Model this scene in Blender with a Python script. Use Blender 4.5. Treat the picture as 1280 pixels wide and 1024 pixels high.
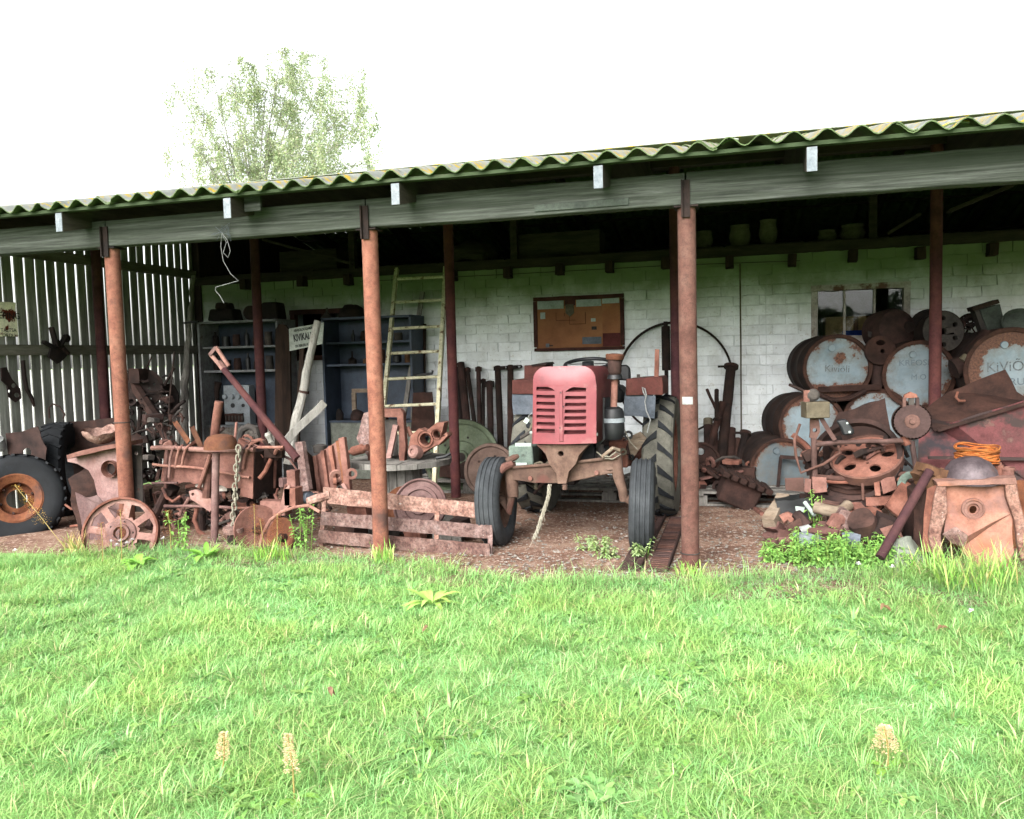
import bpy, bmesh, math, random
import numpy as np
from mathutils import Vector, Matrix, noise
from mathutils.geometry import tessellate_polygon
for o in list(bpy.data.objects): bpy.data.objects.remove(o)
random.seed(7); RNG = np.random.default_rng(11)
sc = bpy.context.scene; COL = sc.collection
rad = math.radians
# ---------------------------------------------------------------- camera
FPX, YAW, PITCH, ROLL, EYE = 1026.0, .278, -.067, -.025, 1.439
_cy, _sy, _cp, _sp = math.cos(YAW), math.sin(YAW), math.cos(PITCH), math.sin(PITCH)
FW = Vector((-_sy*_cp, _cy*_cp, _sp)); _r = Vector((_cy, _sy, 0)); _u = _r.cross(FW)
RT = _r*math.cos(ROLL) + _u*math.sin(ROLL); UP = _u*math.cos(ROLL) - _r*math.sin(ROLL)
EYEP = Vector((0, 0, EYE))
cam = bpy.data.cameras.new('camera'); cam.sensor_width = 36; cam.lens = FPX/1280*36
cam.clip_start = .05; cam.clip_end = 2000
camo = bpy.data.objects.new('camera', cam); COL.objects.link(camo)
camo.matrix_world = Matrix(((RT.x, UP.x, -FW.x, 0), (RT.y, UP.y, -FW.y, 0), (RT.z, UP.z, -FW.z, EYE), (0, 0, 0, 1)))
sc.camera = camo
# ---------------------------------------------------------------- light: bright overcast
SUN_EL, SUN_AZ = rad(34), rad(190)          # high, from behind the camera's left shoulder
w = bpy.data.worlds.new('World'); sc.world = w; w.use_nodes = True
nt = w.node_tree; nt.nodes.clear()
sky = nt.nodes.new('ShaderNodeTexSky'); sky.sky_type = 'NISHITA'; sky.sun_disc = False
sky.sun_elevation = SUN_EL; sky.sun_rotation = SUN_AZ; sky.dust_density = 4; sky.air_density = 1.0; sky.ozone_density = 1
hs = nt.nodes.new('ShaderNodeHueSaturation'); hs.inputs['Saturation'].default_value = .16; hs.inputs['Value'].default_value = 1.0
bg = nt.nodes.new('ShaderNodeBackground'); bg.inputs['Strength'].default_value = .15
out = nt.nodes.new('ShaderNodeOutputWorld')
nt.links.new(sky.outputs[0], hs.inputs['Color']); nt.links.new(hs.outputs[0], bg.inputs[0]); nt.links.new(bg.outputs[0], out.inputs[0])
sl = bpy.data.lights.new('sun', 'SUN'); sl.energy = 1.5; sl.angle = rad(48); sl.color = (1, .97, .92)
so = bpy.data.objects.new('sun', sl); COL.objects.link(so)
_sd = Vector((math.sin(SUN_AZ)*math.cos(SUN_EL), math.cos(SUN_AZ)*math.cos(SUN_EL), math.sin(SUN_EL)))
so.rotation_euler = _sd.to_track_quat('Z', 'Y').to_euler(); so.location = (0, -4, 12)
vs = sc.view_settings; vs.view_transform = 'Standard'; vs.look = 'None'; vs.exposure = 2.0; vs.gamma = 1; vs.use_curve_mapping = False
sc.cycles.max_bounces = 6; sc.cycles.diffuse_bounces = 4; sc.cycles.glossy_bounces = 2; sc.cycles.transmission_bounces = 4
sc.cycles.transparent_max_bounces = 6; sc.cycles.use_denoising = True; sc.cycles.caustics_reflective = False; sc.cycles.caustics_refractive = False
# ---------------------------------------------------------------- pixel (of the 1280x1024 photo) -> place
def ray(x, y): return FW*FPX + RT*(x-640) + UP*(512-y)
def aY(x, y, Y): d = ray(x, y); return EYEP + d*(Y/d.y)
def aX(x, y, X): d = ray(x, y); return EYEP + d*(X/d.x)
def aZ(x, y, z=0.): d = ray(x, y); return EYEP + d*((z-EYE)/d.z)
def mpp(p): return (Vector(p)-EYEP).dot(FW)/FPX       # metres per pixel there
V = Vector
# ---------------------------------------------------------------- materials
MATS = {}
def L(h):   # sRGB hex -> linear
    c = [int(h[i:i+2], 16)/255 for i in (0, 2, 4)]
    return tuple(x/12.92 if x <= .04045 else ((x+.055)/1.055)**2.4 for x in c)
KALB = .47                                   # the hex values below are as the photo shows them, lit; albedo is about half
def LK(h, k=1., sat=1.):
    c = L(h); g_ = .3*c[0]+.55*c[1]+.15*c[2]; return tuple((g_+(x-g_)*sat)*KALB*k for x in c)
class N:
    def __init__(s, name):
        s.m = bpy.data.materials.new(name); s.m.use_nodes = True; s.t = s.m.node_tree; s.t.nodes.clear(); MATS[name] = s.m
        s.out = s.n('ShaderNodeOutputMaterial')
    def n(s, t, **k):
        q = s.t.nodes.new(t)
        for a, b in k.items(): setattr(q, a, b)
        return q
    def l(s, a, b): s.t.links.new(a, b)
    def coord(s, stretch=(1, 1, 1), world=False):
        tc = s.n('ShaderNodeTexCoord'); oi = s.n('ShaderNodeObjectInfo'); mp = s.n('ShaderNodeMapping')
        if world:
            g = s.n('ShaderNodeNewGeometry'); s.l(g.outputs['Position'], mp.inputs['Vector'])
        else:
            a = s.n('ShaderNodeVectorMath', operation='MULTIPLY_ADD')
            a.inputs[1].default_value = (17, 31, 23); s.l(oi.outputs['Random'], a.inputs[0]); s.l(tc.outputs['Object'], a.inputs[2])
            s.l(a.outputs[0], mp.inputs['Vector'])
        mp.inputs['Scale'].default_value = stretch
        return mp.outputs[0]
    def noise(s, vec, scale, detail=6, rough=.6, dist=0):
        q = s.n('ShaderNodeTexNoise'); q.inputs['Scale'].default_value = scale; q.inputs['Detail'].default_value = detail
        q.inputs['Roughness'].default_value = rough; q.inputs['Distortion'].default_value = dist; s.l(vec, q.inputs['Vector']); return q.outputs['Fac']
    def ramp(s, fac, stops, const=False):
        q = s.n('ShaderNodeValToRGB'); e = q.color_ramp.elements
        if const: q.color_ramp.interpolation = 'CONSTANT'
        while len(e) > 1: e.remove(e[0])
        e[0].position, e[0].color = stops[0][0], (*stops[0][1], 1)
        for p, c in stops[1:]: k = e.new(p); k.color = (*c, 1)
        s.l(fac, q.inputs[0]); return q.outputs[0]
    def mix(s, fac, a, b, mode='MIX'):
        q = s.n('ShaderNodeMix', data_type='RGBA', blend_type=mode)
        for sock, v in ((q.inputs[0], fac), (q.inputs[6], a), (q.inputs[7], b)):
            if hasattr(v, 'links'): s.l(v, sock)
            elif isinstance(v, (int, float)): sock.default_value = v
            else: sock.default_value = (*v, 1)
        return q.outputs[2]
    def bump(s, h, strength=.4, dist=.01):
        q = s.n('ShaderNodeBump'); q.inputs['Strength'].default_value = strength; q.inputs['Distance'].default_value = dist; s.l(h, q.inputs['Height']); return q.outputs[0]
    def bsdf(s, col, rough=.85, metal=0, normal=None, spec=.3, **k):
        q = s.n('ShaderNodeBsdfPrincipled')
        if hasattr(col, 'links'): s.l(col, q.inputs['Base Color'])
        else: q.inputs['Base Color'].default_value = (*col, 1)
        if hasattr(rough, 'links'): s.l(rough, q.inputs['Roughness'])
        else: q.inputs['Roughness'].default_value = rough
        q.inputs['Metallic'].default_value = metal; q.inputs['Specular IOR Level'].default_value = spec
        if normal is not None: s.l(normal, q.inputs['Normal'])
        for a, b in k.items(): q.inputs[a].default_value = b
        s.l(q.outputs[0], s.out.inputs[0]); return q
def noisy(name, cols, scale=7., rough=.88, bump=.35, stretch=(1, 1, 1), spots=None, fine=75, dist=.008, metal=0, spec=.25, tint=.15, ndist=0., k=1., sat=1.):
    """colour ramp over a coarse noise, broken up by a fine one; spots = [(colour, noise scale, threshold, softness)]"""
    s = N(name); v = s.coord(stretch); n1 = s.noise(v, scale, 8, .65, ndist); kc = len(cols)
    c = s.ramp(n1, [(.28+.46*i/max(1, kc-1), LK(x, k, sat)) for i, x in enumerate(cols)])
    n2 = s.noise(v, fine, 5, .75); n3 = s.noise(v, scale*3.7, 6, .7)
    c = s.mix(1, c, s.ramp(n3, [(.36, (1-1.5*tint,)*3), (.52, (1,)*3), (.68, (1+.8*tint,)*3)]), 'MULTIPLY')
    c = s.mix(1, c, s.ramp(n2, [(.25, (1-2*tint,)*3), (.5, (1,)*3), (.75, (1+tint,)*3)]), 'MULTIPLY')
    oi = s.n('ShaderNodeObjectInfo')                                     # every piece its own tone
    st = [(0, (.52, .55, .60)), (.2, (.86, .84, .84)), (.4, (1.10, .93, .80)), (.6, (.96, 1.0, 1.05)), (.8, (1.24, 1.16, 1.08)), (.93, (1.15, .95, .82)), (1, (.66, .62, .60))] if name.startswith('rust') else [(0, (.88,)*3), (1, (1.1,)*3)]
    c = s.mix(1, c, s.ramp(oi.outputs['Random'], st), 'MULTIPLY')
    for q in spots or []:
        col, sc_, th, so_ = q
        m = s.ramp(s.noise(v, sc_, 9, .62), [(th, (0,)*3), (th+so_, (1,)*3)]); c = s.mix(m, c, LK(col, k, sat))
    h = s.mix(.5, n1, n2); s.bsdf(c, rough, metal, s.bump(h, bump, dist), spec); return s.m
# ---------------------------------------------------------------- mesh builder (world coordinates)
def frame(d, up=None):
    d = d.normalized(); up = up or (V((0, 0, 1)) if abs(d.z) < .95 else V((1, 0, 0)))
    x = up.cross(d)
    if x.length < 1e-4: x = V((0, 1, 0)).cross(d)
    x.normalize(); return x, d.cross(x), d
class MB:
    def __init__(s): s.v = []; s.f = []
    def add(s, vs_, fs): k = len(s.v); s.v += [V(p) for p in vs_]; s.f += [tuple(i+k for i in q) for q in fs]; return s
    def box(s, c, size, R=None, taper=None):
        c = V(c); a, b, d = (q/2 for q in size); P = [V((x*a, y*b, z*d)) for z in (-1, 1) for y in (-1, 1) for x in (-1, 1)]
        if taper:
            for p in P[4:]: p.x *= taper; p.y *= taper
        if R is not None: P = [R @ p for p in P]
        return s.add([c+p for p in P], [(0, 2, 3, 1), (4, 5, 7, 6), (0, 1, 5, 4), (1, 3, 7, 5), (3, 2, 6, 7), (2, 0, 4, 6)])
    def bar(s, p0, p1, w_, t, up=None):
        p0, p1 = V(p0), V(p1); x, y, d = frame(p1-p0, V(up) if up else None)
        P = [p+x*(i*w_/2)+y*(j*t/2) for p in (p0, p1) for j in (-1, 1) for i in (-1, 1)]
        return s.add(P, [(0, 2, 3, 1), (4, 5, 7, 6), (0, 1, 5, 4), (1, 3, 7, 5), (3, 2, 6, 7), (2, 0, 4, 6)])
    def tube(s, pts, r, n=10, closed=False, caps=True):
        pts = [V(p) for p in pts]; m = len(pts); rs = r if isinstance(r, (list, tuple)) else [r]*m
        ds = []
        for i in range(m):
            a = pts[(i-1) % m] if (closed or i > 0) else pts[i]; b = pts[(i+1) % m] if (closed or i < m-1) else pts[i]; ds.append((b-a).normalized())
        x, y, _ = frame(ds[0]); P = []
        for i in range(m):
            if i: x = (x - ds[i]*x.dot(ds[i])).normalized(); y = ds[i].cross(x)
            P += [pts[i]+(x*math.cos(2*math.pi*k/n)+y*math.sin(2*math.pi*k/n))*rs[i] for k in range(n)]
        F = [(i*n+k, i*n+(k+1) % n, ((i+1) % m)*n+(k+1) % n, ((i+1) % m)*n+k) for i in range(m if closed else m-1) for k in range(n)]
        if caps and not closed: F += [tuple(range(n))[::-1], tuple((m-1)*n+k for k in range(n))]
        return s.add(P, F)
    def lathe(s, prof, o, axis=(0, 0, 1), n=24, closed=False, a0=0, a1=None, up=None):
        o = V(o); x, y, d = frame(V(axis), up); P = []; F = []; m = len(prof); full = a1 is None; a1 = 2*math.pi if full else a1
        nn = n if full else n+1
        for k in range(nn):
            t = a0+(a1-a0)*k/n; e = x*math.cos(t)+y*math.sin(t); P += [o+e*r+d*h for r, h in prof]
        for k in range(n):
            k2 = (k+1) % nn
            for i in range(m if closed else m-1):
                j = (i+1) % m; F.append((k*m+i, k2*m+i, k2*m+j, k*m+j))
        return s.add(P, F)
    def prism(s, loop, vec, holes=()):
        loop = [V(p) for p in loop]; vec = V(vec); H = [[V(p) for p in h] for h in holes]; allp = loop+[p for h in H for p in h]; k = len(allp)
        T = tessellate_polygon([loop]+H) if H else ([tuple(range(len(loop)))] if len(loop) <= 4 else tessellate_polygon([loop]))
        F = [tuple(t) for t in T]+[tuple(i+k for i in t[::-1]) for t in T]; b = 0
        for lp in [loop]+H:
            q = len(lp); F += [(b+i, b+i+k, b+(i+1) % q+k, b+(i+1) % q) for i in range(q)]; b += q
        return s.add(allp+[p+vec for p in allp], F)
    def base(s):
        xs = [p.x for p in s.v]; ys = [p.y for p in s.v]; return V(((min(xs)+max(xs))/2, (min(ys)+max(ys))/2, min(p.z for p in s.v)))
def circle(c, r, n=20, x=(1, 0, 0), y=(0, 0, 1), ry=None):
    c = V(c); x = V(x); y = V(y); return [c+x*(r*math.cos(2*math.pi*k/n))+y*((ry or r)*math.sin(2*math.pi*k/n)) for k in range(n)]
def ragged(loop, step, amp, which=None):
    o = []; n = len(loop)
    for i in range(n):
        a, b = V(loop[i]), V(loop[(i+1) % n]); o.append(a)
        if which is not None and i not in which: continue
        k = int((b-a).length/step)
        for j in range(1, k): o.append(a.lerp(b, (j+random.uniform(-.3, .3))/k)+V((random.uniform(-1, 1), random.uniform(-.2, .2), random.uniform(-1, 1)))*amp)
    return o
def mesh_of(mb, name, org, mat, crumple=None, smooth=35, recalc=True, split=True):
    me = bpy.data.meshes.new(name); me.from_pydata([tuple(p-org) for p in mb.v], [], mb.f)
    bm = bmesh.new(); bm.from_mesh(me)
    if recalc: bmesh.ops.recalc_face_normals(bm, faces=bm.faces)
    if crumple:
        ml, amp, sc_ = crumple
        for _ in range(5):
            e = [e for e in bm.edges if e.calc_length() > ml]
            if not e: break
            bmesh.ops.subdivide_edges(bm, edges=e, cuts=1, use_grid_fill=True)
        bmesh.ops.triangulate(bm, faces=[f for f in bm.faces if len(f.verts) > 4])
        o_ = V((random.uniform(0, 50),)*3)
        for q in bm.verts: q.co += noise.noise_vector((q.co+org)*sc_+o_)*amp
    bm.to_mesh(me); bm.free()
    if smooth:
        me.polygons.foreach_set('use_smooth', [True]*len(me.polygons)); me.set_sharp_from_angle(angle=rad(smooth))
    if mat: me.materials.append(MATS[mat])
    me.update(); return me
def link(name, me, parent=None, loc=None):
    o = bpy.data.objects.new(name, me); COL.objects.link(o)
    if parent is not None: o.parent = parent
    if loc is not None: o.location = loc
    return o
def bev(o, w_=.006, seg=2):
    m = o.modifiers.new('bevel', 'BEVEL'); m.width = w_; m.segments = seg; m.limit_method = 'ANGLE'; m.angle_limit = rad(40); m.use_clamp_overlap = True; return o
class Thing:
    def __init__(s, name, label, cat, base, group=None):
        s.o = bpy.data.objects.new(name, None); COL.objects.link(s.o); s.b = V(base); s.o.location = s.b; s.o.empty_display_size = .1
        s.o['label'] = label; s.o['category'] = cat
        if group: s.o['group'] = group
    def add(s, name, mb, mat, parent=None, label=None, kind=None, bevel=0, **k):
        o = link(name, mesh_of(mb, name, s.b, mat, **k), parent or s.o)
        if label: o['label'] = label
        if kind: o['kind'] = kind
        if bevel: bev(o, bevel)
        return o
def one(name, label, cat, mb, mat, group=None, bevel=0, kind=None, **k):
    b = mb.base(); o = link(name, mesh_of(mb, name, b, mat, **k), None, b); o['label'] = label
    if cat: o['category'] = cat
    if group: o['group'] = group
    if kind: o['kind'] = kind
    if bevel: bev(o, bevel)
    return o
def struct(name, mb, mat, kind='structure', **k):
    b = mb.base(); o = link(name, mesh_of(mb, name, b, mat, **k), None, b); o['kind'] = kind; return o
def text_mesh(txt, size, mat, bold=0.):
    cu = bpy.data.curves.new('lettering', 'FONT'); cu.body = txt; cu.size = size; cu.align_x = 'CENTER'; cu.align_y = 'CENTER'; cu.extrude = .0006; cu.offset = bold; cu.resolution_u = 3
    o = bpy.data.objects.new('lettering', cu); COL.objects.link(o); bpy.context.view_layer.update()
    me = bpy.data.meshes.new_from_object(o.evaluated_get(bpy.context.evaluated_depsgraph_get())); bpy.data.objects.remove(o); me.materials.clear(); me.materials.append(MATS[mat]); return me
def lettering(thing, txt, size, mat, c, right, up, parent=None, bold=0., sx=1.):
    me = text_mesh(txt, size, mat, bold); x = V(right).normalized(); y = V(up); y = (y-x*y.dot(x)).normalized(); z = x.cross(y)
    o = link('lettering', me, parent or thing.o); c = V(c)-thing.b
    o.matrix_local = Matrix(((x.x*sx, y.x, z.x, c.x), (x.y*sx, y.y, z.y, c.y), (x.z*sx, y.z, z.z, c.z), (0, 0, 0, 1))); return o
def jit(p, a): return V(p)+V((random.uniform(-a, a), random.uniform(-a, a), random.uniform(-a, a)))
# ================================================================ materials
noisy('rust', ['5a3328', '8a5545', 'a87060', 'b98370'], 5, bump=.5, spots=[('6a4a44', 3, .6, .12)], k=0.92, sat=0.78)
noisy('rust_pink', ['7c5048', '9a6a60', 'ad7f74', 'b98d80'], 6, bump=.4, spots=[('8c5236', 2.5, .58, .15)], k=1.12, sat=0.72)
noisy('rust_mid', ['4a332e', '66483f', '7a5850', '8a675e'], 6, bump=.5, spots=[('8a5a44', 3, .62, .1)], k=.9, sat=.85)
noisy('rust_dark', ['2a1916', '46302a', '5c3f37', '6b4a40'], 6, bump=.5, k=0.72, sat=0.85)
noisy('rust_black', ['1a1312', '2b201d', '3c2c27', '4a352e'], 7, bump=.5, k=0.8, sat=0.9)
noisy('rust_orange', ['5f3a2c', '86533a', '9c6748', 'ae7c5c'], 8, bump=.5, spots=[('5d4038', 4, .56, .1)], k=.9)
noisy('rust_wire', ['8a4a20', 'b0622c', 'c97f40', 'd29355'], 12, bump=.4, k=1.1)
noisy('rust_pipe', ['8d4f38', 'a9634a', 'b87458', 'c0846a'], 7, bump=.5, fine=130, tint=.2, spots=[('7a5246', 3, .6, .12), ('c09a86', 14, .69, .05)], k=0.78, sat=0.72)
noisy('rust_pipe_dark', ['44262a', '5a343a', '6b4242', '7a4c48'], 4, bump=.25, fine=70)
noisy('rust_flaky', ['6f473e', '946a5e', 'b08a7e', 'c9aaa0'], 14, bump=.8, fine=60, spots=[('cdb9ae', 26, .66, .05), ('5d352c', 9, .6, .1)], tint=.3, k=1, sat=0.72)
noisy('rust_tank', ['7e5548', 'a06f5e', 'b58472', 'a87868'], 3.5, bump=.35, spots=[('a8653e', 2.2, .56, .12), ('8a6a68', 1.6, .58, .15)], k=1.15, sat=0.85)
noisy('red_rust', ['6a2f2c', '8f3a3a', 'a8484a', '7a4a44'], 3, bump=.3, spots=[('5d443f', 3.3, .5, .05), ('4a4048', 2.1, .6, .08), ('9a6a58', 6, .62, .06)], k=0.75, sat=0.62)
noisy('iron_grey', ['3a3634', '4b4643', '5d5650', '6a5d55'], 6, bump=.4)
noisy('black_metal', ['101214', '1b1d20', '26282b', '303235'], 5, rough=.55, bump=.2, spec=.4)
noisy('rubber', ['1a1d21', '24282d', '2e3339', '3d4248'], 4, rough=.8, bump=.3, spots=[('4d5154', 7, .66, .12)], k=0.6, sat=1)
noisy('rubber_dusty', ['4a4a44', '5f5e56', '716f65', '7f7b70'], 4, rough=.92, bump=.3, k=1.35, sat=1)
noisy('rubber_front', ['3b4147', '4a5157', '5a6167', '6d7378'], 5, rough=.85, bump=.25, spots=[('8d8f90', 16, .68, .1)], k=0.65, sat=0.7)
noisy('tractor_red', ['93303c', 'a63e49', 'b04c55', 'b85e64'], 2.5, rough=.5, bump=.12, spec=.45, spots=[('c98e88', 5, .56, .2), ('6a3c38', 11, .67, .05), ('5a3a34', 40, .70, .03)], tint=.09, k=0.74, sat=0.9)
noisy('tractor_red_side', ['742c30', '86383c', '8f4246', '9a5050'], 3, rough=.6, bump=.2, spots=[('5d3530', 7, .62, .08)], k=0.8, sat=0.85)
noisy('axle_rust', ['73503f', '8f6650', 'a67c63', 'b58c72'], 6, bump=.4, spots=[('935040', 4, .56, .1)], k=0.62, sat=0.72)
noisy('red_box', ['6a2e24', '82392c', '914736', '9c5a46'], 5, bump=.3, k=0.7, sat=0.7)
noisy('blue_faded', ['5f6f80', '75869a', '8695a8', '9aa5b0'], 5, bump=.3, spots=[('4d5560', 6, .6, .1)], k=0.7, sat=0.6)
noisy('green_faded', ['5d6f66', '74897c', '87998c', '93a396'], 6, bump=.3, spots=[('4a4a44', 8, .62, .08)], k=0.8, sat=0.9)
noisy('cream_paint', ['9d9a80', 'b5b198', 'c4c0a8', 'cfccb8'], 10, bump=.4, spots=[('5d4632', 12, .56, .08), ('8d9a50', 7, .66, .1)], k=1.9, sat=1.1)
noisy('barrel_side', ['2b211e', '3d2d28', '52392f', '604538'], 6, bump=.3, k=0.8, sat=0.9)
noisy('barrel_rim_rust', ['33231e', '4a3128', '5e3f33', '4a3028'], 9, bump=.5)
noisy('stencil', ['3d4042', '54595c', '6b7072', '7f8689'], 30, rough=.8, bump=0, k=1.9, sat=1)
noisy('stencil_faint', ['6f7b84', '7f8c95', '8c99a2', '97a4ad'], 30, rough=.8, bump=0)
noisy('ink', ['1c1f20', '262a2b', '303435', '3a3f40'], 20, rough=.7, bump=0)
noisy('sign_white', ['a9b0a8', 'bcc3ba', 'c8cec4', 'd2d7cd'], 4, rough=.6, bump=.1, spots=[('6f6a5a', 9, .7, .06)], k=1.4, sat=1)
noisy('sign_rusty', ['c9c4a8', 'd6d2b8', 'dcd9c2', 'e0ddc8'], 4, rough=.6, bump=.2, spots=[('5a2416', 7.5, .53, .04), ('2a1410', 9, .62, .03)], k=2, sat=1)
noisy('wood_grey', ['5f5c58', '85817b', 'a09c95', 'b3afa8'], 5, bump=.5, stretch=(3, 3, .5), fine=90, spots=[('4a4743', 7, .64, .06)])
noisy('wood_pale', ['8a877f', 'a8a59c', 'bbb8b0', 'c6c4bd'], 5, bump=.4, stretch=(4, 4, .7), fine=80, spots=[('6d685f', 6, .62, .08)], k=1, sat=1)
noisy('wood_dark', ['241a14', '33251d', '443227', '523d30'], 4, bump=.4, stretch=(4, 4, .6))
noisy('wood_brown', ['4a3325', '6a4a34', '7f5c43', '94715a'], 4, bump=.4, stretch=(3, 3, .7))
noisy('wood_log', ['8a6b4a', 'a98862', 'c0a27c', '8d7a62'], 6, bump=.5, stretch=(1, 1, 4), k=0.8, sat=0.6)
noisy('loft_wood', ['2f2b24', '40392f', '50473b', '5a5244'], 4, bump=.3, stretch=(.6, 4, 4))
noisy('beam_wood', ['434c3e', '5f6a58', '868e82', 'b2b7b0'], 2.6, bump=.6, stretch=(.22, 7, 7), fine=30, tint=.3, spots=[('4d5a44', 1.6, .46, .3), ('3c3a30', 4, .66, .1)], ndist=1.2, k=0.62, sat=0.7)
noisy('rafter_wood', ['3a352c', '4b453a', '5d564a', '6a6355'], 3, bump=.4, stretch=(5, .5, 5), spots=[('4a5a3a', 2, .55, .2)], k=0.8, sat=1)
noisy('rafter_end', ['9aa6b0', 'b3bdc6', 'c5ced6', 'd4dae0'], 12, bump=.3, fine=60, k=0.62, sat=1)
noisy('eave_batten', ['33402a', '485a38', '566848', '5d5c48'], 4, bump=.4, stretch=(.4, 4, 4), k=0.8, sat=1)
noisy('slat_wood', ['6f706a', '8c8d86', 'a2a39c', 'b0b2ac'], 3, bump=.4, stretch=(4, 4, .4), fine=70, spots=[('5c6250', 1.6, .55, .2), ('5a4a38', 5, .68, .08)], k=1.5, sat=1)
noisy('rail_wood', ['5d5a4d', '777467', '8d8a7d', '9a978a'], 4, bump=.4, stretch=(4, .5, 4))
noisy('cabinet_blue', ['2c3a4a', '3d4d60', '4b5d73', '5a6c80'], 2.5, rough=.6, bump=.15, spots=[('a9b0b0', 16, .7, .04)], k=0.75, sat=0.9)
noisy('cabinet_slate', ['3a4757', '4a596d', '57687f', '63748a'], 1.6, rough=.55, bump=.1, k=0.8, sat=0.9)
noisy('cabinet_edge', ['77787a', '8d9092', 'a0a4a6', '6a5a48'], 8, bump=.3)
noisy('panel_grey', ['8b949b', '99a2a8', 'a6aeb3', 'adb5b9'], 4, rough=.5, bump=.05, k=1.1, sat=1)
noisy('window_frame', ['7d756d', '958e86', 'aaa49d', 'b8b3ad'], 6, bump=.4, spots=[('5c4238', 7, .55, .08)], k=1.9, sat=1)
noisy('frame_brown', ['3a211c', '4d2d27', '5c3831', '6a4038'], 6, bump=.3)
noisy('paper', ['a9b8b0', 'b8c6be', 'c2cfc7', 'c9d5ce'], 3, bump=.02, rough=.8, k=1.1, sat=1)
noisy('brass', ['6a5a38', '86734a', '9a8860', '7a6a4c'], 6, rough=.6, bump=.2, k=0.75, sat=0.6)
noisy('lead_bowl', ['4f4448', '665a5e', '7d7074', '8f8488'], 5, rough=.55, metal=.3, bump=.3, spots=[('7a4e3c', 5, .6, .1)])
noisy('rope', ['8f8874', 'aba48f', 'bdb6a2', 'c8c2b0'], 40, bump=.5, k=0.8, sat=0.9)
noisy('white_wire', ['b9bcba', 'cfd2d0', 'dcdfdd', 'e4e6e4'], 20, bump=0, k=0.7, sat=1)
noisy('cloth', ['7f8478', '979c90', 'a9aea2', 'b5b9ae'], 6, bump=.4, k=0.7, sat=1)
noisy('cardboard', ['8a6a42', 'a38052', 'b38f62', 'bd9b70'], 4, bump=.1)
noisy('box_blue', ['1c3580', '234092', '2b4aa0', '3555aa'], 5, bump=0)
noisy('clay', ['5c5648', '6f6857', '7d7564', '8a8271'], 6, bump=.3)
noisy('disc_green', ['4a5440', '5d6850', '6a7560', '76806c'], 5, bump=.3, spots=[('5a4a40', 6, .6, .08)])
noisy('disc_brown', ['5a463e', '6f5a50', '806a60', '8c766a'], 6, bump=.3)
noisy('stone_white', ['6a6258', '938a80', 'b8b1a7', 'd6d1c9'], 25, bump=.4)
noisy('bark', ['6a675f', '8d8a82', 'a9a69f', 'bcb9b3'], 3, bump=.5, stretch=(6, 6, 1), spots=[('2f2b28', 5, .58, .06)], k=1.6, sat=1)
noisy('green_rack', ['3f4640', '525a52', '636b62', '6f766e'], 6, bump=.3)
noisy('gap_pale', ['b5b5ad', 'c9c9c2', 'd6d6d0', 'dededa'], 3, bump=.3, k=1.3)  # pale tone for the added sheet that whitens the slat gaps
noisy('curtain_dark', ['0c0d0f', '121416', '17191b', '1d1f21'], 3, bump=0)
# board face: orange-brown hardboard
noisy('hardboard', ['7d4a24', '935a2e', 'a36a3a', 'ac7646'], 2.5, rough=.7, bump=.08, spots=[('6a3c22', 2.2, .6, .15)], tint=.05, k=1.35, sat=0.9)
noisy('hardboard_red', ['5c2a28', '683230', '723a38', '7a4440'], 4, bump=.05)
noisy('hardboard_line', ['5c3420', '643a24', '6c402a', '704630'], 4, bump=0)
def lid_mat(name, cols, k):
    s = N(name); v = s.coord(); a = s.n('ShaderNodeAttribute', attribute_name='wear'); n = s.noise(v, 7, 9, .75); n2 = s.noise(v, 60, 5, .7)
    c = s.ramp(s.noise(v, 3.2, 7, .65), [(.3, LK(cols[0], k)), (.5, LK(cols[1], k)), (.7, LK(cols[2], k))])
    m_ = s.n('ShaderNodeMath', operation='ADD'); s.l(n, m_.inputs[0]); s.l(a.outputs['Fac'], m_.inputs[1])
    c = s.mix(s.ramp(m_.outputs[0], [(.52, (0,)*3), (.70, (.6,)*3)]), c, LK('84796c', k)); c = s.mix(s.ramp(m_.outputs[0], [(.70, (0,)*3), (.735, (1,)*3)]), c, s.ramp(n2, [(.35, LK('4a2a20')), (.65, LK('8a5a40'))]))
    c = s.mix(s.ramp(n2, [(.68, (0,)*3), (.72, (.8,)*3)]), c, LK('4a4540')); s.bsdf(c, .6, 0, s.bump(m_.outputs[0], .25, .008), .3)
lid_mat('barrel_lid', ('7f929c', '9fb2bb', 'b3c2c9'), 1.0); lid_mat('barrel_lid_old', ('65737b', '7c8b92', '919ea3'), .85)
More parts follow.
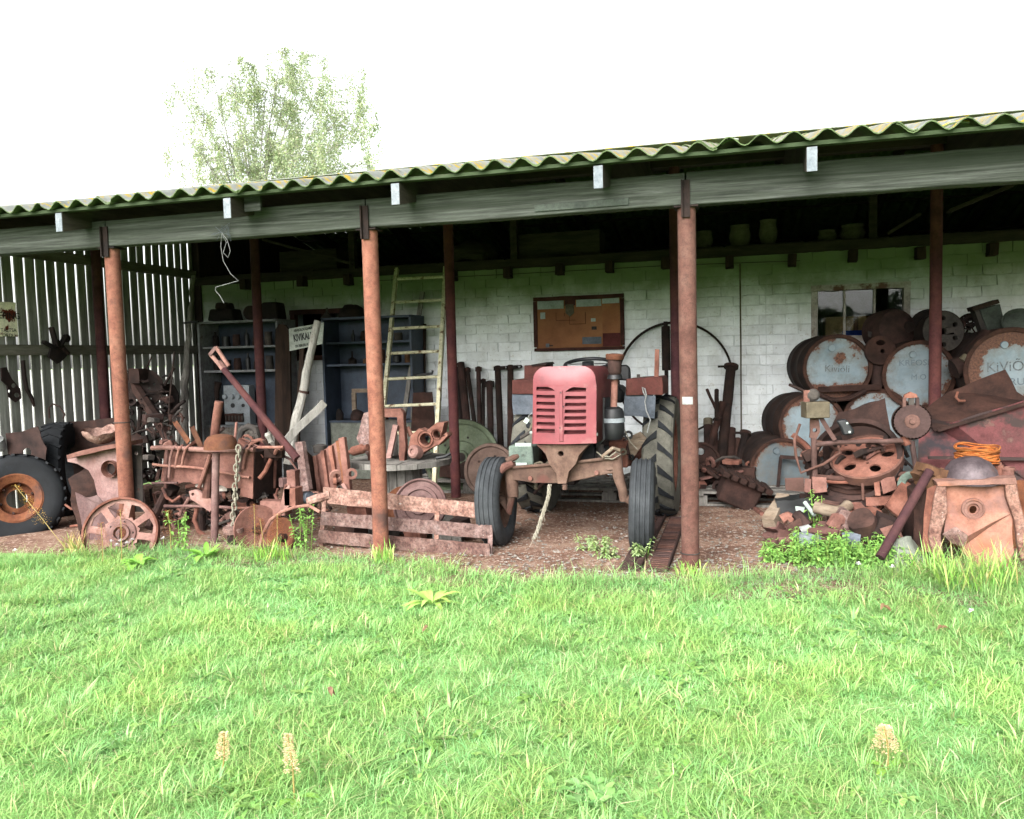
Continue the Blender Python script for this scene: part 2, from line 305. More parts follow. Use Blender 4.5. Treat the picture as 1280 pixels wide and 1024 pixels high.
def brick_mat(name, tone, world_off=0):
    s = N(name); v = s.coord((1, 1, 1)); vw = s.coord(world=True); g = s.n('ShaderNodeNewGeometry'); sx = s.n('ShaderNodeSeparateXYZ'); s.l(g.outputs['Position'], sx.inputs[0])
    n1 = s.noise(vw, 2.2, 7, .65); n2 = s.noise(vw, 38, 6, .7)
    c = s.ramp(s.noise(vw, 6, 6, .7), [(.25, L(tone[0])), (.5, L(tone[1])), (.75, L(tone[2]))])
    c = s.mix(s.ramp(n2, [(.6, (0,)*3), (.72, (.75,)*3)]), c, L('8a8378'))          # flaked spots
    st_ = s.noise(s.coord((1.6, 1, .45), world=True), 1.7, 9, .72); c = s.mix(s.ramp(st_, [(.46, (0,)*3), (.70, (.38,)*3)]), c, L('8f9180'))      # damp and dirt runs
    c = s.mix(s.ramp(s.noise(vw, 13, 8, .75), [(.60, (0,)*3), (.66, (.5,)*3)]), c, L('a39a88'))       # flaked whitewash
    oi = s.n('ShaderNodeObjectInfo'); c = s.mix(1, c, s.ramp(oi.outputs['Random'], [(0, (.9,)*3), (1, (1.04,)*3)]), 'MULTIPLY')
    # algae that grew down from the wall top: height plus a ragged noise
    ma = s.n('ShaderNodeMath', operation='MULTIPLY_ADD'); s.l(n1, ma.inputs[0]); ma.inputs[1].default_value = .55; s.l(sx.outputs['Z'], ma.inputs[2])
    c = s.mix(s.ramp(ma.outputs[0], [(0, (0,)*3), (1, (0,)*3)]) if False else s.algae(ma.outputs[0]), c, L('5b6841'))
    s.bsdf(c, .9, 0, s.bump(s.mix(.5, n1, n2), .35, .006), .2); return s.m
def _algae(s, val):
    q = s.n('ShaderNodeMapRange', interpolation_type='SMOOTHSTEP'); q.inputs[1].default_value = 1.95; q.inputs[2].default_value = 2.6; q.inputs[3].default_value = 0; q.inputs[4].default_value = .92
    s.l(val, q.inputs[0]); return q.outputs[0]
N.algae = _algae
brick_mat('brick_white', ('c6cacb', 'd9dee0', 'e6ebee'))
brick_mat('mortar_white', ('b0b4b4', 'c8cdcf', 'd8dcdf'))
def roof_mat():
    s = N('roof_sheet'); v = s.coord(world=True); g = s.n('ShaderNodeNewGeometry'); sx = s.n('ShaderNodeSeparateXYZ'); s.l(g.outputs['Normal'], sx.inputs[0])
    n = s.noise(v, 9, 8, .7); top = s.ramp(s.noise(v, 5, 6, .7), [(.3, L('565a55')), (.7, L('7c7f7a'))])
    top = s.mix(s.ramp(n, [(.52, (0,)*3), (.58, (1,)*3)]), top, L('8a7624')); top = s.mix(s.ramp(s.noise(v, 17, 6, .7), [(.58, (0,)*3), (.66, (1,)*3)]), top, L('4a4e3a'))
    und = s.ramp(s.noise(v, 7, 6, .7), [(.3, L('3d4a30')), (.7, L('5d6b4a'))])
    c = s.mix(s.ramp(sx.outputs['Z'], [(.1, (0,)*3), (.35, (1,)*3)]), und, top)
    s.bsdf(c, .92, 0, s.bump(n, .4, .006), .15)
roof_mat()
def floor_mat():
    s = N('dirt_floor'); v = s.coord(world=True); n1 = s.noise(v, 3, 8, .7); n2 = s.noise(v, 34, 6, .75)
    c = s.ramp(n1, [(.3, L('4a352d')), (.5, L('6b5245')), (.7, L('8c7566'))]); c = s.mix(s.ramp(n2, [(.54, (0,)*3), (.6, (1,)*3)]), c, L('a08d80'))
    c = s.mix(s.ramp(s.noise(v, 60, 4, .7), [(.65, (0,)*3), (.69, (1,)*3)]), c, L('a59c92')); s.bsdf(c, .95, 0, s.bump(n2, .7, .02), .1)
    s = N('soil'); v = s.coord(world=True); c = s.ramp(s.noise(v, 5, 8, .7), [(.3, L('5c7a44')), (.5, L('739256')), (.7, L('869f66'))]); s.bsdf(c, .95, 0, s.bump(s.noise(v, 40, 5, .7), .6, .02), .1)
floor_mat()
def leaf_mat(name, tr=.35, attr='tint', rough=.55):
    s = N(name); a = s.n('ShaderNodeAttribute', attribute_name=attr); p = s.n('ShaderNodeBsdfPrincipled'); s.l(a.outputs['Color'], p.inputs['Base Color']); p.inputs['Roughness'].default_value = rough; p.inputs['Specular IOR Level'].default_value = .3
    t = s.n('ShaderNodeBsdfTranslucent'); s.l(a.outputs['Color'], t.inputs[0]); m = s.n('ShaderNodeMixShader'); m.inputs[0].default_value = tr
    s.l(p.outputs[0], m.inputs[1]); s.l(t.outputs[0], m.inputs[2]); s.l(m.outputs[0], s.out.inputs[0])
leaf_mat('grass_blade'); leaf_mat('weed_leaf', .3); leaf_mat('birch_leaf', .45)
def glass_mat():
    s = N('window_glass'); t = s.n('ShaderNodeBsdfTransparent'); t.inputs[0].default_value = (.85, .9, .9, 1); g = s.n('ShaderNodeBsdfGlossy'); g.inputs['Roughness'].default_value = .02
    f = s.n('ShaderNodeFresnel'); f.inputs[0].default_value = 1.27; m = s.n('ShaderNodeMixShader'); s.l(f.outputs[0], m.inputs[0]); s.l(t.outputs[0], m.inputs[1]); s.l(g.outputs[0], m.inputs[2]); s.l(m.outputs[0], s.out.inputs[0])
glass_mat()
# ================================================================ ground
Y1, Y2, YW, XS, XE = 5.39, 7.78, 9.10, -6.80, 4.9       # front posts, inner posts, brick wall, slat wall, right end
g = MB(); g.add([(-300, -300, 0), (300, -300, 0), (300, 600, 0), (-300, 600, 0)], [(0, 1, 2, 3)]); struct('ground', g, 'soil', smooth=0)
gb = MB(); gb.add([(-250, 4, .006), (-7.1, 4, .006), (-7.1, 250, .006), (-250, 250, .006)], [(0, 1, 2, 3)]); struct('gap_brightener', gb, 'gap_pale', smooth=0)  # pale sheet added outside the slat wall to brighten its gaps
fl = MB(); nx, ny = 70, 26
for j in range(ny+1):
    for i in range(nx+1):
        x = XS+.05+(XE-XS-.1)*i/nx; y = 5.02+(YW-5.02)*j/ny
        if j == 0: y += .14*noise.noise(V((x*1.3, 3, 0)))-.05+(.32*math.exp(-((x+.9)/1.1)**2)*-1)
        fl.v.append(V((x, y, (.004 if j == 0 else .012)+.012*noise.noise(V((x*2, y*2, 0)))*(j > 1))))
fl.f = [(j*(nx+1)+i, j*(nx+1)+i+1, (j+1)*(nx+1)+i+1, (j+1)*(nx+1)+i) for j in range(ny) for i in range(nx)]
struct('shed_floor', fl, 'dirt_floor', smooth=60)
# ================================================================ shed
SH = Thing('open_shed', 'long open-fronted machine shed of whitewashed brick under a mossy corrugated roof', 'shed', (0, 7.2, 0))
SL, ZE, YR = .228, 2.575, 9.93                                       # roof slope, height of rafter tops at the eave line y=5.05
def zr(y): return ZE+SL*(y-5.05) if y < YR else ZE+SL*(YR-5.05)-SL*(y-YR)
# ---- posts of steel pipe
A3z = aY(858, 501, 5.33).z
for i, (x, zb) in enumerate(((-6.95, 0), (-4.754, 0), (-2.554, 0), (-.354, 0), (1.846, 0), (4.046, 0))):
    p = SH.add('post', MB().tube([(x, Y1, -.15), (x+.004, Y1, .8), (x, Y1, 1.6), (x, Y1, 2.347)], .0575, 18), 'rust_pipe')
    b = MB(); b.box((x, 5.322, 2.385), (.052, .010, .23)); b.box((x-.022, 5.308, 2.385), (.010, .026, .23)); b.box((x, 5.39, 2.341), (.15, .13, .010)); SH.add('bracket', b, 'rust_black', parent=p)
    if i in (1, 3): SH.add('tie_wire', MB().tube(circle((x, Y1, .98 if i == 1 else .12), .061, 16, (1, 0, 0), (0, 1, 0)), .004, 5, True), 'iron_grey', parent=p)
    if i == 3: SH.add('paint_dab', MB().lathe([(.0585, -.024), (.0592, -.014), (.0592, .014), (.0585, .024)], (x, Y1, A3z), (0, 0, 1), 8, a0=.9, a1=2.1, up=V((0, -1, 0))), 'white_wire', parent=p, label='white dab of paint on the pipe')
for x, y in ((-6.70, 7.35), (-5.034, Y2), (-2.834, Y2), (-.62, Y2), (1.566, Y2), (3.77, Y2)):
    SH.add('post', MB().tube([(x, y, -.1), (x, y, 1.5), (x, y, 3.12)], .05, 16), 'rust_pipe_dark')
SH.add('sleeve', MB().tube([(1.566, Y2, .02), (1.566, Y2, .62)], .066, 16), 'rust')
# ---- front beam in lengths that meet at the posts
xs = [XS-.25, -4.754, -2.554, -.354, 1.846, XE+.2]
for a, b in zip(xs, xs[1:]):
    m = MB(); m.box(((a+b)/2, 5.39, 2.45), (b-a-.006, .115, .20)); o = SH.add('beam', m, 'beam_wood', bevel=.008, crumple=(.25, .006, 3))
m = MB(); m.box((-1.02, 5.326, 2.395), (.62, .012, .045)); SH.add('splice_plate', m, 'green_rack', bevel=.002)
# ---- rafters with sawn ends beyond the beam, purlins, eave batten
RX = [-6.2, -4.913, -3.467, -2.197, -.857, .371, 1.66, 2.95, 4.2]
for x in RX:
    h = .14; m = MB(); y0, y1 = 5.05, YR-.003
    m.add([(x+sx*.03, y, z) for sx in (-1, 1) for y, z in ((y0, zr(y0)-h), (y0, zr(y0)), (y1, zr(y1)), (y1, zr(y1)-h))], [(0, 1, 2, 3), (4, 7, 6, 5), (0, 4, 5, 1), (1, 5, 6, 2), (2, 6, 7, 3), (3, 7, 4, 0)])
    r = SH.add('rafter', m, 'rafter_wood'); e = MB(); e.box((x, y0-.003, zr(y0)-h/2), (.056, .006, h-.004)); SH.add('sawn_end', e, 'rafter_end', parent=r)
    m = MB(); m.add([(x+sx*.03, y, z) for sx in (-1, 1) for y, z in ((YR+.003, zr(YR)-h), (YR+.003, zr(YR)), (13.9, zr(13.9)), (13.9, zr(13.9)-h))], [(0, 1, 2, 3), (4, 7, 6, 5), (0, 4, 5, 1), (1, 5, 6, 2), (2, 6, 7, 3), (3, 7, 4, 0)]); SH.add('rafter', m, 'rafter_wood')
m = MB(); m.box((-3.36, 5.20, 2.55), (.13, .022, .10)); SH.add('rafter_splice', m, 'beam_wood')
for y in (5.08, 5.9, 6.75, 7.6, 8.45, 9.3, 10.5, 11.7, 12.9, 13.8):
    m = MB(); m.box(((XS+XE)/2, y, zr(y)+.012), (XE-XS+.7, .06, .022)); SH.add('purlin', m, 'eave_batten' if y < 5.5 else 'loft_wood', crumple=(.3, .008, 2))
# ---- corrugated sheets, each its own piece
PI2 = 2*math.pi; WP = .1775; PH = -.262
def sheet_mesh(nw, length, seed):
    m = MB(); n = nw*8+5; rows = 4; T = .007
    for lay in (0, 1):
        for j in range(rows+1):
            for i in range(n+1):
                x = WP*i/8; z = .027*math.cos(PI2*(i/8))-(T if lay else 0)
                y = length*j/rows+(.012*noise.noise(V((x*3, seed, j))) if j == 0 else 0)-(.018*(noise.noise(V((i*.9, seed*3, 5))) > .42) if j == 0 else 0); m.v.append(V((x, y, z+.004*noise.noise(V((x*2, y*2, seed))))))
    k = (n+1)*(rows+1); q = n+1
    for j in range(rows):
        for i in range(n): a = j*q+i; m.f += [(a, a+1, a+q+1, a+q), (a+k, a+k+q, a+k+q+1, a+k+1)]
    for i in range(n): m.f += [(i, i+k, i+1+k, i+1), (rows*q+i, rows*q+i+1, rows*q+i+1+k, rows*q+i+k)]
    for j in range(rows): m.f += [(j*q, (j+1)*q, (j+1)*q+k, j*q+k), (j*q+n, j*q+n+k, (j+1)*q+n+k, (j+1)*q+n)]
    return mesh_of(m, 'sheet', V(), 'roof_sheet', smooth=50)
SM = [sheet_mesh(6, 1.75, s) for s in (1, 2, 3)]
roof = link('roof', None, SH.o)
x0 = PH-WP*6*7
for slope in (0, 1):
    for row in range(3):
        for c in range(13):
            x = x0+c*WP*6
            if x > XE+.1: continue
            o = link('corrugated_sheet', SM[(c*2+row) % 3], roof)
            yb = 5.01+row*1.6 if slope == 0 else 14.86-row*1.6
            zz = (ZE+SL*(yb-5.05) if slope == 0 else zr(yb))+.058+row*.006+random.uniform(0, .004)+(.009 if c % 2 else 0)
            o.location = V((x if slope == 0 else x+WP*6, yb+random.uniform(-.012, .012), zz))-SH.b
            o.rotation_euler = (math.atan(SL)-.004, random.uniform(-.002, .002), random.uniform(-.003, .003)+(math.pi if slope else 0))
            o.rotation_mode = 'XYZ'
m = MB()
for s_ in (-1, 1): m.bar((XS-.5, YR+s_*.11, zr(YR)+.075), (XE+.4, YR+s_*.11, zr(YR)+.075), .28, .012, up=(0, -s_*.3, 1))
SH.add('ridge_cap', m, 'roof_sheet', parent=roof)
# slipped shards of old sheet on the eave
for px, py, r_ in ((1195, 154, .07), (912, 176, .05)):
    p = aY(px, py, 5.05); m = MB(); pts = [(-r_, .05*0), (0, .03), (r_, .012)]
    m.tube([p+V((a, .02, b)) for a, b in ((-r_, -.012), (-r_*.4, .006), (r_*.3, .012), (r_, .004))], .009, 6); SH.add('slipped_shard', m, 'roof_sheet', parent=roof)
# ---- brick wall with two window openings
wa, wb = aY(1018, 361, YW), aY(1133, 421, YW); WIN = (wa.x, wb.x, wb.z, wa.z)
va, vb = aY(366, 391, YW), aY(440, 446, YW); WIN2 = (va.x, vb.x, vb.z, va.z)
CH, BL, WT = .105, .262, 2.415
core = MB(); cuts = sorted([XS, WIN2[0], WIN2[1], WIN[0], WIN[1], XE])
for a, b in zip(cuts, cuts[1:]):
    o_ = next((w_ for w_ in (WIN, WIN2) if abs(w_[0]-a) < 1e-6), None)
    for z0, z1 in ([(-.05, o_[2]), (o_[3], WT)] if o_ else [(-.05, WT)]): core.box(((a+b)/2, YW+.128, (z0+z1)/2), (b-a-.0005, .24, z1-z0))
wall = SH.add('brick_wall', core, 'mortar_white', smooth=0)
BM = []
for k in range(8):
    m = MB(); m.box((0, 0, 0), ((BL if k < 6 else BL/2)-.007, .05, CH-.008)); BM.append(mesh_of(m, 'brick', V(), 'brick_white', crumple=(.05, .012, 9), smooth=30))
def hits(x, z, hw):
    for a, b, c, d in (WIN, WIN2):
        if x+hw > a and x-hw < b and z+.05 > c and z-.05 < d: return True
vis = lambda px, py: (575 < px < 665 and 335 < py < 470) or (560 < px < 650 and 335 < py < 560) or (640 < px < 860 and 330 < py < 455) or (785 < px < 870 and 330 < py < 560) or (870 < px < 1010 and 318 < py < 540) or (1010 < px < 1280 and 310 < py < 400) or (480 < px < 560 and 345 < py < 560) or (340 < px < 480 and 345 < py < 380)
cand = []
for r_ in range(23):
    z = CH/2+.003+r_*CH; x = XS+(BL/2 if r_ % 2 else 0); first = True
    while x < XE:
        if hits(x, z, BL/2):
            for s_ in (-.25, .25):
                if not hits(x+s_*BL, z, BL/4): cand.append((x+s_*BL, z, 6+(r_ % 2)))
        elif XS+BL/2 < x < XE-BL/2: cand.append((x, z, random.randrange(6)))
        x += BL
def topx(p):
    d = V(p)-EYEP; zc = d.dot(FW); return 640+FPX*d.dot(RT)/zc, 512-FPX*d.dot(UP)/zc
near = [c for c in cand if vis(*topx((c[0], YW, c[1])))]; near.sort(key=lambda c: (c[0]**2+YW**2)); keep = set(near[:300]); rest = MB()
for c in cand:
    x, z, k = c; loc = V((x+random.uniform(-.003, .003), YW+.025-.005-random.uniform(0, .005), z))
    if c in keep:
        o = link('brick', BM[k], wall, loc-SH.b); o.rotation_euler = (random.uniform(-.01, .01), random.uniform(-.014, .014), random.uniform(-.014, .014)); o.scale = (random.uniform(.96, 1.025), 1, random.uniform(.93, 1.05))
    else: rest.box(loc, ((BL if k < 6 else BL/2)-.007, .05, CH-.008))
SH.add('brickwork', rest, 'brick_white', parent=wall, kind='stuff', crumple=(.14, .006, 9), smooth=30)
m = MB(); m.box((.0, YW-.012, 1.2), (.024, .02, 2.36)); SH.add('conduit', MB().tube([aY(925, 330, YW-.015), aY(926, 440, YW-.012), V((aY(926, 440, YW).x, YW-.012, .3))], .009, 6), 'clay')
for pa, pb in (((957, 322), (958, 520)),): SH.add('pier_edge', MB().bar(V((aY(*pa, YW).x, YW-.012, 2.39)), V((aY(*pa, YW).x, YW-.012, .1)), .012, .008), 'mortar_white', crumple=(.2, .006, 5))
# joist ends let into the wall
for px, py in ((307, 356), (378, 352), (436, 350), (566, 345), (635, 341), (700, 337), (762, 334), (832, 329), (912, 328), (990, 326), (1066, 320), (1150, 317), (1240, 312)):
    p = aY(px, py, YW-.06); m = MB(); m.box(p, (.085, .15, .125)); SH.add('joist_end', m, 'wood_dark', bevel=.006, crumple=(.07, .008, 8))
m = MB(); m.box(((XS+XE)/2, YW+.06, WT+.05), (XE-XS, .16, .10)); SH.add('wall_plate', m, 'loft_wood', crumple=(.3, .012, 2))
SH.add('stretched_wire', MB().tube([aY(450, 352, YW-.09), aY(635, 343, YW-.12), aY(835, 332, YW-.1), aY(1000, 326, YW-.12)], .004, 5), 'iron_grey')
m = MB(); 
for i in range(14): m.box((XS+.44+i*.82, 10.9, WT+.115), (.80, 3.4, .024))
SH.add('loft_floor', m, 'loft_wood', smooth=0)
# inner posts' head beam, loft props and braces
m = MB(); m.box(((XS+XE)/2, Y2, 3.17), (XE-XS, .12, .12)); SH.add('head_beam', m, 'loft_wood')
for px, py in ((441, 318), (643, 318), (1091, 288), (866, 300)):
    p = aY(px, py, 9.2); m = MB(); m.box((p.x, 9.2, (WT+.1+3.36)/2), (.075, .075, 3.36-WT-.1)); SH.add('loft_prop', m, 'loft_wood')
for (a, b, y) in (((330, 300), (440, 330), 8.9), ((1110, 292), (1150, 268), 9.0), ((1185, 265), (1265, 232), 8.4)):
    SH.add('brace', MB().bar(aY(*a, y), aY(*b, y), .03, .09, up=(0, 1, 0)), 'loft_wood')
# the room behind the wall and its gables, so light comes only through the openings it has
m = MB(); m.box(((XS+XE)/2, 14.0, 1.42), (XE-XS, .2, 2.84)); SH.add('rear_wall', m, 'mortar_white', smooth=0)
for x in (XS+.06, XE-.06):
    m = MB(); y = 9.08
    m.add([(x+sx*.05, a, b) for sx in (-1, 1) for a, b in ((y, -.05), (y, zr(y)), (YR, zr(YR)), (13.9, zr(13.9)-.02), (13.9, -.05))], [(0, 1, 2, 3, 4), (9, 8, 7, 6, 5)]+[(i, (i+1) % 5, (i+1) % 5+5, i+5) for i in range(5)]); SH.add('gable', m, 'wood_dark', smooth=0)
m = MB(); m.box(((XS+XE)/2, 11.6, -.02), (XE-XS-.3, 4.5, .05)); SH.add('room_floor', m, 'dirt_floor', smooth=0)
# ---- slat wall on the left: boards with open joints on two rails
def slats(x, y0, y1, name='slat_wall'):
    rl = MB()
    for z in (.35, 1.60, 2.55): rl.bar((x+.04, y0, z), (x+.04, y1, z-.005), .05, .10, up=(1, 0, 0)) if False else rl.box((x+.045, (y0+y1)/2, z), (.045, y1-y0, .105))
    w_ = SH.add(name, rl, 'rail_wood', crumple=(.3, .008, 2))
    y = y0+.05; k = 0
    while y < y1:
        wd = random.uniform(.098, .108); m = MB(); top = zr(y)-.03; le = random.uniform(-.006, .006)
        m.add([(x+sx*.007, y+sy*wd/2+t*le, z) for sx in (-1, 1) for sy in (-1, 1) for t, z in ((0, .04), (1, top))], [(0, 1, 3, 2), (4, 6, 7, 5), (0, 4, 5, 1), (2, 3, 7, 6), (0, 2, 6, 4), (1, 5, 7, 3)])
        SH.add('slat', m, 'slat_wood', parent=w_, crumple=(.4, .005, 2)); y += .131
slats(XS, 5.35, 9.07); slats(XE, 5.4, 9.07, 'right_slat_wall')
# ---- window with three panes, a brown window behind the sign
def window(W, name, mat, bars, fw=.06):
    x0_, x1_, z0_, z1_ = W; y = YW+.035; cx, cz = (x0_+x1_)/2, (z0_+z1_)/2
    m = MB(); t = .035
    m.box((cx, YW+.02, z1_+.002), (x1_-x0_+2*t, .09, fw)); f = SH.add(name, m, mat, crumple=(.12, .006, 8)); m = MB(); m.box((cx, YW+.018, z0_-.002), (x1_-x0_+2*t, .10, fw)); SH.add('sill', m, mat, parent=f, crumple=(.12, .006, 8))
    for x in (x0_, x1_): m = MB(); m.box((x, YW+.02, cz), (fw, .088, z1_-z0_-fw)); SH.add('jamb', m, mat, parent=f, crumple=(.12, .006, 8))
    bx = [x0_+(x1_-x0_)*b for b in bars]
    for x in bx: m = MB(); m.box((x, YW+.03, cz), (.022, .04, z1_-z0_-fw)); SH.add('glazing_bar', m, mat, parent=f)
    ed = [x0_+fw/2]+bx+[x1_-fw/2]
    for a, b in zip(ed, ed[1:]): m = MB(); m.box(((a+b)/2, YW+.045, cz), (b-a-.02, .004, z1_-z0_-fw)); SH.add('pane', m, 'window_glass', parent=f, smooth=0)
window(WIN, 'window', 'window_frame', (.335, .66)); window(WIN2, 'brown_window', 'frame_brown', (.5,))
# ================================================================ grass, weeds
def in_view(x, y, z=0., mx=140):
    d0, d1, d2 = x, y, z-EYE; zc = d0*FW.x+d1*FW.y+d2*FW.z
    u = 640+FPX*(d0*RT.x+d1*RT.y+d2*RT.z)/zc; v_ = 512-FPX*(d0*UP.x+d1*UP.y+d2*UP.z)/zc
    return (zc > .2) & (u > -mx) & (u < 1280+mx) & (v_ < 1024+mx)
def edge_y(x):   # how far the turf reaches into the shed
    a = 5.33+.10*np.sin(x*2.1+1)+.06*np.sin(x*5.3)
    a = a-.16*np.exp(-((x+2.6)/.9)**4)-.42/(1+np.exp((x+4.75)*7))-.34*np.exp(-((x+1.05)/.95)**2)-.12*np.exp(-((x-.25)/.5)**2)-.30*np.exp(-((x+5.6)/.6)**2)
    return a+.22*np.exp(-((x-.9)/.5)**2)
def blade_mesh(name, P, H, W, lean, az, col, mat, segs=3, fold=0.):
    n = len(P); ca, sa = np.cos(az), np.sin(az); D = np.stack([ca, sa, 0*ca], 1); S = np.stack([-sa, ca, 0*ca], 1)
    rows = []; cols = []
    for k in range(segs+1):
        t = k/segs; c = P+D*(lean*H*t**1.8)[:, None]; c = c.copy(); c[:, 2] += H*t*(1-.30*lean*t)
        wd = W*(1-t**1.6)*(.75+.5*t)/2
        if k < segs: rows += [c-S*wd[:, None], c+S*wd[:, None]]
        else: rows += [c]
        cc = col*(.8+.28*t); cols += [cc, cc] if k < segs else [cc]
    m = len(rows); v = np.stack(rows, 1).reshape(-1, 3); cl = np.stack(cols, 1).reshape(-1, 3); b = np.arange(n)*m
    q = [np.stack([b+2*k, b+2*k+1, b+2*k+3, b+2*k+2], 1) for k in range(segs-1)]; t3 = np.stack([b+2*segs-2, b+2*segs-1, b+2*segs], 1)
    Q = np.concatenate(q); me = bpy.data.meshes.new(name); me.vertices.add(len(v)); me.vertices.foreach_set('co', v.ravel().astype('f4'))
    li = np.concatenate([Q.ravel(), t3.ravel()]); me.loops.add(len(li)); me.loops.foreach_set('vertex_index', li.astype('i4'))
    ls = np.concatenate([np.arange(len(Q))*4, len(Q)*4+np.arange(n)*3]); me.polygons.add(len(ls)); me.polygons.foreach_set('loop_start', ls.astype('i4'))
    me.update(calc_edges=True); at = me.color_attributes.new('tint', 'FLOAT_COLOR', 'POINT'); at.data.foreach_set('color', np.concatenate([cl, np.ones((len(cl), 1))], 1).ravel().astype('f4'))
    me.polygons.foreach_set('use_smooth', np.ones(len(ls), bool)); me.materials.append(MATS[mat]); return me
def vnoise(x, y, s, seed=0):
    r = np.random.default_rng(seed); g_ = r.random((64, 64)); X = (x*s+20) % 63; Yy = (y*s+20) % 63; i = X.astype(int); j = Yy.astype(int); fx = X-i; fy = Yy-j; fx = fx*fx*(3-2*fx); fy = fy*fy*(3-2*fy)
    return g_[i, j]*(1-fx)*(1-fy)+g_[i+1, j]*fx*(1-fy)+g_[i, j+1]*(1-fx)*fy+g_[i+1, j+1]*fx*fy
def grass(n, xr, yr, hm, wm, name, only_view=True, seed=3, sparse=0.):
    r = np.random.default_rng(seed); x = r.uniform(*xr, n); y = r.uniform(*yr, n)
    keep = y < edge_y(x)+r.normal(0, .05, n)-.02
    if only_view: keep &= in_view(x, y, 0., 420)
    keep &= r.random(n) < .45+.75*vnoise(x, y, 2.1, 5)
    x, y = x[keep], y[keep]; n = len(x); big = vnoise(x, y, 1.1, 1); mid = vnoise(x, y, 4.3, 2)
    nearedge = np.exp(-((edge_y(x)-y)/.16)**2)*(.35+.9*vnoise(x, y, 3, 9))*(1-.55*np.exp(-((x+2.6)/.9)**4)); right = 1/(1+np.exp(-(x-.75)*6))*np.exp(-((edge_y(x)-y)/.35)**2)
    hgt = hm*(.45+.9*r.random(n)**1.6)*(.55+.8*mid)*(1+1.9*nearedge+1.6*right); W = wm*r.uniform(.6, 1.4, n); lean = r.uniform(.3, 1.9, n)
    az = r.uniform(0, 2*np.pi, n)
    nt_ = 800; tx, ty = r.uniform(xr[0], xr[1], nt_), r.uniform(yr[0], min(yr[1], 5.3), nt_); isT = r.random(n) < .11; ti = r.integers(0, nt_, n)       # radiating tufts
    sp = r.uniform(.01, .05, n); az = np.where(isT, az, az); x = np.where(isT, tx[ti]+sp*np.cos(az), x); y = np.where(isT, np.minimum(ty[ti]+sp*np.sin(az), edge_y(x)), y)
    hgt = np.where(isT, hm*r.uniform(.9, 1.75, n), hgt); W = np.where(isT, W*1.25, W); lean = np.where(isT, r.uniform(.5, 1.4, n), lean)
    c0 = np.array(L('95c072')); c1 = np.array(L('87bb6d')); c2 = np.array(L('b3cf88')); c3 = np.array(L('c0bc90'))
    k = r.random(n); col = np.where((k < .5)[:, None], c0, c1); col = np.where((k > .82)[:, None], c2, col); col = np.where((k > .935)[:, None], c3, col)
    col = .84*col*(.84+.32*big)[:, None]*r.uniform(.84, 1.12, n)[:, None]*np.stack([1+.25*(mid-.5), np.ones(n), 1-.3*(mid-.5)], 1)
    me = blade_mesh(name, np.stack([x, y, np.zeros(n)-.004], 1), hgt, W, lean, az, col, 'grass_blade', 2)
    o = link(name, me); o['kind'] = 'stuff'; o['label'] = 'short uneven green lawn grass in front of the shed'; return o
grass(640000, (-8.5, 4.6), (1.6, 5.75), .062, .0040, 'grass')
grass(90000, (-12, 9), (-1.5, 5.6), .06, .009, 'outer_grass', only_view=False, seed=8)
# leaf helpers -------------------------------------------------------------
def leaf_verts(base, d, up, length, width, droop=.5, n=4):
    d = d.normalized(); s_ = d.cross(up)
    s_ = s_.normalized() if s_.length > 1e-3 else V((1, 0, 0)); P = []
    for i in range(n+1):
        t = i/n; c = base+d*(length*t)+V((0, 0, -droop*length*t*t)); wd = width/2*math.sin(math.pi*min(.97, t*.93+.04))**.8
        P += [c-s_*wd+up*(.08*width), c-up*(.02*width), c+s_*wd+up*(.08*width)]
    F = [(3*i+a, 3*i+a+1, 3*i+a+4, 3*i+a+3) for i in range(n) for a in (0, 1)]
    return P, F
class Leafy:
    def __init__(s): s.m = MB(); s.c = []
    def leaf(s, base, d, up, length, width, col, droop=.5, n=4):
        P, F = leaf_verts(V(base), V(d), V(up), length, width, droop, n); s.m.add(P, F); s.c += [col]*len(P)
    def stem(s, pts, r, col, n=5): a = len(s.m.v); s.m.tube(pts, r, n); s.c += [col]*(len(s.m.v)-a)
    def build(s, name, org, mat='weed_leaf'):
        me = mesh_of(s.m, name, V(org), mat, smooth=60, recalc=False); at = me.color_attributes.new('tint', 'FLOAT_COLOR', 'POINT'); at.data.foreach_set('color', np.array([(*c, 1) for c in s.c], 'f4').ravel()); return me
def vary(h, a=.2): c = L(h); k = .84*random.uniform(1-a, 1+a); return tuple(x*k*random.uniform(.92, 1.08) for x in c)
def rosette(Lf, p, n, length, width, col, rise=.6):
    a0 = random.uniform(0, 6)
    for i in range(n):
        a = a0+i*2.4+random.uniform(-.3, .3); e = random.uniform(rise*.5, rise*1.4); d = V((math.cos(a), math.sin(a), e)).normalized(); u_ = V((-math.cos(a)*e, -math.sin(a)*e, 1)).normalized()
        Lf.leaf(p, d, u_, length*random.uniform(.7, 1.15), width*random.uniform(.8, 1.2), vary(col), random.uniform(.3, .8))
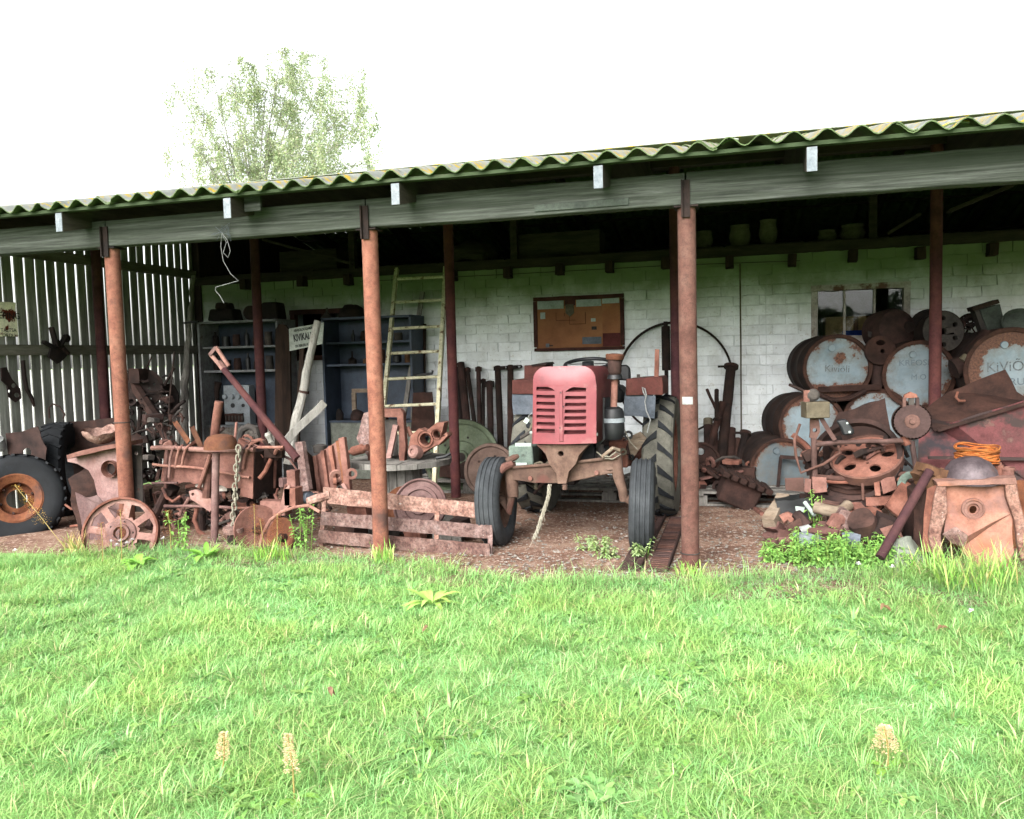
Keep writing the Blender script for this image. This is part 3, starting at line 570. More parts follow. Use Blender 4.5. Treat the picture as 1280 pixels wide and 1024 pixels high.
# scattered broad leaves in the turf (ground cover)
Lf = Leafy()
for i in range(2600):
    x = random.uniform(-5, 2.3); y = random.uniform(1.9, 5.3)
    if not in_view(x, y) or y > float(edge_y(np.array(x))) or vnoise(np.array([x]), np.array([y]), 1.7, 6)[0] < .38: continue
    rosette(Lf, V((x, y, .012)), random.randint(3, 6), random.uniform(.03, .07), random.uniform(.010, .024), random.choice(['83a95a', '77a052', '92b566', '6a9250']), .7)
me = Lf.build('broadleaf_cover', (0, 0, 0)); o = link('broadleaf_cover', me); o['kind'] = 'stuff'; o['label'] = 'broad-leaved weeds scattered through the lawn'
def plant(name, label, cat, p, fn, group=None):
    l_ = Leafy(); fn(l_, V(p)); o = link(name, l_.build(name, p), None, V(p)); o['label'] = label; o['category'] = cat
    if group: o['group'] = group
    return o
plant('broadleaf_plant', 'pale green long-leaved rosette standing out of the lawn before the slatted rack', 'plant', aZ(540, 757), lambda l_, p: rosette(l_, p, 15, .24, .042, 'a9cc6a', .9))
plant('broadleaf_plant', 'low bushy weed with grey-green oval leaves in the lawn before the tractor', 'plant', aZ(742, 1000), lambda l_, p: [rosette(l_, p+V((random.gauss(0, .07), random.gauss(0, .05), .0)), 6, .085, .026, random.choice(['7aa860', '8bb872', '84ae68']), 1.1) for _ in range(9)])
plant('broadleaf_plant', 'large-leaved dock plant at the lawn edge before the spoked wheel', 'plant', aZ(172, 708), lambda l_, p: rosette(l_, p, 12, .24, .055, '8cc653', 1.0))
plant('broadleaf_plant', 'large-leaved dock plant at the lawn edge below the bowl-topped pipe', 'plant', aZ(258, 700), lambda l_, p: rosette(l_, p, 14, .25, .05, '86bd50', 1.2))
plant('broadleaf_plant', 'broad dock leaves in the tall grass before the torn rust tank', 'plant', aZ(1195, 726), lambda l_, p: rosette(l_, p, 9, .26, .07, '86bd50', 1.3))
def seedhead(col, h, n=150, lean=(0, 0), spread=.02):
    def f(l_, p):
        top = p+V((lean[0], lean[1], h)); l_.stem([p, p.lerp(top, .5)+V((.006, 0, 0)), top], .0028, L('9a8a55'))
        for i in range(n):
            t = random.uniform(.42, 1.0); c = p.lerp(top, t); a = random.uniform(0, 6.28); r_ = spread*(1.25-t)*random.uniform(.3, 1.2)+.004
            d = V((math.cos(a), math.sin(a), random.uniform(.2, 1.2))); l_.leaf(c+V((math.cos(a), math.sin(a), 0))*r_, d, V((0, 0, 1)), .0085, .007, vary(col, .3), .3, 2)
        for k in range(3): a = random.uniform(0, 6.28); l_.leaf(p, V((math.cos(a), math.sin(a), .7)), V((0, 0, 1)), .12, .03, vary('8fb955'), .6)
    return f
plant('dock_seed_head', 'shorter of the two dry beige dock seed heads in open lawn below the rack', 'seed head', aZ(277, 975), seedhead('e8d4a8', .17, 330, (.018, .0), .022))
plant('dock_seed_head', 'taller of the two dry beige dock seed heads in open lawn below the rack', 'seed head', aZ(368, 1000), seedhead('ead8ae', .215, 400, (-.02, .01), .02))
plant('dock_seed_head', 'bushy beige dock seed head in the lawn before the scrap heap', 'seed head', aZ(1110, 962), seedhead('e6cfa4', .15, 480, (-.012, .0), .045))
plant('dock_seed_head', 'yellow dry dock seed head leaning across the rim of the big tyre', 'seed head', aZ(85, 690), seedhead('cfa64c', .52, 330, (-.42, -.05), .07))
for i, (px, py, h, lb) in enumerate(((128, 705, .3, 'rust-brown dock seed head beside the spoked wheel rim'), (152, 706, .40, 'rust-brown dock seed head growing through the spoked wheel'), (214, 694, .34, 'rust-orange dock seed head beside the pipe under the box frame'), (318, 694, .38, 'rust-red dock seed head against the half-sunk disc'), (345, 698, .33, 'rust-red dock seed head right of the half-sunk disc'), (331, 700, .30, 'low rust-red dock seed head before the half-sunk disc'))):
    plant('dock_seed_head', lb, 'seed head', aZ(px, py), seedhead('8f5a38', h, 420, (random.uniform(-.03, .03), 0), .06))
def bush(n, rx, ry, h, col, ls=.035, stems=8):
    def f(l_, p):
        for k in range(stems):
            a = random.uniform(0, 6.28); r_ = random.random()**.5; b = p+V((rx*r_*math.cos(a), ry*r_*math.sin(a), 0)); hh = h*random.uniform(.55, 1.05); t = b+V((random.uniform(-.06, .06), random.uniform(-.06, .06), hh)); l_.stem([b, b.lerp(t, .5), t], .003, vary('7a9a4a'))
            for i in range(n):
                q = b.lerp(t, random.uniform(.15, 1.0)); a = random.uniform(0, 6.28); d = V((math.cos(a), math.sin(a), random.uniform(-.1, .6)))
                l_.leaf(q+d*.01, d, V((0, 0, 1)), ls*random.uniform(.4, 1.2), ls*random.uniform(.3, .6), vary(col, .25), .5, 3)
    return f
for px, py, rx, h, st, lb in ((1000, 708, .24, .17, 40, 'low bright green nettle clump at the left end of the scrap heap'), (1050, 706, .32, .24, 70, 'thick bright green nettle bush before the middle of the scrap heap'), (1022, 690, .05, .42, 4, 'tall thin leafy weed rising through the scrap heap'), (1088, 714, .24, .20, 36, 'green nettle clump at the foot of the slanting pipe'), (382, 690, .06, .38, 6, 'leafy green weed growing at the end of the slatted rack'), (225, 692, .06, .34, 5, 'thin leafy weed under the rusty box frame'), (762, 700, .08, .16, 6, 'small pale weed by the front wheel of the tractor'), (735, 690, .07, .14, 5, 'pale weed on bare earth under the tractor'), (800, 700, .07, .18, 5, 'thin weed against the ribbed front tyre')):
    plant('nettle_bush', lb, 'weed', aZ(px, py), bush(34, rx, rx*.55, h, '86b45c' if px not in (735, 762, 800) else '9db37c', stems=st))
def tuft(n, h, spread, cols):
    def f(l_, p):
        for k in range(n):
            a = random.uniform(0, 6.28); b = p+V((random.uniform(-1.5, 1.5)*spread, random.uniform(-.9, .9)*spread, 0)); d = V((math.cos(a)*.35, math.sin(a)*.35, 1)); l_.leaf(b, d, V((math.cos(a), math.sin(a), .1)), h*random.uniform(.5, 1.15), .007, vary(random.choice(cols), .2), random.uniform(.1, .5), 4)
    return f
for px, py, n, h, sp, lb in ((1260, 735, 130, .34, .12, 'tall rank grass tuft before the right strut of the torn tank'), (1165, 722, 110, .28, .10, 'tall grass tuft at the left foot of the torn tank'), (1215, 740, 120, .26, .12, 'grass tuft under the hanging flap of the torn tank'), (480, 706, 70, .2, .06, 'grass tuft at the foot of the pipe before the rack'), (862, 724, 60, .17, .05, 'grass tuft round the foot of the pipe with a white dab'), (95, 694, 60, .24, .05, 'dry straw tuft beside the big tyre'), (345, 702, 90, .24, .09, 'tangled grass tuft below the half-sunk disc')):
    plant('grass_tuft', lb, 'grass', aZ(px, py), tuft(n, h, sp, ['8fbf55', 'a5c766', '79ad4a', 'c4bd80'] if px != 95 else ['cdbb83', 'b59f62', '9ab25e']))
def flower(l_, p):
    l_.stem([p, p+V((0, 0, .05))], .0025, L('7a9a4a'))
    for k in range(22):
        a = random.uniform(0, 6.28); e = random.uniform(0, 1.3); d = V((math.cos(a)*math.cos(e), math.sin(a)*math.cos(e), math.sin(e))); l_.leaf(p+V((0, 0, .055)), d, V((0, 0, 1)), .02, .009, vary('e6e2e4', .08), .2, 2)
for px, py in ((140, 694), (147, 699), (152, 693), (160, 696), (166, 692), (205, 690), (1073, 726), (1115, 730), (1128, 706), (1260, 705), (20, 706), (1214, 790)):
    plant('white_flower', 'small round white flower head among the lawn grass', 'flower', aZ(px, py)+V((0, 0, .05)), flower, 'white flowers in the lawn')
for px, py, lb in ((536, 797, 'curled dry brown leaf lying in the lawn before the rack'), (1178, 798, 'brown dead leaf lying in the lawn before the torn tank'), (412, 877, 'pale dry leaf lying in open lawn'), (1106, 770, 'small withered leaf lying in the lawn before the slanting pipe')):
    plant('fallen_leaf', lb, 'leaf', aZ(px, py)+V((0, 0, .05)), lambda l_, p: [l_.leaf(p+V((random.uniform(-.01, .01), 0, random.uniform(0, .015))), V((random.uniform(-1, 1), random.uniform(-.6, .2), .3)), V((0, -.6, 1)), .04, .022, vary('7a6048'), 1.0) for _ in range(3)])
# ================================================================ birch behind the shed
def birch():
    base = aY(318, 440, 27); base.z = 0; T = Thing('birch_tree', 'thin-crowned pale green birch tree rising behind the shed roof', 'tree', base)
    r = random.Random(5); tr = MB(); lf = Leafy(); fork = base+V((.2, 0, 5.2))
    tr.tube([base, base.lerp(fork, .5)+V((.1, 0, 0)), fork], [.24, .19, .15], 9); br = MB()
    tips = [(205, 150), (215, 105), (245, 130), (262, 85), (285, 72), (300, 110), (318, 62), (335, 95), (355, 60), (372, 78), (392, 66), (408, 100), (430, 105), (455, 118), (470, 128), (445, 160), (395, 135), (350, 130), (270, 150), (235, 175), (300, 165), (425, 180), (340, 175), (380, 185), (260, 195), (310, 200), (205, 195), (455, 205)]
    for (px, py) in tips:
        yy = 27+r.uniform(-2.6, 2.6); e = aY(px, py, yy); s0 = fork+V((r.uniform(-.2, .2), r.uniform(-.2, .2), r.uniform(-.8, .5)))
        mid = s0.lerp(e, .5)+V((0, 0, .7)); pts = [s0, s0.lerp(mid, .5)+V((0, 0, .15)), mid, mid.lerp(e, .55)+V((0, 0, .2)), e]; br.tube(pts, [.05, .036, .024, .015, .006], 5)
        right = px > 290; hang = 12 if right else 10
        for k in range(hang):
            t = r.uniform(.35, 1); q = (pts[2].lerp(pts[3], (t-.35)/.3) if t < .65 else pts[3].lerp(e, (t-.65)/.35))
            q2 = q+V((r.gauss(0, .6), r.gauss(0, .6), r.uniform(-.15, .35))); ln = r.uniform(.4, 1.5); q3 = q2+V((r.uniform(-.2, .2), r.uniform(-.2, .2), -ln)); br.tube([q, q2, q3], [.011, .007, .003], 4)
            for j in range(r.randint(130, 260) if right else r.randint(60, 130)):
                c = (q2.lerp(q3, r.random()) if r.random() < .8 else q.lerp(q2, r.random()))+V((r.gauss(0, .085), r.gauss(0, .085), r.gauss(0, .05)))
                a = r.uniform(0, 6.28); lf.leaf(c, V((math.cos(a), math.sin(a), r.uniform(-1.2, .2))), V((r.uniform(-1, 1), r.uniform(-1, 1), 1)).normalized(), r.uniform(.055, .085), r.uniform(.036, .055), vary(r.choice(['9aaa7e', 'abb88e', '90a274', 'b8c09c']), .2), .2, 2)
    T.add('trunk', tr, 'bark'); T.add('limbs', br, 'bark'); o = link('crown', lf.build('crown', base, 'birch_leaf'), T.o); o['kind'] = 'stuff'
birch()
# ================================================================ far wood edge across the field, behind the viewer (mirrored in the window)
def wood_edge():
    l_ = Leafy(); r = random.Random(9)
    for i in range(46):
        x = -60+i*2.9+r.uniform(-1, 1); y = -48+r.uniform(-4, 4); h = r.uniform(3.6, 6.2); rx = r.uniform(1.8, 3.0)
        for k in range(110):
            a = r.uniform(0, 6.28); z = r.random()**.7; rr_ = rx*math.sqrt(max(.05, 1-(2*z-.9)**2))*r.uniform(.6, 1.05)
            l_.leaf(V((x+rr_*math.cos(a), y+rr_*math.sin(a), h*z+.1)), V((r.uniform(-1, 1), r.uniform(-1, 1), r.uniform(-.6, .6))), V((r.uniform(-.5, .5), r.uniform(-.5, .5), 1)).normalized(), r.uniform(.7, 1.3), r.uniform(.6, 1.1), vary(r.choice(['4f6b38', '5c7840', '44602f']), .2), .2, 2)
    o = link('far_wood', l_.build('far_wood', (0, 0, 0))); o['kind'] = 'stuff'; o['label'] = 'far edge of a green wood across the field'
wood_edge()
# ================================================================ helpers for scrap pieces
A = aY
def slab(pts, Y, th, holes=(), vec=None):
    return MB().prism([A(p[0], p[1], p[2] if len(p) > 2 else Y) for p in pts], vec or (0, th, 0), [[A(q[0], q[1], Y) for q in h] for h in holes])
def pxc(cx, cy, r, n=14, ry=None): return [(cx+r*math.cos(6.2832*k/n), cy+(ry or r)*math.sin(6.2832*k/n)) for k in range(n)]
def rod(pts, r, n=8): return MB().tube([A(*p) for p in pts], r, n)
def tyre_prof(R, W, ri):   # closed cross-section
    return [(ri, -W*.36), (ri+.02*R, -W*.42), (ri+(R-ri)*.45, -W*.5), (R-.10*R, -W*.48), (R-.025*R, -W*.38), (R, -W*.2), (R, W*.2), (R-.025*R, W*.38), (R-.10*R, W*.48), (ri+(R-ri)*.45, W*.5), (ri+.02*R, W*.42), (ri, W*.36)]
def disc_holes(c, axis, R, th, holes, n=36, up=None):
    """flat disc with holes; holes = [(radius from centre, angle, rx, ry)] ; returns MB"""
    x, y, d = frame(V(axis), up); c = V(c); O = [c+x*(R*math.cos(6.2832*k/n))+y*(R*math.sin(6.2832*k/n)) for k in range(n)]; H = []
    for rc, a, rx, ry in holes:
        e = x*math.cos(a)+y*math.sin(a); t = -x*math.sin(a)+y*math.cos(a); q = c+e*rc; H.append([q+e*(rx*math.cos(6.2832*k/14))+t*(ry*math.sin(6.2832*k/14)) for k in range(14)])
    return MB().prism(O, d*th, H)
# ================================================================ left: tyres
def big_tyre(label, c, axis, R, W, ri, rim=True, up=None, lugs=26):
    T = Thing('tractor_tyre', label, 'tyre', (c.x, c.y, c.z-R)); m = MB().lathe(tyre_prof(R, W, ri), c, axis, 48, True); t = T.add('tyre_casing', m, 'rubber', smooth=40)
    x, y, d = frame(V(axis)); lg = MB()
    for k in range(lugs):
        a = 6.2832*k/lugs; e = x*math.cos(a)+y*math.sin(a); tn = -x*math.sin(a)+y*math.cos(a)
        for s_ in (-1, 1): lg.bar(c+e*(R+.004)+d*(s_*W*.05), c+e*(R-.012)+d*(s_*W*.46)+tn*.05, .03, .016, up=tuple(e))
    T.add('tread', lg, 'rubber', parent=t, kind='stuff')
    if rim:
        r_ = ri
        m = MB().lathe([(r_+.012, -W*.44), (r_-.005, -W*.42), (r_-.012, -W*.34), (r_-.035, -W*.30), (r_-.04, W*.2), (r_-.055, W*.22), (r_-.055, W*.12), (r_*.42, W*.06), (r_*.40, 0), (r_-.07, .02), (r_-.06, -W*.28), (r_, -W*.46)], c, -V(axis), 40); q = T.add('rim', m, 'rust_orange')
        for k in range(6): a = 6.2832*k/6+.3; e = x*math.cos(a)+y*math.sin(a); T.add('wheel_bolt', MB().tube([c+e*(r_*.62)-d*.02, c+e*(r_*.62)+d*.045], .011, 6), 'rust_dark', parent=q)
    return T
c = A(21, 624, 5.62); big_tyre('large black tractor tyre with rusty rim lying against the scrap by the slat wall', c, (.66, -.70, .22), .385, .25, .2)
c = A(78, 590, 6.45); big_tyre('worn black tractor tyre standing edge-on behind the torn rust plate', c, (.86, .50, .05), .48, .24, .27, rim=False)
one('rust_plate', 'torn brown rust plate leaning between the two black tyres', 'metal sheet', slab([(6, 543), (24, 540), (46, 533), (52, 548), (60, 560), (58, 577), (66, 600), (66, 618), (50, 622), (41, 596), (38, 580), (24, 584), (10, 570)], 5.98, .006, [pxc(33, 566, 6, 10, 5)]), 'rust_dark', crumple=(.08, .02, 5))
one('rust_sheet', 'wide brown rust sheet standing behind the tyre and the pipe post', 'metal sheet', slab([(84, 528), (118, 526), (150, 522), (176, 545), (180, 640), (96, 640), (88, 560)], 6.62, .006), 'rust_dark', crumple=(.1, .03, 3))
one('handle_loop', 'bent flat iron loop standing on top of the edge-on tyre', 'iron loop', rod([(62, 523, 6.45), (61, 510, 6.45), (66, 505, 6.45), (74, 508, 6.45), (81, 518, 6.45), (79, 523, 6.45)], .008, 6), 'rust_dark')
p = A(-2, 553, 5.9); one('white_bottle', 'small white plastic canister resting on the scrap beside the rimmed tyre', 'bottle', MB().lathe([(0, -.08), (.05, -.078), (.056, 0), (.05, .04), (.02, .06), (.018, .08), (0, .082)], p, (.3, -.5, .7), 16), 'white_wire')
# ---- cast housing with its flange and boss
T = Thing('cast_housing', 'rusty cast axle housing with a flanged arm and round boss hole', 'machine part', A(135, 668, 5.62))
m = slab([(84, 571), (116, 563), (148, 556), (150, 575), (150, 640), (128, 668), (121, 620), (117, 600), (110, 588), (96, 580), (85, 577)], 5.60, .14); b = T.add('body', m, 'rust_pink', bevel=.008, crumple=(.09, .008, 6))
c = A(139, 586, 5.585); T.add('boss', MB().lathe([(.048, .02), (.05, -.012), (.068, -.016), (.072, .03)], c, (.15, -1, 0), 22), 'rust_pink'); T.add('bore', MB().lathe([(0, 0), (.049, 0)], c+V((0, .012, 0)), (0, -1, 0), 20), 'rust_black')
T.add('flange', slab([(83, 569), (116, 560), (150, 553), (150, 558), (117, 566), (84, 574)], 5.50, .26), 'rust', crumple=(.1, .008, 5))
m = MB(); c = A(128, 548, 5.62)
m.lathe([(.155*math.cos(t), -.115*math.sin(t)) for t in (0, .35, .7, 1.05, 1.35, 1.57)]+[(.148*math.cos(t), -.108*math.sin(t)) for t in (1.57, 1.3, 1.0, .7, .35, 0)], c+V((0, 0, .07)), (.15, -.1, 1), 26)
for q in m.v:
    if q.z > c.z+.045: q.z += .045*noise.noise(q*14)+.02*math.sin(q.x*30)
one('torn_bowl', 'shallow rust bowl with a ragged rim lying on the cast housing', 'bowl', m, 'rust_flaky', crumple=(.05, .008, 12))
T = Thing('torn_tank', 'open rusted tank shell with a torn front sheet beside the big tyre', 'tank', A(112, 676, 5.5))
T.add('front_sheet', MB().prism(ragged([A(94, 616, 5.48), A(108, 622, 5.47), A(122, 619, 5.46), A(134, 634, 5.46), A(150, 645, 5.46), A(150, 680, 5.44), A(107, 680, 5.44), A(100, 650, 5.45)], .035, .008, (0, 1, 2, 3)), (0, .005, 0)), 'rust_pink', crumple=(.06, .012, 6))
T.add('side_shell', MB().prism(ragged([A(83, 598, 5.6), A(106, 586, 5.72), A(122, 583, 5.74), A(128, 606, 5.74), A(131, 632, 5.74), A(104, 640, 5.6), A(98, 668, 5.58), A(92, 640, 5.58)], .04, .006), (.004, .006, 0)), 'rust_dark', crumple=(.06, .02, 5))
# ---- spoked wheel at the post
T = Thing('spoked_wheel', 'pinkish rusty spoked iron wheel leaning at the foot of the pipe post', 'wheel', A(152, 706, 5.15)); c = A(152, 667, 5.17); ax = V((.42, -.86, .30)); R_ = .272
x, y, d = frame(ax); n = 48; H = [[c+x*(.045*math.cos(6.2832*k/14))+y*(.045*math.sin(6.2832*k/14)) for k in range(14)]]
for k in range(8):
    a = 6.2832*k/8+.2; H.append([c+x*(r_*math.cos(a+t))+y*(r_*math.sin(a+t)) for r_, t in ((.125, -.17), (.14, 0), (.125, .17), (.18, .25), (.228, .27), (.238, 0), (.228, -.27), (.18, -.25))])
w_ = T.add('spokes', MB().prism([c+x*(R_*math.cos(6.2832*k/n))+y*(R_*math.sin(6.2832*k/n)) for k in range(n)], d*.014, H), 'rust_pink')
T.add('rim', MB().lathe([(R_-.012, -.03), (R_+.004, -.03), (R_+.004, .045), (R_-.012, .045)], c, ax, 48, True), 'rust', crumple=(.05, .004, 20))
T.add('hub', MB().lathe([(.045, .012), (.048, .05), (.066, .05), (.07, .03), (.108, .026), (.115, .012)], c, ax, 28), 'rust_pink')
for k in range(5): a = 6.2832*k/5; T.add('bolt_hole', MB().lathe([(0, 0), (.009, 0)], c+d*.0285+(x*math.cos(a)+y*math.sin(a))*.088, ax, 8), 'rust_black')
one('perforated_plate', 'grey-brown drilled iron plate standing behind the first pipe post', 'metal plate', slab([(156, 556), (177, 557), (179, 640), (160, 640)], 5.80, .008, [pxc(170, 567, 2.6, 8), pxc(164, 600, 2, 8), pxc(173, 612, 2, 8)]), 'iron_grey')
# ---- things hung on the slat wall
def onwall(px, py, off=.06): return aX(px, py, XS+off)
T = Thing('enamel_sign', 'rust-eaten cream enamel sign with dark lettering hung on the slat wall', 'sign', onwall(4, 421, .09))
a_, b_ = onwall(-14, 376, .085), onwall(22, 421, .085); m = MB(); m.box(((XS+.085), (a_.y+b_.y)/2, (a_.z+b_.z)/2), (.006, abs(b_.y-a_.y), abs(a_.z-b_.z))); T.add('plate', m, 'sign_rusty', bevel=.004, crumple=(.07, .006, 8))
cm = V((XS+.094, (a_.y+b_.y)/2, (a_.z+b_.z)/2)); lettering(T, 'SSLEPING', .085, 'ink', cm+V((0, 0, .03)), (0, 1, 0), (0, 0, 1)); lettering(T, 'TALTSA\nORDU', .05, 'ink', cm+V((0, .04, -.13)), (0, 1, 0), (0, 0, 1))
T = Thing('hanging_bracket', 'black forged iron star-shaped bracket hanging from the slat wall rail', 'bracket', onwall(72, 452, .12))
o_ = onwall(72, 434, .12); Yd = V((0, 1, 0)); Zd = V((0, 0, 1)); T.add('plate', MB().prism([onwall(*q, .11) for q in ((62, 436), (71, 424), (80, 434), (86, 441), (74, 453), (70, 455), (60, 446))], (.02, 0, 0)), 'rust_black', crumple=(.05, .01, 9))
for q in (((71, 434), (64, 409)), ((70, 436), (54, 427)), ((74, 434), (82, 420)), ((77, 436), (85, 443))): T.add('arm', MB().bar(onwall(*q[0], .125), onwall(*q[1], .125), .03, .055, up=(1, 0, 0)), 'rust_black', bevel=.008)
T.add('eye', MB().lathe([(.02, -.014), (.042, -.014), (.042, .014), (.02, .014)], onwall(83, 423, .125), (1, 0, 0), 14, True), 'rust_black')
one('drilled_strap', 'dark rusty strap with a row of large round holes hung on the slats', 'iron strap', MB().prism([onwall(*q, .05) for q in ((0, 460), (8, 459), (14, 474), (24, 486), (25, 498), (18, 503), (10, 496), (8, 482), (1, 476))], (.012, 0, 0), [[onwall(*q, .05) for q in pxc(*h, 8)] for h in ((16, 482, 3), (20, 494, 3.4), (11, 489, 2.2))]), 'rust_dark', crumple=(.04, .006, 9))
one('curved_bar', 'dark curved iron bar hung from a nail on the slats', 'iron bar', MB().tube([onwall(*q, .06) for q in ((29, 450), (30, 470), (33, 486), (40, 498), (43, 508))], [.022, .024, .022, .02, .012], 6), 'rust_dark', crumple=(.05, .008, 8))
one('leather_strap', 'narrow dark strap hanging beside the inner dark post', 'strap', MB().tube([onwall(*q, .06) for q in ((126, 452), (129, 480), (132, 505), (137, 514))], [.018, .02, .018, .02], 5), 'rust_black')
# ---- dark machinery by the slat wall
T = Thing('mower_head', 'dark rusty machine head with a perforated round guard on a slanting beam', 'machine', A(196, 600, 7.1)); c = A(178, 486, 7.1)
hs_ = [(.13, .3+k*1.0, .014, .014) for k in range(6)]+[(.07, k*1.5, .012, .012) for k in range(4)]; g_ = T.add('round_guard', disc_holes(c, (.5, -.8, .2), .2, .02, hs_), 'rust_black', crumple=(.08, .012, 6))
T.add('hood', MB().lathe([(.17, -.10), (.205, -.05), (.21, .02), (.17, .03)], c, (.5, -.8, .2), 18, a0=.2, a1=3.4), 'rust_black')
T.add('gearbox', MB().box(A(172, 470, 7.05), (.13, .12, .14)), 'rust_dark', crumple=(.07, .02, 7))
T.add('slanting_beam', MB().bar(A(160, 470, 7.1), A(222, 566, 6.8), .06, .08), 'rust_dark', crumple=(.15, .01, 5))
T.add('stub_arm', MB().bar(A(182, 500, 7.05), A(197, 520, 7.0), .05, .07), 'rust_black')
T.add('strut', MB().tube([A(176, 505, 7.1), A(171, 560, 7.0), A(170, 600, 6.9)], .022, 7), 'rust_black')
T.add('strut', MB().tube([A(200, 520, 6.95), A(180, 530, 6.95), A(172, 545, 6.9)], .015, 7), 'rust_dark')
one('plough_share', 'black curved plough blade with a hooked tail against the slats', 'plough blade', slab([(193, 482), (205, 480), (216, 482), (220, 492), (223, 515), (221, 521), (205, 519), (200, 512), (207, 508), (208, 494), (199, 492), (194, 488)], 7.4, .03), 'rust_black', crumple=(.05, .03, 6))
for q, r_, lb in ((((163, 560), (176, 540), (196, 532)), .014, 'thin dark bent rod lying over the scrap by the slats'), (((210, 540), (212, 500), (218, 440)), .009, 'thin dark straight rod leaning on the slats'), (((196, 580), (188, 552), (200, 545), (214, 550)), .018, 'thick dark crooked rod in the scrap behind the box frame')):
    one('bent_rod', lb, 'rod', rod([(*p, 6.9) for p in q], r_, 7), 'rust_black')
one('driftwood_pole', 'gnarled weathered grey pole leaning in the corner by the blue cabinet', 'pole', MB().tube([A(227, 600, 7.9), A(231, 540, 8.0), A(229, 500, 8.1), A(233, 455, 8.2), A(236, 420, 8.3), A(241, 345, 8.45)], [.05, .046, .052, .034, .032, .026], 9), 'wood_grey', crumple=(.09, .022, 7))
one('pole_clamp', 'dark iron crossbar clamped round the corner pole', 'clamp', MB().tube([A(229, 404, 8.3), A(248, 402, 8.3)], .012, 7), 'black_metal')
one('dead_branch', 'bare crooked grey branch beside the corner pole', 'branch', MB().tube([A(222, 590, 7.7), A(224, 545, 7.8), A(220, 500, 7.9), A(214, 468, 8.0)], [.022, .02, .016, .008], 7), 'wood_grey', crumple=(.08, .02, 8))
for q, lb in ((((219, 528), (236, 553)), 'rust-orange angle iron standing out of the box frame, nearer the slats'), (((240, 534), (252, 560)), 'rust-orange angle iron standing out of the box frame, nearer the dome')):
    a, b = A(*q[0], 5.95), A(*q[1], 5.9); m = MB(); m.bar(a, b, .05, .006, up=(0, 1, 0)); m.bar(a+V((-.024, .025, 0)), b+V((-.024, .025, 0)), .006, .05, up=(0, 1, 0)); one('angle_iron', lb, 'angle iron', m, 'rust_orange')
# ================================================================ rusty box frame with its clamps
T = Thing('box_frame_machine', 'rusty box-bodied seed drill frame with rails and hooked clamps', 'machine', A(262, 668, 5.8)); YB = 5.80
T.add('front_panel', MB().prism(ragged([A(207, 562, YB), A(318, 566, YB), A(314, 612, YB), A(250, 604, YB), A(200, 602, YB)], .05, .012, (2, 3)), (0, .01, 0)), 'rust', crumple=(.09, .012, 4))
T.add('side_panel', MB().prism(ragged([A(318, 566, YB+.01), A(350, 561, YB+.42), A(350, 612, YB+.42), A(318, 626, YB+.01)], .06, .008, (2,)), (.008, 0, 0)), 'rust_dark', crumple=(.09, .012, 4))
T.add('end_plate', slab([(303, 561), (317, 563), (316, 624), (300, 620)], YB-.03, .012), 'rust', bevel=.003)
T.add('rear_panel', slab([(215, 558), (352, 558), (352, 600), (215, 598)], YB+.43, .008), 'rust_dark')
for q, r_ in ((((190, 560), (215, 560), (262, 563), (318, 562)), .02), (((191, 581), (240, 584), (312, 597)), .011), (((205, 633), (262, 633), (325, 636)), .012), (((190, 604), (222, 604)), .01), (((322, 559), (354, 559)), .012)): T.add('rail', rod([(*p, YB-.05) for p in q], r_), 'rust_pink', crumple=(.1, .006, 7))
for xx in (209, 345): T.add('upright', rod([(xx, 560, YB-.04 if xx < 300 else YB+.3), (xx-2, 610, YB-.04 if xx < 300 else YB+.3)], .014), 'rust')
for xx, yy in ((216, 597), (224, 585), (232, 583), (304, 590), (309, 586)):
    T.add('clamp', rod([(xx-5, yy, YB-.05), (xx-3, 572, YB-.06), (xx, 561, YB-.09), (xx+4, 557, YB-.04), (xx+7, 560, YB+.05)], .011, 7), 'rust_pink')
T.add('axle', rod([(200, 668, YB+.1), (262, 668, YB+.1), (330, 668, YB+.1)], .02), 'rust_dark')
T.add('curved_leg', rod([(247, 632, YB), (243, 650, YB-.02), (248, 664, YB-.03), (260, 672, YB-.02)], .018), 'rust')
T.add('curved_leg', rod([(203, 610, YB-.05), (208, 622, YB-.07), (216, 627, YB-.07), (226, 620, YB-.05)], .013), 'rust')
T.add('leg', rod([(252, 634, YB+.1), (254, 672, YB+.1)], .03), 'rust_dark'); T.add('leg', rod([(322, 630, YB+.25), (322, 668, YB+.2)], .025), 'rust_dark'); T.add('leg', rod([(208, 600, YB+.2), (206, 668, YB+.2)], .02), 'rust_dark')
T.add('drop_arm', slab([(236, 614), (244, 612), (262, 622), (268, 632), (262, 640), (248, 630), (238, 624)], YB-.1, .03, [pxc(241, 618, 2, 8)]), 'rust_pink')
for i in range(9): T.add('dark_rod', rod([(205+i*13, 640+random.uniform(-4, 6), YB+.2), (222+i*12, 655+random.uniform(-8, 8), YB+.1)], .009, 5), 'rust_black')
for q in ((254, 604), (282, 608)): T.add('white_bearing', MB().box(A(*q, YB+.05), (.09, .08, .065)), 'stone_white', crumple=(.05, .012, 9))
one('cracked_pipe', 'dark rusty slanting pipe lying under the left end of the box frame', 'pipe', rod([(186, 660, 5.7), (206, 618, 5.95)], .035), 'rust_dark')
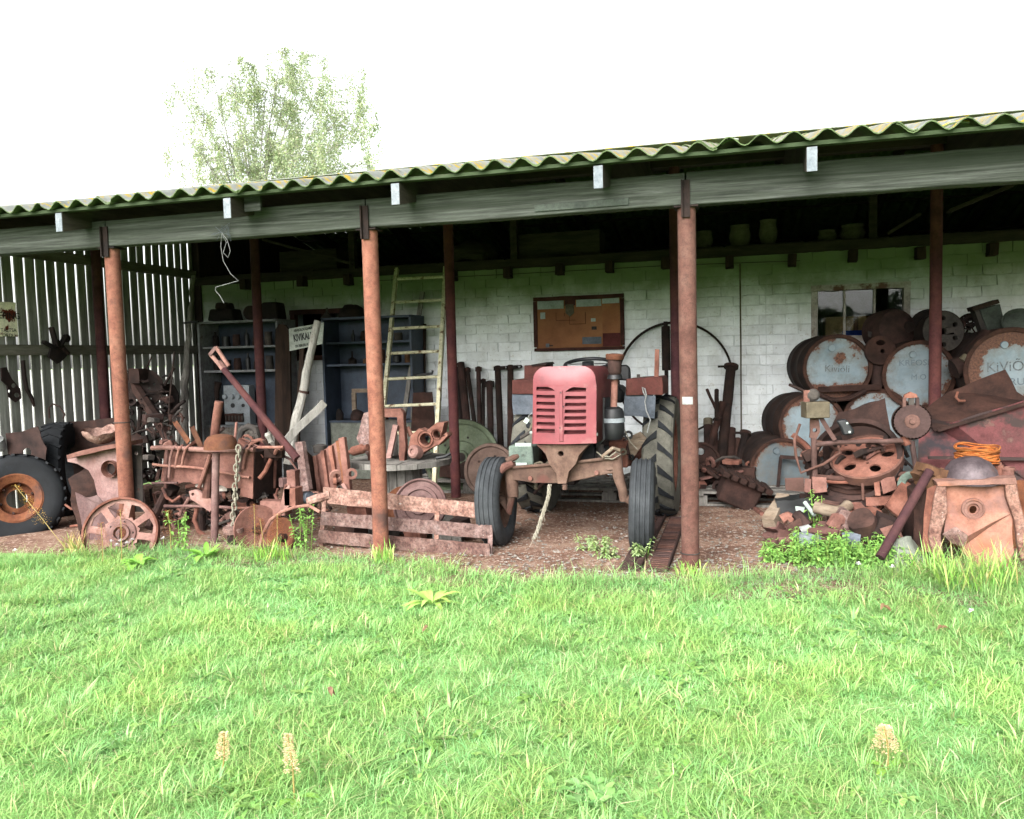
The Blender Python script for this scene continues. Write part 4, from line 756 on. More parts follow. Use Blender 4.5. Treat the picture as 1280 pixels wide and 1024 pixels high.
# ---- dome on pipe, chain, spool
T = Thing('dome_pipe', 'upright rusty pipe passing through an upturned round rust bowl', 'pipe', A(269, 678, 5.52))
T.add('lower_pipe', rod([(270, 566, 5.52), (269, 620, 5.52), (268, 680, 5.52)], .029, 12), 'rust_pink'); T.add('upper_pipe', rod([(268, 548, 5.6), (270, 528, 5.6), (274, 502, 5.6)], .034, 12), 'rust')
c = A(276, 561, 5.52); T.add('bowl', MB().lathe([(0, .115), (.05, .112), (.095, .098), (.122, .06), (.128, 0), (.12, 0), (.113, .058), (.09, .088), (.05, .10), (0, .104)], c, (0, 0, 1), 28), 'rust_orange')
T.add('side_pipe', rod([(261, 574, 5.55), (258, 622, 5.56)], .034, 10), 'rust'); T.add('prop', rod([(263, 568, 5.5), (249, 610, 5.5)], .016, 8), 'rust')
T = Thing('hanging_chain', 'heavy pale rusty chain hanging down beside the bowl-topped pipe', 'chain', A(291, 660, 5.44)); n = 17
for k in range(n):
    t = k/(n-1); c = A(298-7*t+1.2*math.sin(k*1.3), 561+96*t, 5.46-.02*t); a = (k % 2)*1.5708+.5; xx = V((math.cos(a), math.sin(a), 0)); pts = [c+xx*(.017*math.cos(q))+V((0, 0, .031*math.sin(q))) for q in [6.2832*i/10 for i in range(10)]]; T.add('link', MB().tube(pts, .0072, 6, True), 'rope', smooth=50)
T = Thing('iron_spool', 'short rusty flanged iron spool standing on the ground under the chain', 'spool', A(293, 680, 5.42)); c = A(293, 682, 5.42); T.add('core', MB().lathe([(0, .0), (.055, .0), (.05, .09), (0, .09)], c, (0, 0, 1), 16), 'rust_dark')
for z in (0, .125): T.add('flange', MB().lathe([(0, -.02), (.078, -.02), (.082, 0), (.078, .022), (0, .022)], c+V((0, 0, z)), (.1, -.1, 1), 18), 'rust_flaky', crumple=(.04, .008, 14))
T = Thing('hitch_shackle', 'thick dark iron shackle lying on top of the box frame', 'shackle', A(311, 560, 6.0)); T.add('bow', MB().tube([A(301, 558, 6.0), A(300, 546, 6.0), A(303, 537, 6.0), A(311, 533, 6.0), A(319, 536, 6.0), A(322, 546, 6.0), A(319, 558, 6.0)], .03, 8), 'iron_grey'); T.add('ear', MB().lathe([(.02, -.03), (.045, -.03), (.045, .03), (.02, .03)], A(318, 548, 5.98), (.3, -1, 0), 16, True), 'iron_grey')
one('iron_lump', 'rusty hooked casting lying against the shackle', 'machine part', MB().tube([A(296, 566, 5.9), A(302, 552, 5.9), A(310, 560, 5.88), A(316, 553, 5.88), A(325, 551, 5.9), A(335, 556, 5.92)], [.03, .035, .03, .022, .016, .02], 8), 'rust', crumple=(.05, .012, 9))
one('wooden_knob', 'small pale worn wooden knob lying on the scrap beside the long lever', 'knob', MB().lathe([(0, -.04), (.026, -.034), (.022, 0), (.03, .03), (.02, .05), (0, .052)], A(337, 548, 5.85), (-.3, -.2, 1), 12), 'wood_pale')  # a small turned wooden knob
# ---- long lever
T = Thing('long_lever', 'long rusty lever with a forked handle slanting up over the box frame', 'lever', A(374, 578, 5.75)); a, b = A(372, 574, 5.75), A(280, 462, 6.1); T.add('bar', MB().tube([a, a.lerp(b, .5), b], [.034, .03, .026], 10), 'rust_pipe_dark')
hd = A(266, 440, 6.15); T.add('fork', MB().bar(b, A(273, 452, 6.12), .05, .03), 'rust_pink', bevel=.004)
for q in (((280, 462), (263, 443)), ((286, 458), (270, 434)), ((262, 444), (270, 434))): T.add('fork_arm', MB().bar(A(*q[0], 6.12), A(*q[1], 6.14), .02, .03), 'rust_pink', bevel=.003)
# ---- wooden pole and plank
T = Thing('wooden_pole', 'split pale grey wooden pole with an iron ring leaning before the blue cabinet', 'pole', A(361, 575, 6.7)); T.add('shaft', MB().tube([A(360, 580, 6.7), A(372, 520, 6.85), A(385, 460, 7.0), A(397, 402, 7.15)], [.052, .048, .04, .034], 10), 'wood_pale', crumple=(.08, .012, 6)); c = A(380, 490, 6.93); T.add('iron_ring', MB().lathe([(.044, -.012), (.05, -.012), (.05, .012), (.044, .012)], c, V((12, 4, 60)), 16, True), 'rust_dark')
one('broken_plank', 'short broken grey plank leaning beside the wooden pole', 'plank', MB().bar(A(352, 556, 6.5), A(406, 503, 6.7), .045, .075), 'wood_pale', crumple=(.07, .012, 8), bevel=.004)
# ---- discs half sunk, channel pieces
for c_, R_, ax, lb, mt in (((322, 662), .185, (.75, -.6, .25), 'rusty dished harrow disc half sunk in weeds, its edge to the chain', 'rust'), ((352, 672), .15, (-.3, -.9, .3), 'small rust-orange harrow disc lying low in the weeds', 'rust_orange')):
    c = A(*c_, 5.5); T = Thing('harrow_disc', lb, 'disc', (c.x, c.y, 0)); T.add('dish', MB().lathe([(.02, -.035), (R_*.5, -.025), (R_, .02), (R_+.004, .012), (R_*.5, -.034), (.02, -.044)], c, ax, 32, True), mt); T.add('hub', MB().lathe([(0, .02), (.03, .02), (.035, -.04), (.0, -.04)], c, ax, 12), 'rust_dark')
one('iron_hoop', 'thin rusty iron hoop standing in the weeds before the harrow discs', 'hoop', MB().tube([A(324, 692, 5.33), A(328, 668, 5.35), A(338, 650, 5.38), A(352, 640, 5.4), A(368, 634, 5.42), A(386, 632, 5.42), A(400, 640, 5.4)], .013, 7), 'rust_pink')
T = Thing('channel_bracket', 'stepped rusty channel bracket standing behind the harrow discs', 'bracket', A(364, 640, 5.65)); T.add('upper_box', MB().box(A(367, 600, 5.68), (.075, .08, .16)), 'rust', bevel=.004); T.add('lower_box', MB().box(A(367, 620, 5.62), (.10, .12, .14)), 'rust', bevel=.004); T.add('wing', slab([(355, 612), (362, 606), (362, 632), (350, 645), (350, 634)], 5.56, .012), 'rust_pink'); T.add('foot', MB().box(A(345, 634, 5.66), (.22, .1, .11)), 'rust')
one('flat_iron_post', 'leaning flaky flat iron post beside the ribbed casting', 'iron post', MB().prism([A(368, 553, 5.8), A(377, 552, 5.8), A(386, 613, 5.66), A(376, 615, 5.66)], (.01, .05, 0)), 'rust_flaky', bevel=.004, crumple=(.08, .006, 9))
T = Thing('ribbed_casting', 'rusty ribbed iron casting standing open like a book beside the round table', 'casting', A(410, 616, 5.85))
T.add('left_leaf', MB().prism([A(378, 560, 5.85), A(391, 572, 5.98), A(395, 614, 5.98), A(384, 612, 5.85)], (.006, .012, 0)), 'rust_dark', crumple=(.1, .01, 6)); T.add('right_leaf', MB().prism([A(391, 572, 5.98), A(425, 549, 5.9), A(436, 612, 5.86), A(395, 614, 5.98)], (0, .012, 0)), 'rust', crumple=(.09, .01, 6))
for i in range(4):
    t = .1+.28*i; T.add('rib', MB().bar(A(391+34*t, 572-23*t, 5.96-.08*t), A(396+39*t, 613, 5.96-.11*t), .03, .035, up=(0, 1, 0)), 'rust' if i < 3 else 'rust_orange', crumple=(.07, .008, 12))
T.add('end_post', MB().bar(A(428, 547, 5.88), A(436, 612, 5.84), .055, .05, up=(0, 1, 0)), 'rust', bevel=.005, crumple=(.08, .006, 9)); T.add('pot', MB().lathe([(0, .0), (.05, .0), (.06, .06), (.03, .07), (0, .07)], A(400, 566, 6.0), (0, 0, 1), 14), 'iron_grey')
one('white_canister', 'dented white tin lying under the flat iron post', 'tin', MB().lathe([(0, -.05), (.045, -.05), (.045, .05), (0, .05)], A(383, 622, 5.72), (.9, -.3, .2), 16), 'blue_faded', crumple=(.04, .008, 10))
# ================================================================ slatted rack
T = Thing('slatted_rack', 'low flaky rust rack of three flat slats on upright straps before the pipe post', 'rack', A(508, 700, 5.5)); YR_ = 5.52
for i, q in enumerate((((404, 609), (617, 631), (618, 649), (404, 629)), ((402, 640), (615, 657), (615, 674), (400, 656)), ((398, 663), (612, 680), (612, 698), (397, 678)))):
    yy = YR_+.10-.05*i; T.add('slat', MB().prism([A(*p, yy) for p in q], (0, .012, 0)), 'rust_flaky', crumple=(.06, .006, 9))
for q in (((404, 622), (396, 692)), ((545, 640), (541, 702)), ((613, 633), (609, 703)), ((470, 630), (464, 700))):
    a, b = A(*q[0], YR_+.07), A(*q[1], YR_-.06+.03); T.add('strap', MB().bar(a+V((0, .03, 0)), b+V((0, .05, 0)), .035, .010, up=(0, 1, 0)), 'rust_flaky', crumple=(.1, .004, 9))
one('clay_pipe', 'short tan rusted exhaust pipe lying on the end of the slatted rack', 'pipe', MB().tube([A(386, 627, 5.62), A(400, 622, 5.62), A(414, 619, 5.64)], [.035, .04, .034], 10), 'rust_flaky', crumple=(.05, .01, 9))
c = A(525, 632, 5.95); T = Thing('ringed_lid', 'round rusty lid with raised concentric rings behind the slatted rack', 'lid', (c.x, c.y, 0)); T.add('lid', MB().lathe([(0, .015), (.05, .015), (.055, .03), (.075, .03), (.08, .012), (.12, .012), (.125, .028), (.15, .028), (.155, .01), (.19, .01), (.2, .03), (.215, .02), (.215, -.02), (0, -.02)], c, (.1, -.9, .35), 40), 'rust_pink')
one('orange_basin', 'rust-orange basin lying on its side between the rack and the round table', 'basin', MB().lathe([(0, .02), (.11, .015), (.15, .06), (.16, .055), (.115, 0), (0, .005)], A(502, 634, 6.05), (-.3, -.8, .5), 28), 'rust_orange')
for q, s_, mt, nm, lb in (((455, 640), (.2, .15, .13), 'rust', 'iron_block', 'square rusty block lying behind the slatted rack near the pipe'), ((482, 672), (.16, .14, .14), 'iron_grey', 'stone_block', 'grey rounded lump lying behind the slatted rack'), ((560, 668), (.22, .2, .09), 'wood_grey', 'wood_offcut', 'flat grey wooden offcut lying behind the slatted rack near the tyre'), ((440, 668), (.2, .16, .12), 'rust_dark', 'iron_block', 'dark rusty block lying behind the lower rack slats'), ((575, 655), (.12, .12, .1), 'rust_dark', 'iron_block', 'small dark block lying beside the tractor front tyre'), ((520, 680), (.14, .1, .09), 'rust', 'iron_block', 'small rusty block lying under the ringed lid')):
    p = A(*q, 5.85); p.z = max(p.z, s_[2]/2+.01); m = MB(); m.box(p, s_, Matrix.Rotation(random.uniform(-.5, .5), 3, 'Z') @ Matrix.Rotation(random.uniform(-.2, .2), 3, 'X')); m2 = m; one(nm, lb, 'scrap', m2, mt, crumple=(.07, .02, 7))
one('dark_canister', 'black canister standing in the shade under the round table top', 'canister', MB().lathe([(0, 0), (.06, 0), (.065, .2), (.03, .25), (0, .25)], V((A(443, 600, 6.2).x, 6.2, .02)), (0, 0, 1), 14), 'black_metal')
# ================================================================ cable drum table and what lies on it
ct = A(501, 573, 6.45); zt = ct.z; T = Thing('cable_drum_table', 'wooden cable drum used as a round table, grey top on a thick staved core', 'table', (ct.x, ct.y, 0)); R_ = .435
for i in range(6):   # planks of the round top
    x0_, x1_ = -R_+i*2*R_/6, -R_+(i+1)*2*R_/6-.004; pts = []
    for k in range(7): x_ = x0_+(x1_-x0_)*k/6; pts.append((x_, math.sqrt(max(0, R_*R_-x_*x_))))
    lp = [V((ct.x+a, ct.y+b, zt-.045)) for a, b in pts]+[V((ct.x+a, ct.y-b, zt-.045)) for a, b in pts[::-1]]
    lp = [p for j, p in enumerate(lp) if (p-lp[j-1]).length > 1e-4]; T.add('top_plank', MB().prism(lp, (0, 0, .045+random.uniform(-.002, .002))), 'wood_grey', crumple=(.12, .004, 9))
for k in range(16):
    a = 6.2832*k/16; e = V((math.cos(a), math.sin(a), 0)); t = V((-math.sin(a), math.cos(a), 0)); c = V((ct.x, ct.y, 0))+e*.165; m = MB(); m.box(c+V((0, 0, (zt-.05)/2+.025)), (.03, .062, zt-.1), Matrix.Rotation(a, 3, 'Z')); T.add('stave', m, 'wood_grey')
T.add('base_disc', MB().lathe([(0, .012), (R_, .012), (R_, .05), (0, .05)], (ct.x, ct.y, 0), (0, 0, 1), 36), 'wood_grey')
T = Thing('iron_arch_casting', 'rusty arched cast iron frame standing on the round table', 'casting', V((ct.x-.15, ct.y-.1, zt))); YF = ct.y-.16
T.add('arch', slab([(462, 522), (466, 511), (500, 511), (504, 516), (507, 560), (505, 577), (499, 577), (498, 545), (496, 522), (470, 522), (468, 577), (459, 577)], YF, .06), 'rust', bevel=.006, crumple=(.07, .006, 9)); T.add('wedge_side', slab([(455, 516), (462, 514), (463, 578), (448, 552), (446, 548)], YF+.02, .09), 'rust_flaky', crumple=(.07, .01, 7)); T.add('inner_plate', slab([(491, 531), (497, 532), (488, 573), (482, 573)], YF-.03, .03), 'rust_pink'); T.add('back_plate', slab([(470, 524), (496, 524), (497, 570), (469, 570)], YF+.075, .006), 'iron_grey', crumple=(.1, .008, 5))
T = Thing('exhaust_manifold', 'rusty engine manifold with two round ports lying on the round table', 'machine part', A(530, 574, 6.35)); YM = 6.33
T.add('body', slab([(510, 560), (513, 545), (524, 536), (532, 540), (545, 529), (555, 528), (552, 545), (558, 541), (560, 545), (548, 556), (535, 562), (520, 572), (511, 570)], YM, .12, [pxc(532, 549, 7, 12), pxc(546, 543, 4.4, 10)]), 'rust', bevel=.005, crumple=(.06, .008, 9))
for q, r_ in (((532, 549), .054), ((546, 543), .034)): T.add('port', MB().lathe([(r_*.86, .01), (r_*.86, -.02), (r_*1.25, -.02), (r_*1.3, .012)], A(*q, YM), (0, -1, .05), 18), 'rust')
c = A(519, 565, YM-.02); T.add('end_flange', MB().lathe([(0, .03), (.02, .03), (.022, .045), (.04, .045), (.055, .03), (.058, -.04), (0, -.04)], c, (-.3, -.9, .2), 16), 'rust_pink'); T.add('stub', rod([(514, 545, YM+.05), (509, 534, YM+.05)], .022), 'rust')
T = Thing('spindle', 'rusty turned spindle lying on the edge of the round table', 'spindle', A(446, 566, 6.2)); T.add('shaft', MB().lathe([(0, -.12), (.018, -.12), (.02, -.05), (.04, -.04), (.042, .06), (.025, .08), (.03, .12), (0, .125)], A(446, 563, 6.2), (1, -.2, .25), 14), 'rust')
one('small_wrench', 'small black tool lying on the edge of the round table', 'tool', rod([(545, 573, 6.3), (556, 571, 6.32), (563, 567, 6.35)], .014, 6), 'black_metal')
# ================================================================ left cabinet
def cab(name, label, xa, xb, yt, Yf, dep, shelves, body, edge, base_py, top=None):
    a, b = A(xa, yt, Yf), A(xb, yt, Yf); x0_, x1_, zt = a.x, b.x, (a.z+b.z)/2; T = Thing(name, label, 'cabinet', ((x0_+x1_)/2, Yf, 0)); cx = (x0_+x1_)/2; yc = Yf+dep/2
    for x in (x0_, x1_): m = MB(); m.box((x, yc, zt/2+.01), (.025, dep, zt)); T.add('side', m, edge if name == 'paint_cabinet' else body)
    m = MB(); m.box((cx, Yf+dep-.01, zt/2+.01), (x1_-x0_-.026, .015, zt)); T.add('back', m, body); m = MB(); m.box((cx, yc, zt), (x1_-x0_+.03, dep, .025)); T.add('top', m, edge)
    out_ = []
    for py in shelves: z = A((xa+xb)/2, py, Yf+.06).z; m = MB(); m.box((cx, yc+.02, z), (x1_-x0_-.03, dep-.06, .024)); T.add('shelf', m, edge); out_.append(z+.0125)
    m = MB(); z = out_[-1]; m.box((cx, yc+.03, z/2), (x1_-x0_-.03, dep-.1, z-.05)); T.add('base_box', m, 'stone_white' if name == 'paint_cabinet' else 'cloth'); return T, x0_, x1_, zt, out_
T, a_, b_, ztop, sh_ = cab('paint_cabinet', 'paint-splashed dark blue cabinet with tins and an instrument panel on its shelves', 247, 345, 402, 8.35, .4, (434, 464, 533), 'cabinet_blue', 'cabinet_edge', 580)
YC = 8.35
def bottle(T_, x, y, z, r, h, mat, nm, lb, cat, neck=.4): return one(nm, lb, cat, MB().lathe([(0, 0), (r, 0), (r, h*.62), (r*.95, h*.68), (r*neck, h*.8), (r*neck, h), (0, h)], (x, y, z), (0, 0, 1), 14), mat)
names = ['tall dark bottle', 'squat black tin', 'dark rusty can', 'thin black bottle', 'round brown pot', 'dull grey tin', 'small dark jar']
for k, z in enumerate(sh_[:2]):
    for i in range(7):
        x = a_+.09+i*(b_-a_-.18)/6; nm = names[i]; h = (.18, .12, .14, .20, .13, .16, .1)[i]
        bottle(T, x, YC+.2, z, (.035, .05, .045, .03, .06, .045, .035)[i], h, ('rust_black', 'black_metal', 'rust_dark', 'black_metal', 'wood_dark', 'iron_grey', 'rust_black')[i], 'bottle' if 'bottle' in nm else 'tin', nm+(' on the upper shelf of the paint-splashed cabinet' if k == 0 else ' on the second shelf of the paint-splashed cabinet'), 'bottle' if 'bottle' in nm else 'tin', (.4, 1, .9, .35, .8, 1, .7)[i])
T = Thing('instrument_panel', 'grey instrument panel with three knobs and two round dials in the dark blue cabinet', 'instrument', A(296, 530, YC+.04)); q0, q1 = A(279, 482, YC+.06), A(313, 531, YC+.06)
m = MB(); m.box(((q0.x+q1.x)/2, YC+.12, (q0.z+q1.z)/2), (q1.x-q0.x, .12, q0.z-q1.z)); T.add('case', m, 'panel_grey', bevel=.004)
for xx in (282, 291, 299): T.add('knob', MB().lathe([(0, .035), (.026, .035), (.03, 0), (0, 0)], A(xx, 496, YC+.06), (0, -1, 0), 16), 'panel_grey')
for xx, r_ in ((291, .027), (304, .021)): T.add('dial', MB().lathe([(0, .006), (r_, .006), (r_, -.01), (0, -.01)], A(xx, 507, YC+.058), (0, -1, 0), 18), 'black_metal')
m = MB(); m.box(A(293, 522, YC+.05), (.24, .03, .10)); T.add('terminal_strip', m, 'rust_dark', crumple=(.05, .008, 12))
for i in range(6): m = MB(); m.box(A(283+i*4, 523, YC+.03), (.02, .02, .06)); T.add('terminal', m, 'iron_grey')
one('black_hand_drill', 'black hand drill standing in the lower bay of the dark blue cabinet', 'tool', MB().tube([A(273, 478, YC+.1), A(271, 490, YC+.1), A(272, 510, YC+.1), A(273, 530, YC+.1)], [.045, .03, .02, .03], 9), 'rust_black')
one('oil_can', 'dark dented oil can standing left in the dark blue cabinet', 'can', MB().lathe([(0, 0), (.07, 0), (.075, .14), (.03, .2), (.02, .3), (0, .3)], (a_+.1, YC+.18, sh_[2]), (0, 0, 1), 14), 'rust_black')
one('white_jar', 'pale jar standing right in the dark blue cabinet behind the inner post', 'jar', MB().lathe([(0, 0), (.05, 0), (.055, .12), (.04, .15), (0, .15)], (b_-.1, YC+.16, sh_[2]), (0, 0, 1), 14), 'iron_grey')
for q, s_, lb in (((282, 394), (.34, .26, .14), 'flat dark case lying on top of the paint-splashed cabinet'), ((281, 384), (.17, .2, .08), 'small dark hump-backed case on top of the flat case'), ((342, 391), (.22, .26, .2), 'square black box on the right of the cabinet top')):
    p = A(*q, YC+.2); p.z = max(p.z, ztop+s_[2]/2+.013) if q[1] > 388 else ztop+.2; m = MB(); m.box(p, s_, Matrix.Rotation(.1, 3, 'Z'), .85); one('dark_case', lb, 'case', m, 'rust_black', bevel=.02)
one('round_tin', 'round dark drum lying on its side on top of the paint-splashed cabinet', 'tin', MB().lathe([(0, -.1), (.085, -.1), (.085, .1), (0, .1)], V((A(317, 396, YC+.2).x, YC+.2, ztop+.1)), (.2, -1, 0), 18), 'rust_black')
one('brown_board', 'tall dark brown board with a rounded top standing between the two cabinets', 'board', slab([(343, 570), (344, 412), (348, 405), (356, 406), (362, 414), (364, 560)], 8.2, .03), 'wood_dark', bevel=.004)
# ---- sign on its stake
T = Thing('site_sign', 'white enamel sign reading KIVIKALME on a dark stake behind the wooden pole', 'sign', A(374, 560, 8.05)); YS = 8.05
TLp, TRp, BRp, BLp = A(361, 411, YS), A(405, 403, YS), A(403, 430, YS), A(362, 439, YS); T.add('plate', MB().prism([TLp, TRp, BRp, BLp], (0, .006, 0)), 'sign_white', bevel=.002)
rg = (TRp-TLp); ctr = (TLp+TRp+BRp+BLp)/4+V((0, -.004, 0)); upv = TLp-BLp
lettering(T, 'KIVIKALME', .105, 'ink', ctr-rg*.03, rg, upv, bold=.003, sx=.56); lettering(T, 'ARHEOLOOGIAMÄLESTIS', .04, 'ink', ctr+upv*.34, rg, upv, sx=.66, bold=.001); lettering(T, 'ON RIIKLIKU KAITSE ALL', .04, 'ink', ctr-upv*.36, rg, upv, sx=.62, bold=.001)
T.add('stake', MB().bar(A(378, 436, YS+.03), A(370, 575, YS-.2), .05, .03, up=(0, 1, 0)), 'wood_dark')
# ================================================================ slate-blue cabinet
T, a_, b_, ztop, sh_ = cab('slate_cabinet', 'tall slate-blue open cabinet with old tools on its shelves', 402, 512, 397, 8.64, .40, (428, 456, 527), 'cabinet_slate', 'cabinet_slate', 575); YC = 8.64
for fx, k, nm, lb, cat, prof, mt in ((.28, 0, 'bottle', 'thin dark bottle on the top shelf of the slate cabinet', 'bottle', [(0, 0), (.022, 0), (.022, .08), (.01, .11), (.01, .14), (0, .14)], 'black_metal'), (.44, 0, 'clock', 'round dark clock-like casting on the top shelf of the slate cabinet', 'casting', [(0, 0), (.075, .01), (.08, .05), (.07, .11), (.03, .13), (0, .13)], 'rust_dark'), (.8, 0, 'tin', 'pale squat tin on the top shelf of the slate cabinet', 'tin', [(0, 0), (.05, 0), (.05, .09), (0, .09)], 'iron_grey'), (.26, 1, 'oil_can', 'small dark spouted oil can on the middle shelf of the slate cabinet', 'can', [(0, 0), (.05, 0), (.05, .05), (.012, .08), (.008, .15), (0, .15)], 'rust_black'), (.46, 1, 'wood_plane', 'low reddish-brown block on the middle shelf of the slate cabinet', 'tool', [(0, 0), (.08, 0), (.075, .05), (.04, .07), (0, .07)], 'wood_brown'), (.60, 1, 'tin', 'tall dark tin on the middle shelf of the slate cabinet', 'tin', [(0, 0), (.045, 0), (.045, .16), (0, .16)], 'rust_dark'), (.78, 1, 'flask', 'round dark flask on the middle shelf of the slate cabinet', 'flask', [(0, 0), (.05, .01), (.055, .08), (.02, .13), (0, .14)], 'black_metal'), (.9, 1, 'jar', 'brown jar at the end of the middle shelf of the slate cabinet', 'jar', [(0, 0), (.035, 0), (.04, .1), (0, .11)], 'wood_brown')):
    one(nm, lb, cat, MB().lathe(prof, (a_+(b_-a_)*fx, YC+.17, sh_[k]), (0, 0, 1), 14), mt)
z = sh_[2]; x_ = a_+(b_-a_)*.3; T = Thing('wooden_try_square', 'pale wooden angle piece standing on the lower shelf of the slate cabinet', 'tool', (x_, YC+.15, z)); m = MB(); m.box((x_-.03, YC+.15, z+.16), (.05, .03, .32)); T.add('upright', m, 'wood_log'); m = MB(); m.box((x_+.05, YC+.15, z+.345), (.2, .03, .045)); T.add('arm', m, 'wood_log')
for fx, s_, mt, lb in ((.33, (.17, .14, .13), 'rust_dark', 'brown hump-backed casting on the lower shelf of the slate cabinet'), (.62, (.13, .12, .09), 'rust_dark', 'small brown casting on the lower shelf behind the pipe post'), (.12, (.08, .1, .14), 'rust_black', 'dark ring-shaped part at the left of the lower cabinet shelf')):
    m = MB().lathe([(0, 0), (s_[0]*.5, 0), (s_[0]*.5, s_[2]*.5), (s_[0]*.35, s_[2]*.85), (0, s_[2])], (a_+(b_-a_)*fx, YC+.1, z+.002), (0, 0, 1), 16); one('small_casting', lb, 'casting', m, mt, crumple=(.04, .012, 12))
one('cutting_blade', 'thin pale blade lying at the front of the lower cabinet shelf', 'blade', MB().box((a_+(b_-a_)*.45, YC+.07, z+.008), (.2, .03, .006)), 'wood_grey')
for q, nm, lb, prof, mt in (((440, 391), 'dark_engine_part', 'dark lumpy engine part lying on top of the slate cabinet', [(0, 0), (.16, 0), (.15, .09), (.08, .15), (0, .16)], 'rust_black'), ((409, 398), 'funnel', 'small dull metal funnel upturned on the slate cabinet top', [(0, .13), (.012, .13), (.015, .07), (.085, .0), (.09, .0), (.02, .075)], 'iron_grey')):
    p = A(*q, YC+.18); p.z = ztop+.013; one(nm, lb, 'machine part' if nm[0] == 'd' else 'funnel', MB().lathe(prof, p, (0, 0, 1), 18), mt, crumple=(.06, .02, 8) if nm[0] == 'd' else None)
# ---- ladder against the wall
T = Thing('metal_ladder', 'yellowed peeling metal ladder leaning against the brick wall', 'ladder', A(508, 604, 7.9))
def lad(px_t, px_b): return A(*px_t, 9.02), A(*px_b, 8.25)
lt, lb_ = A(496, 336, 8.98), aZ(469, 622, 0); rt, rb = A(557, 334, 8.98), aZ(542, 626, 0)
T.add('rail', MB().bar(lt, lb_, .042, .05, up=(0, -1, .3)), 'cream_paint', bevel=.003); T.add('rail', MB().bar(rt, rb, .042, .05, up=(0, -1, .3)), 'cream_paint', bevel=.003)
def on_rail(a, b, py):
    lo, hi = 0., 1.
    for _ in range(30):
        t = (lo+hi)/2
        if topx(a.lerp(b, t))[1] < py: lo = t
        else: hi = t
    return a.lerp(b, lo)
for y_l, y_r in ((349, 346), (378, 375), (411, 408), (442, 439), (474, 471), (508, 505), (542, 540), (575, 576)): T.add('rung', MB().tube([on_rail(lt, lb_, y_l), on_rail(rt, rb, y_r)], .017, 8), 'cream_paint')
one('grey_plank', 'narrow grey plank leaning on the wall behind the ladder', 'plank', MB().bar(A(528, 365, 9.0), A(505, 520, 8.75), .05, .03, up=(0, 1, 0)), 'wood_grey')
one('grey_plank', 'dark upright plank standing against the wall right of the leaning plank', 'plank', MB().bar(A(529, 405, 9.02), A(527, 540, 8.95), .07, .03, up=(0, 1, 0)), 'wood_dark')
one('grey_plank', 'grey cross plank standing low behind the ladder', 'plank', MB().bar(A(518, 414, 8.95), A(516, 540, 8.8), .05, .03, up=(0, 1, 0)), 'wood_grey')
one('rusty_door_leaf', 'mottled rusty rectangular panel leaning behind the ladder foot', 'metal plate', slab([(516, 491), (540, 490), (545, 545), (513, 545)], 8.5, .02), 'rust_dark', bevel=.006)
one('black_clamp', 'black iron clamp with a hooked end hanging behind the ladder', 'clamp', rod([(515, 470, 8.7), (528, 468, 8.7), (540, 467, 8.7), (541, 463, 8.7)], .016, 7), 'black_metal')
# ---- wire hanging from the eave
one('hanging_wire', 'thin pale tangled wire hanging from the front beam', 'wire', rod([(277, 291, 5.31), (284, 300, 5.3), (288, 314, 5.3), (285, 322, 5.3), (279, 316, 5.3), (283, 303, 5.3), (277, 292, 5.3), (276, 308, 5.3), (279, 326, 5.32), (288, 342, 5.34), (298, 351, 5.36), (284, 355, 5.36), (270, 359, 5.36), (269, 363, 5.36), (275, 370, 5.36), (280, 379, 5.36)], .0015, 5), 'white_wire')
m = MB()
for i in range(9): m.tube([A(270+random.uniform(-8, 14), 290+random.uniform(-8, 8), 5.31), A(278+random.uniform(-8, 10), 286+random.uniform(-10, 8), 5.29), A(280+random.uniform(-10, 10), 296+random.uniform(-8, 10), 5.31)], .0015, 4)
one('wire_tangle', 'tangle of fine blue-grey fishing line caught on the beam', 'wire', m, 'blue_faded')
# ================================================================ rods leaning on the wall between post and tractor
for k, (xt, yt, xb, yb, r_, flange, lb) in enumerate(((571, 460, 577, 560, .034, 0, 'dark rusty pipe leaning on the wall, next to the inner post'), (576, 454, 587, 560, .045, 0, 'thickest dark rusty pipe of the row leaning on the wall'), (584, 460, 597, 560, .026, 1, 'slim rusty rod tilting right in the leaning row'), (598, 459, 600, 560, .026, 1, 'slim upright rusty rod right of the tilting one'), (604, 474, 604, 560, .02, 2, 'short thin dark rod with a round knob head'), (612, 477, 614, 575, .036, 3, 'short thick pipe with a side lug at its head'), (622, 458, 627, 585, .036, 4, 'tall dark shaft with an eyed tab, left of the pair'), (638, 457, 638, 585, .036, 4, 'tall dark shaft with an eyed tab, nearest the tractor'))):
    T = Thing('drive_shaft', lb, 'shaft', A(xb, yb+20, 8.6)); a, b = A(xt, yt, 9.0), A(xb, yb, 8.62); b2 = b+(b-a)*((b.z-.12)/(a.z-b.z)); T.add('shaft', MB().tube([a, a.lerp(b2, .5), b2], r_, 10), 'rust_dark' if k % 2 else 'rust_black')
    if flange in (1, 2): T.add('head', MB().tube([a, a+V((0, 0, -.05))], r_*1.5, 10), 'rust_dark')
    if flange == 3: T.add('lug', MB().bar(a+V((.05, -.01, -.03)), a+V((-.08, -.01, -.03)), .05, .07), 'rust_black', bevel=.005)
    if flange == 4: T.add('eyed_tab', MB().prism([a+V(q) for q in ((-.04, -.03, 0), (.13, -.03, .005), (.145, -.03, -.015), (.13, -.03, -.035), (-.04, -.03, -.05))], (0, .03, 0), [[a+V(q) for q in ((.09, -.03, -.005), (.125, -.03, -.008), (.125, -.03, -.024), (.09, -.03, -.026))]]), 'rust_black')
    c = a.lerp(b, .82); T.add('collar', MB().tube([c, c+(b-a).normalized()*.07], r_*1.6, 10), 'rust_black')
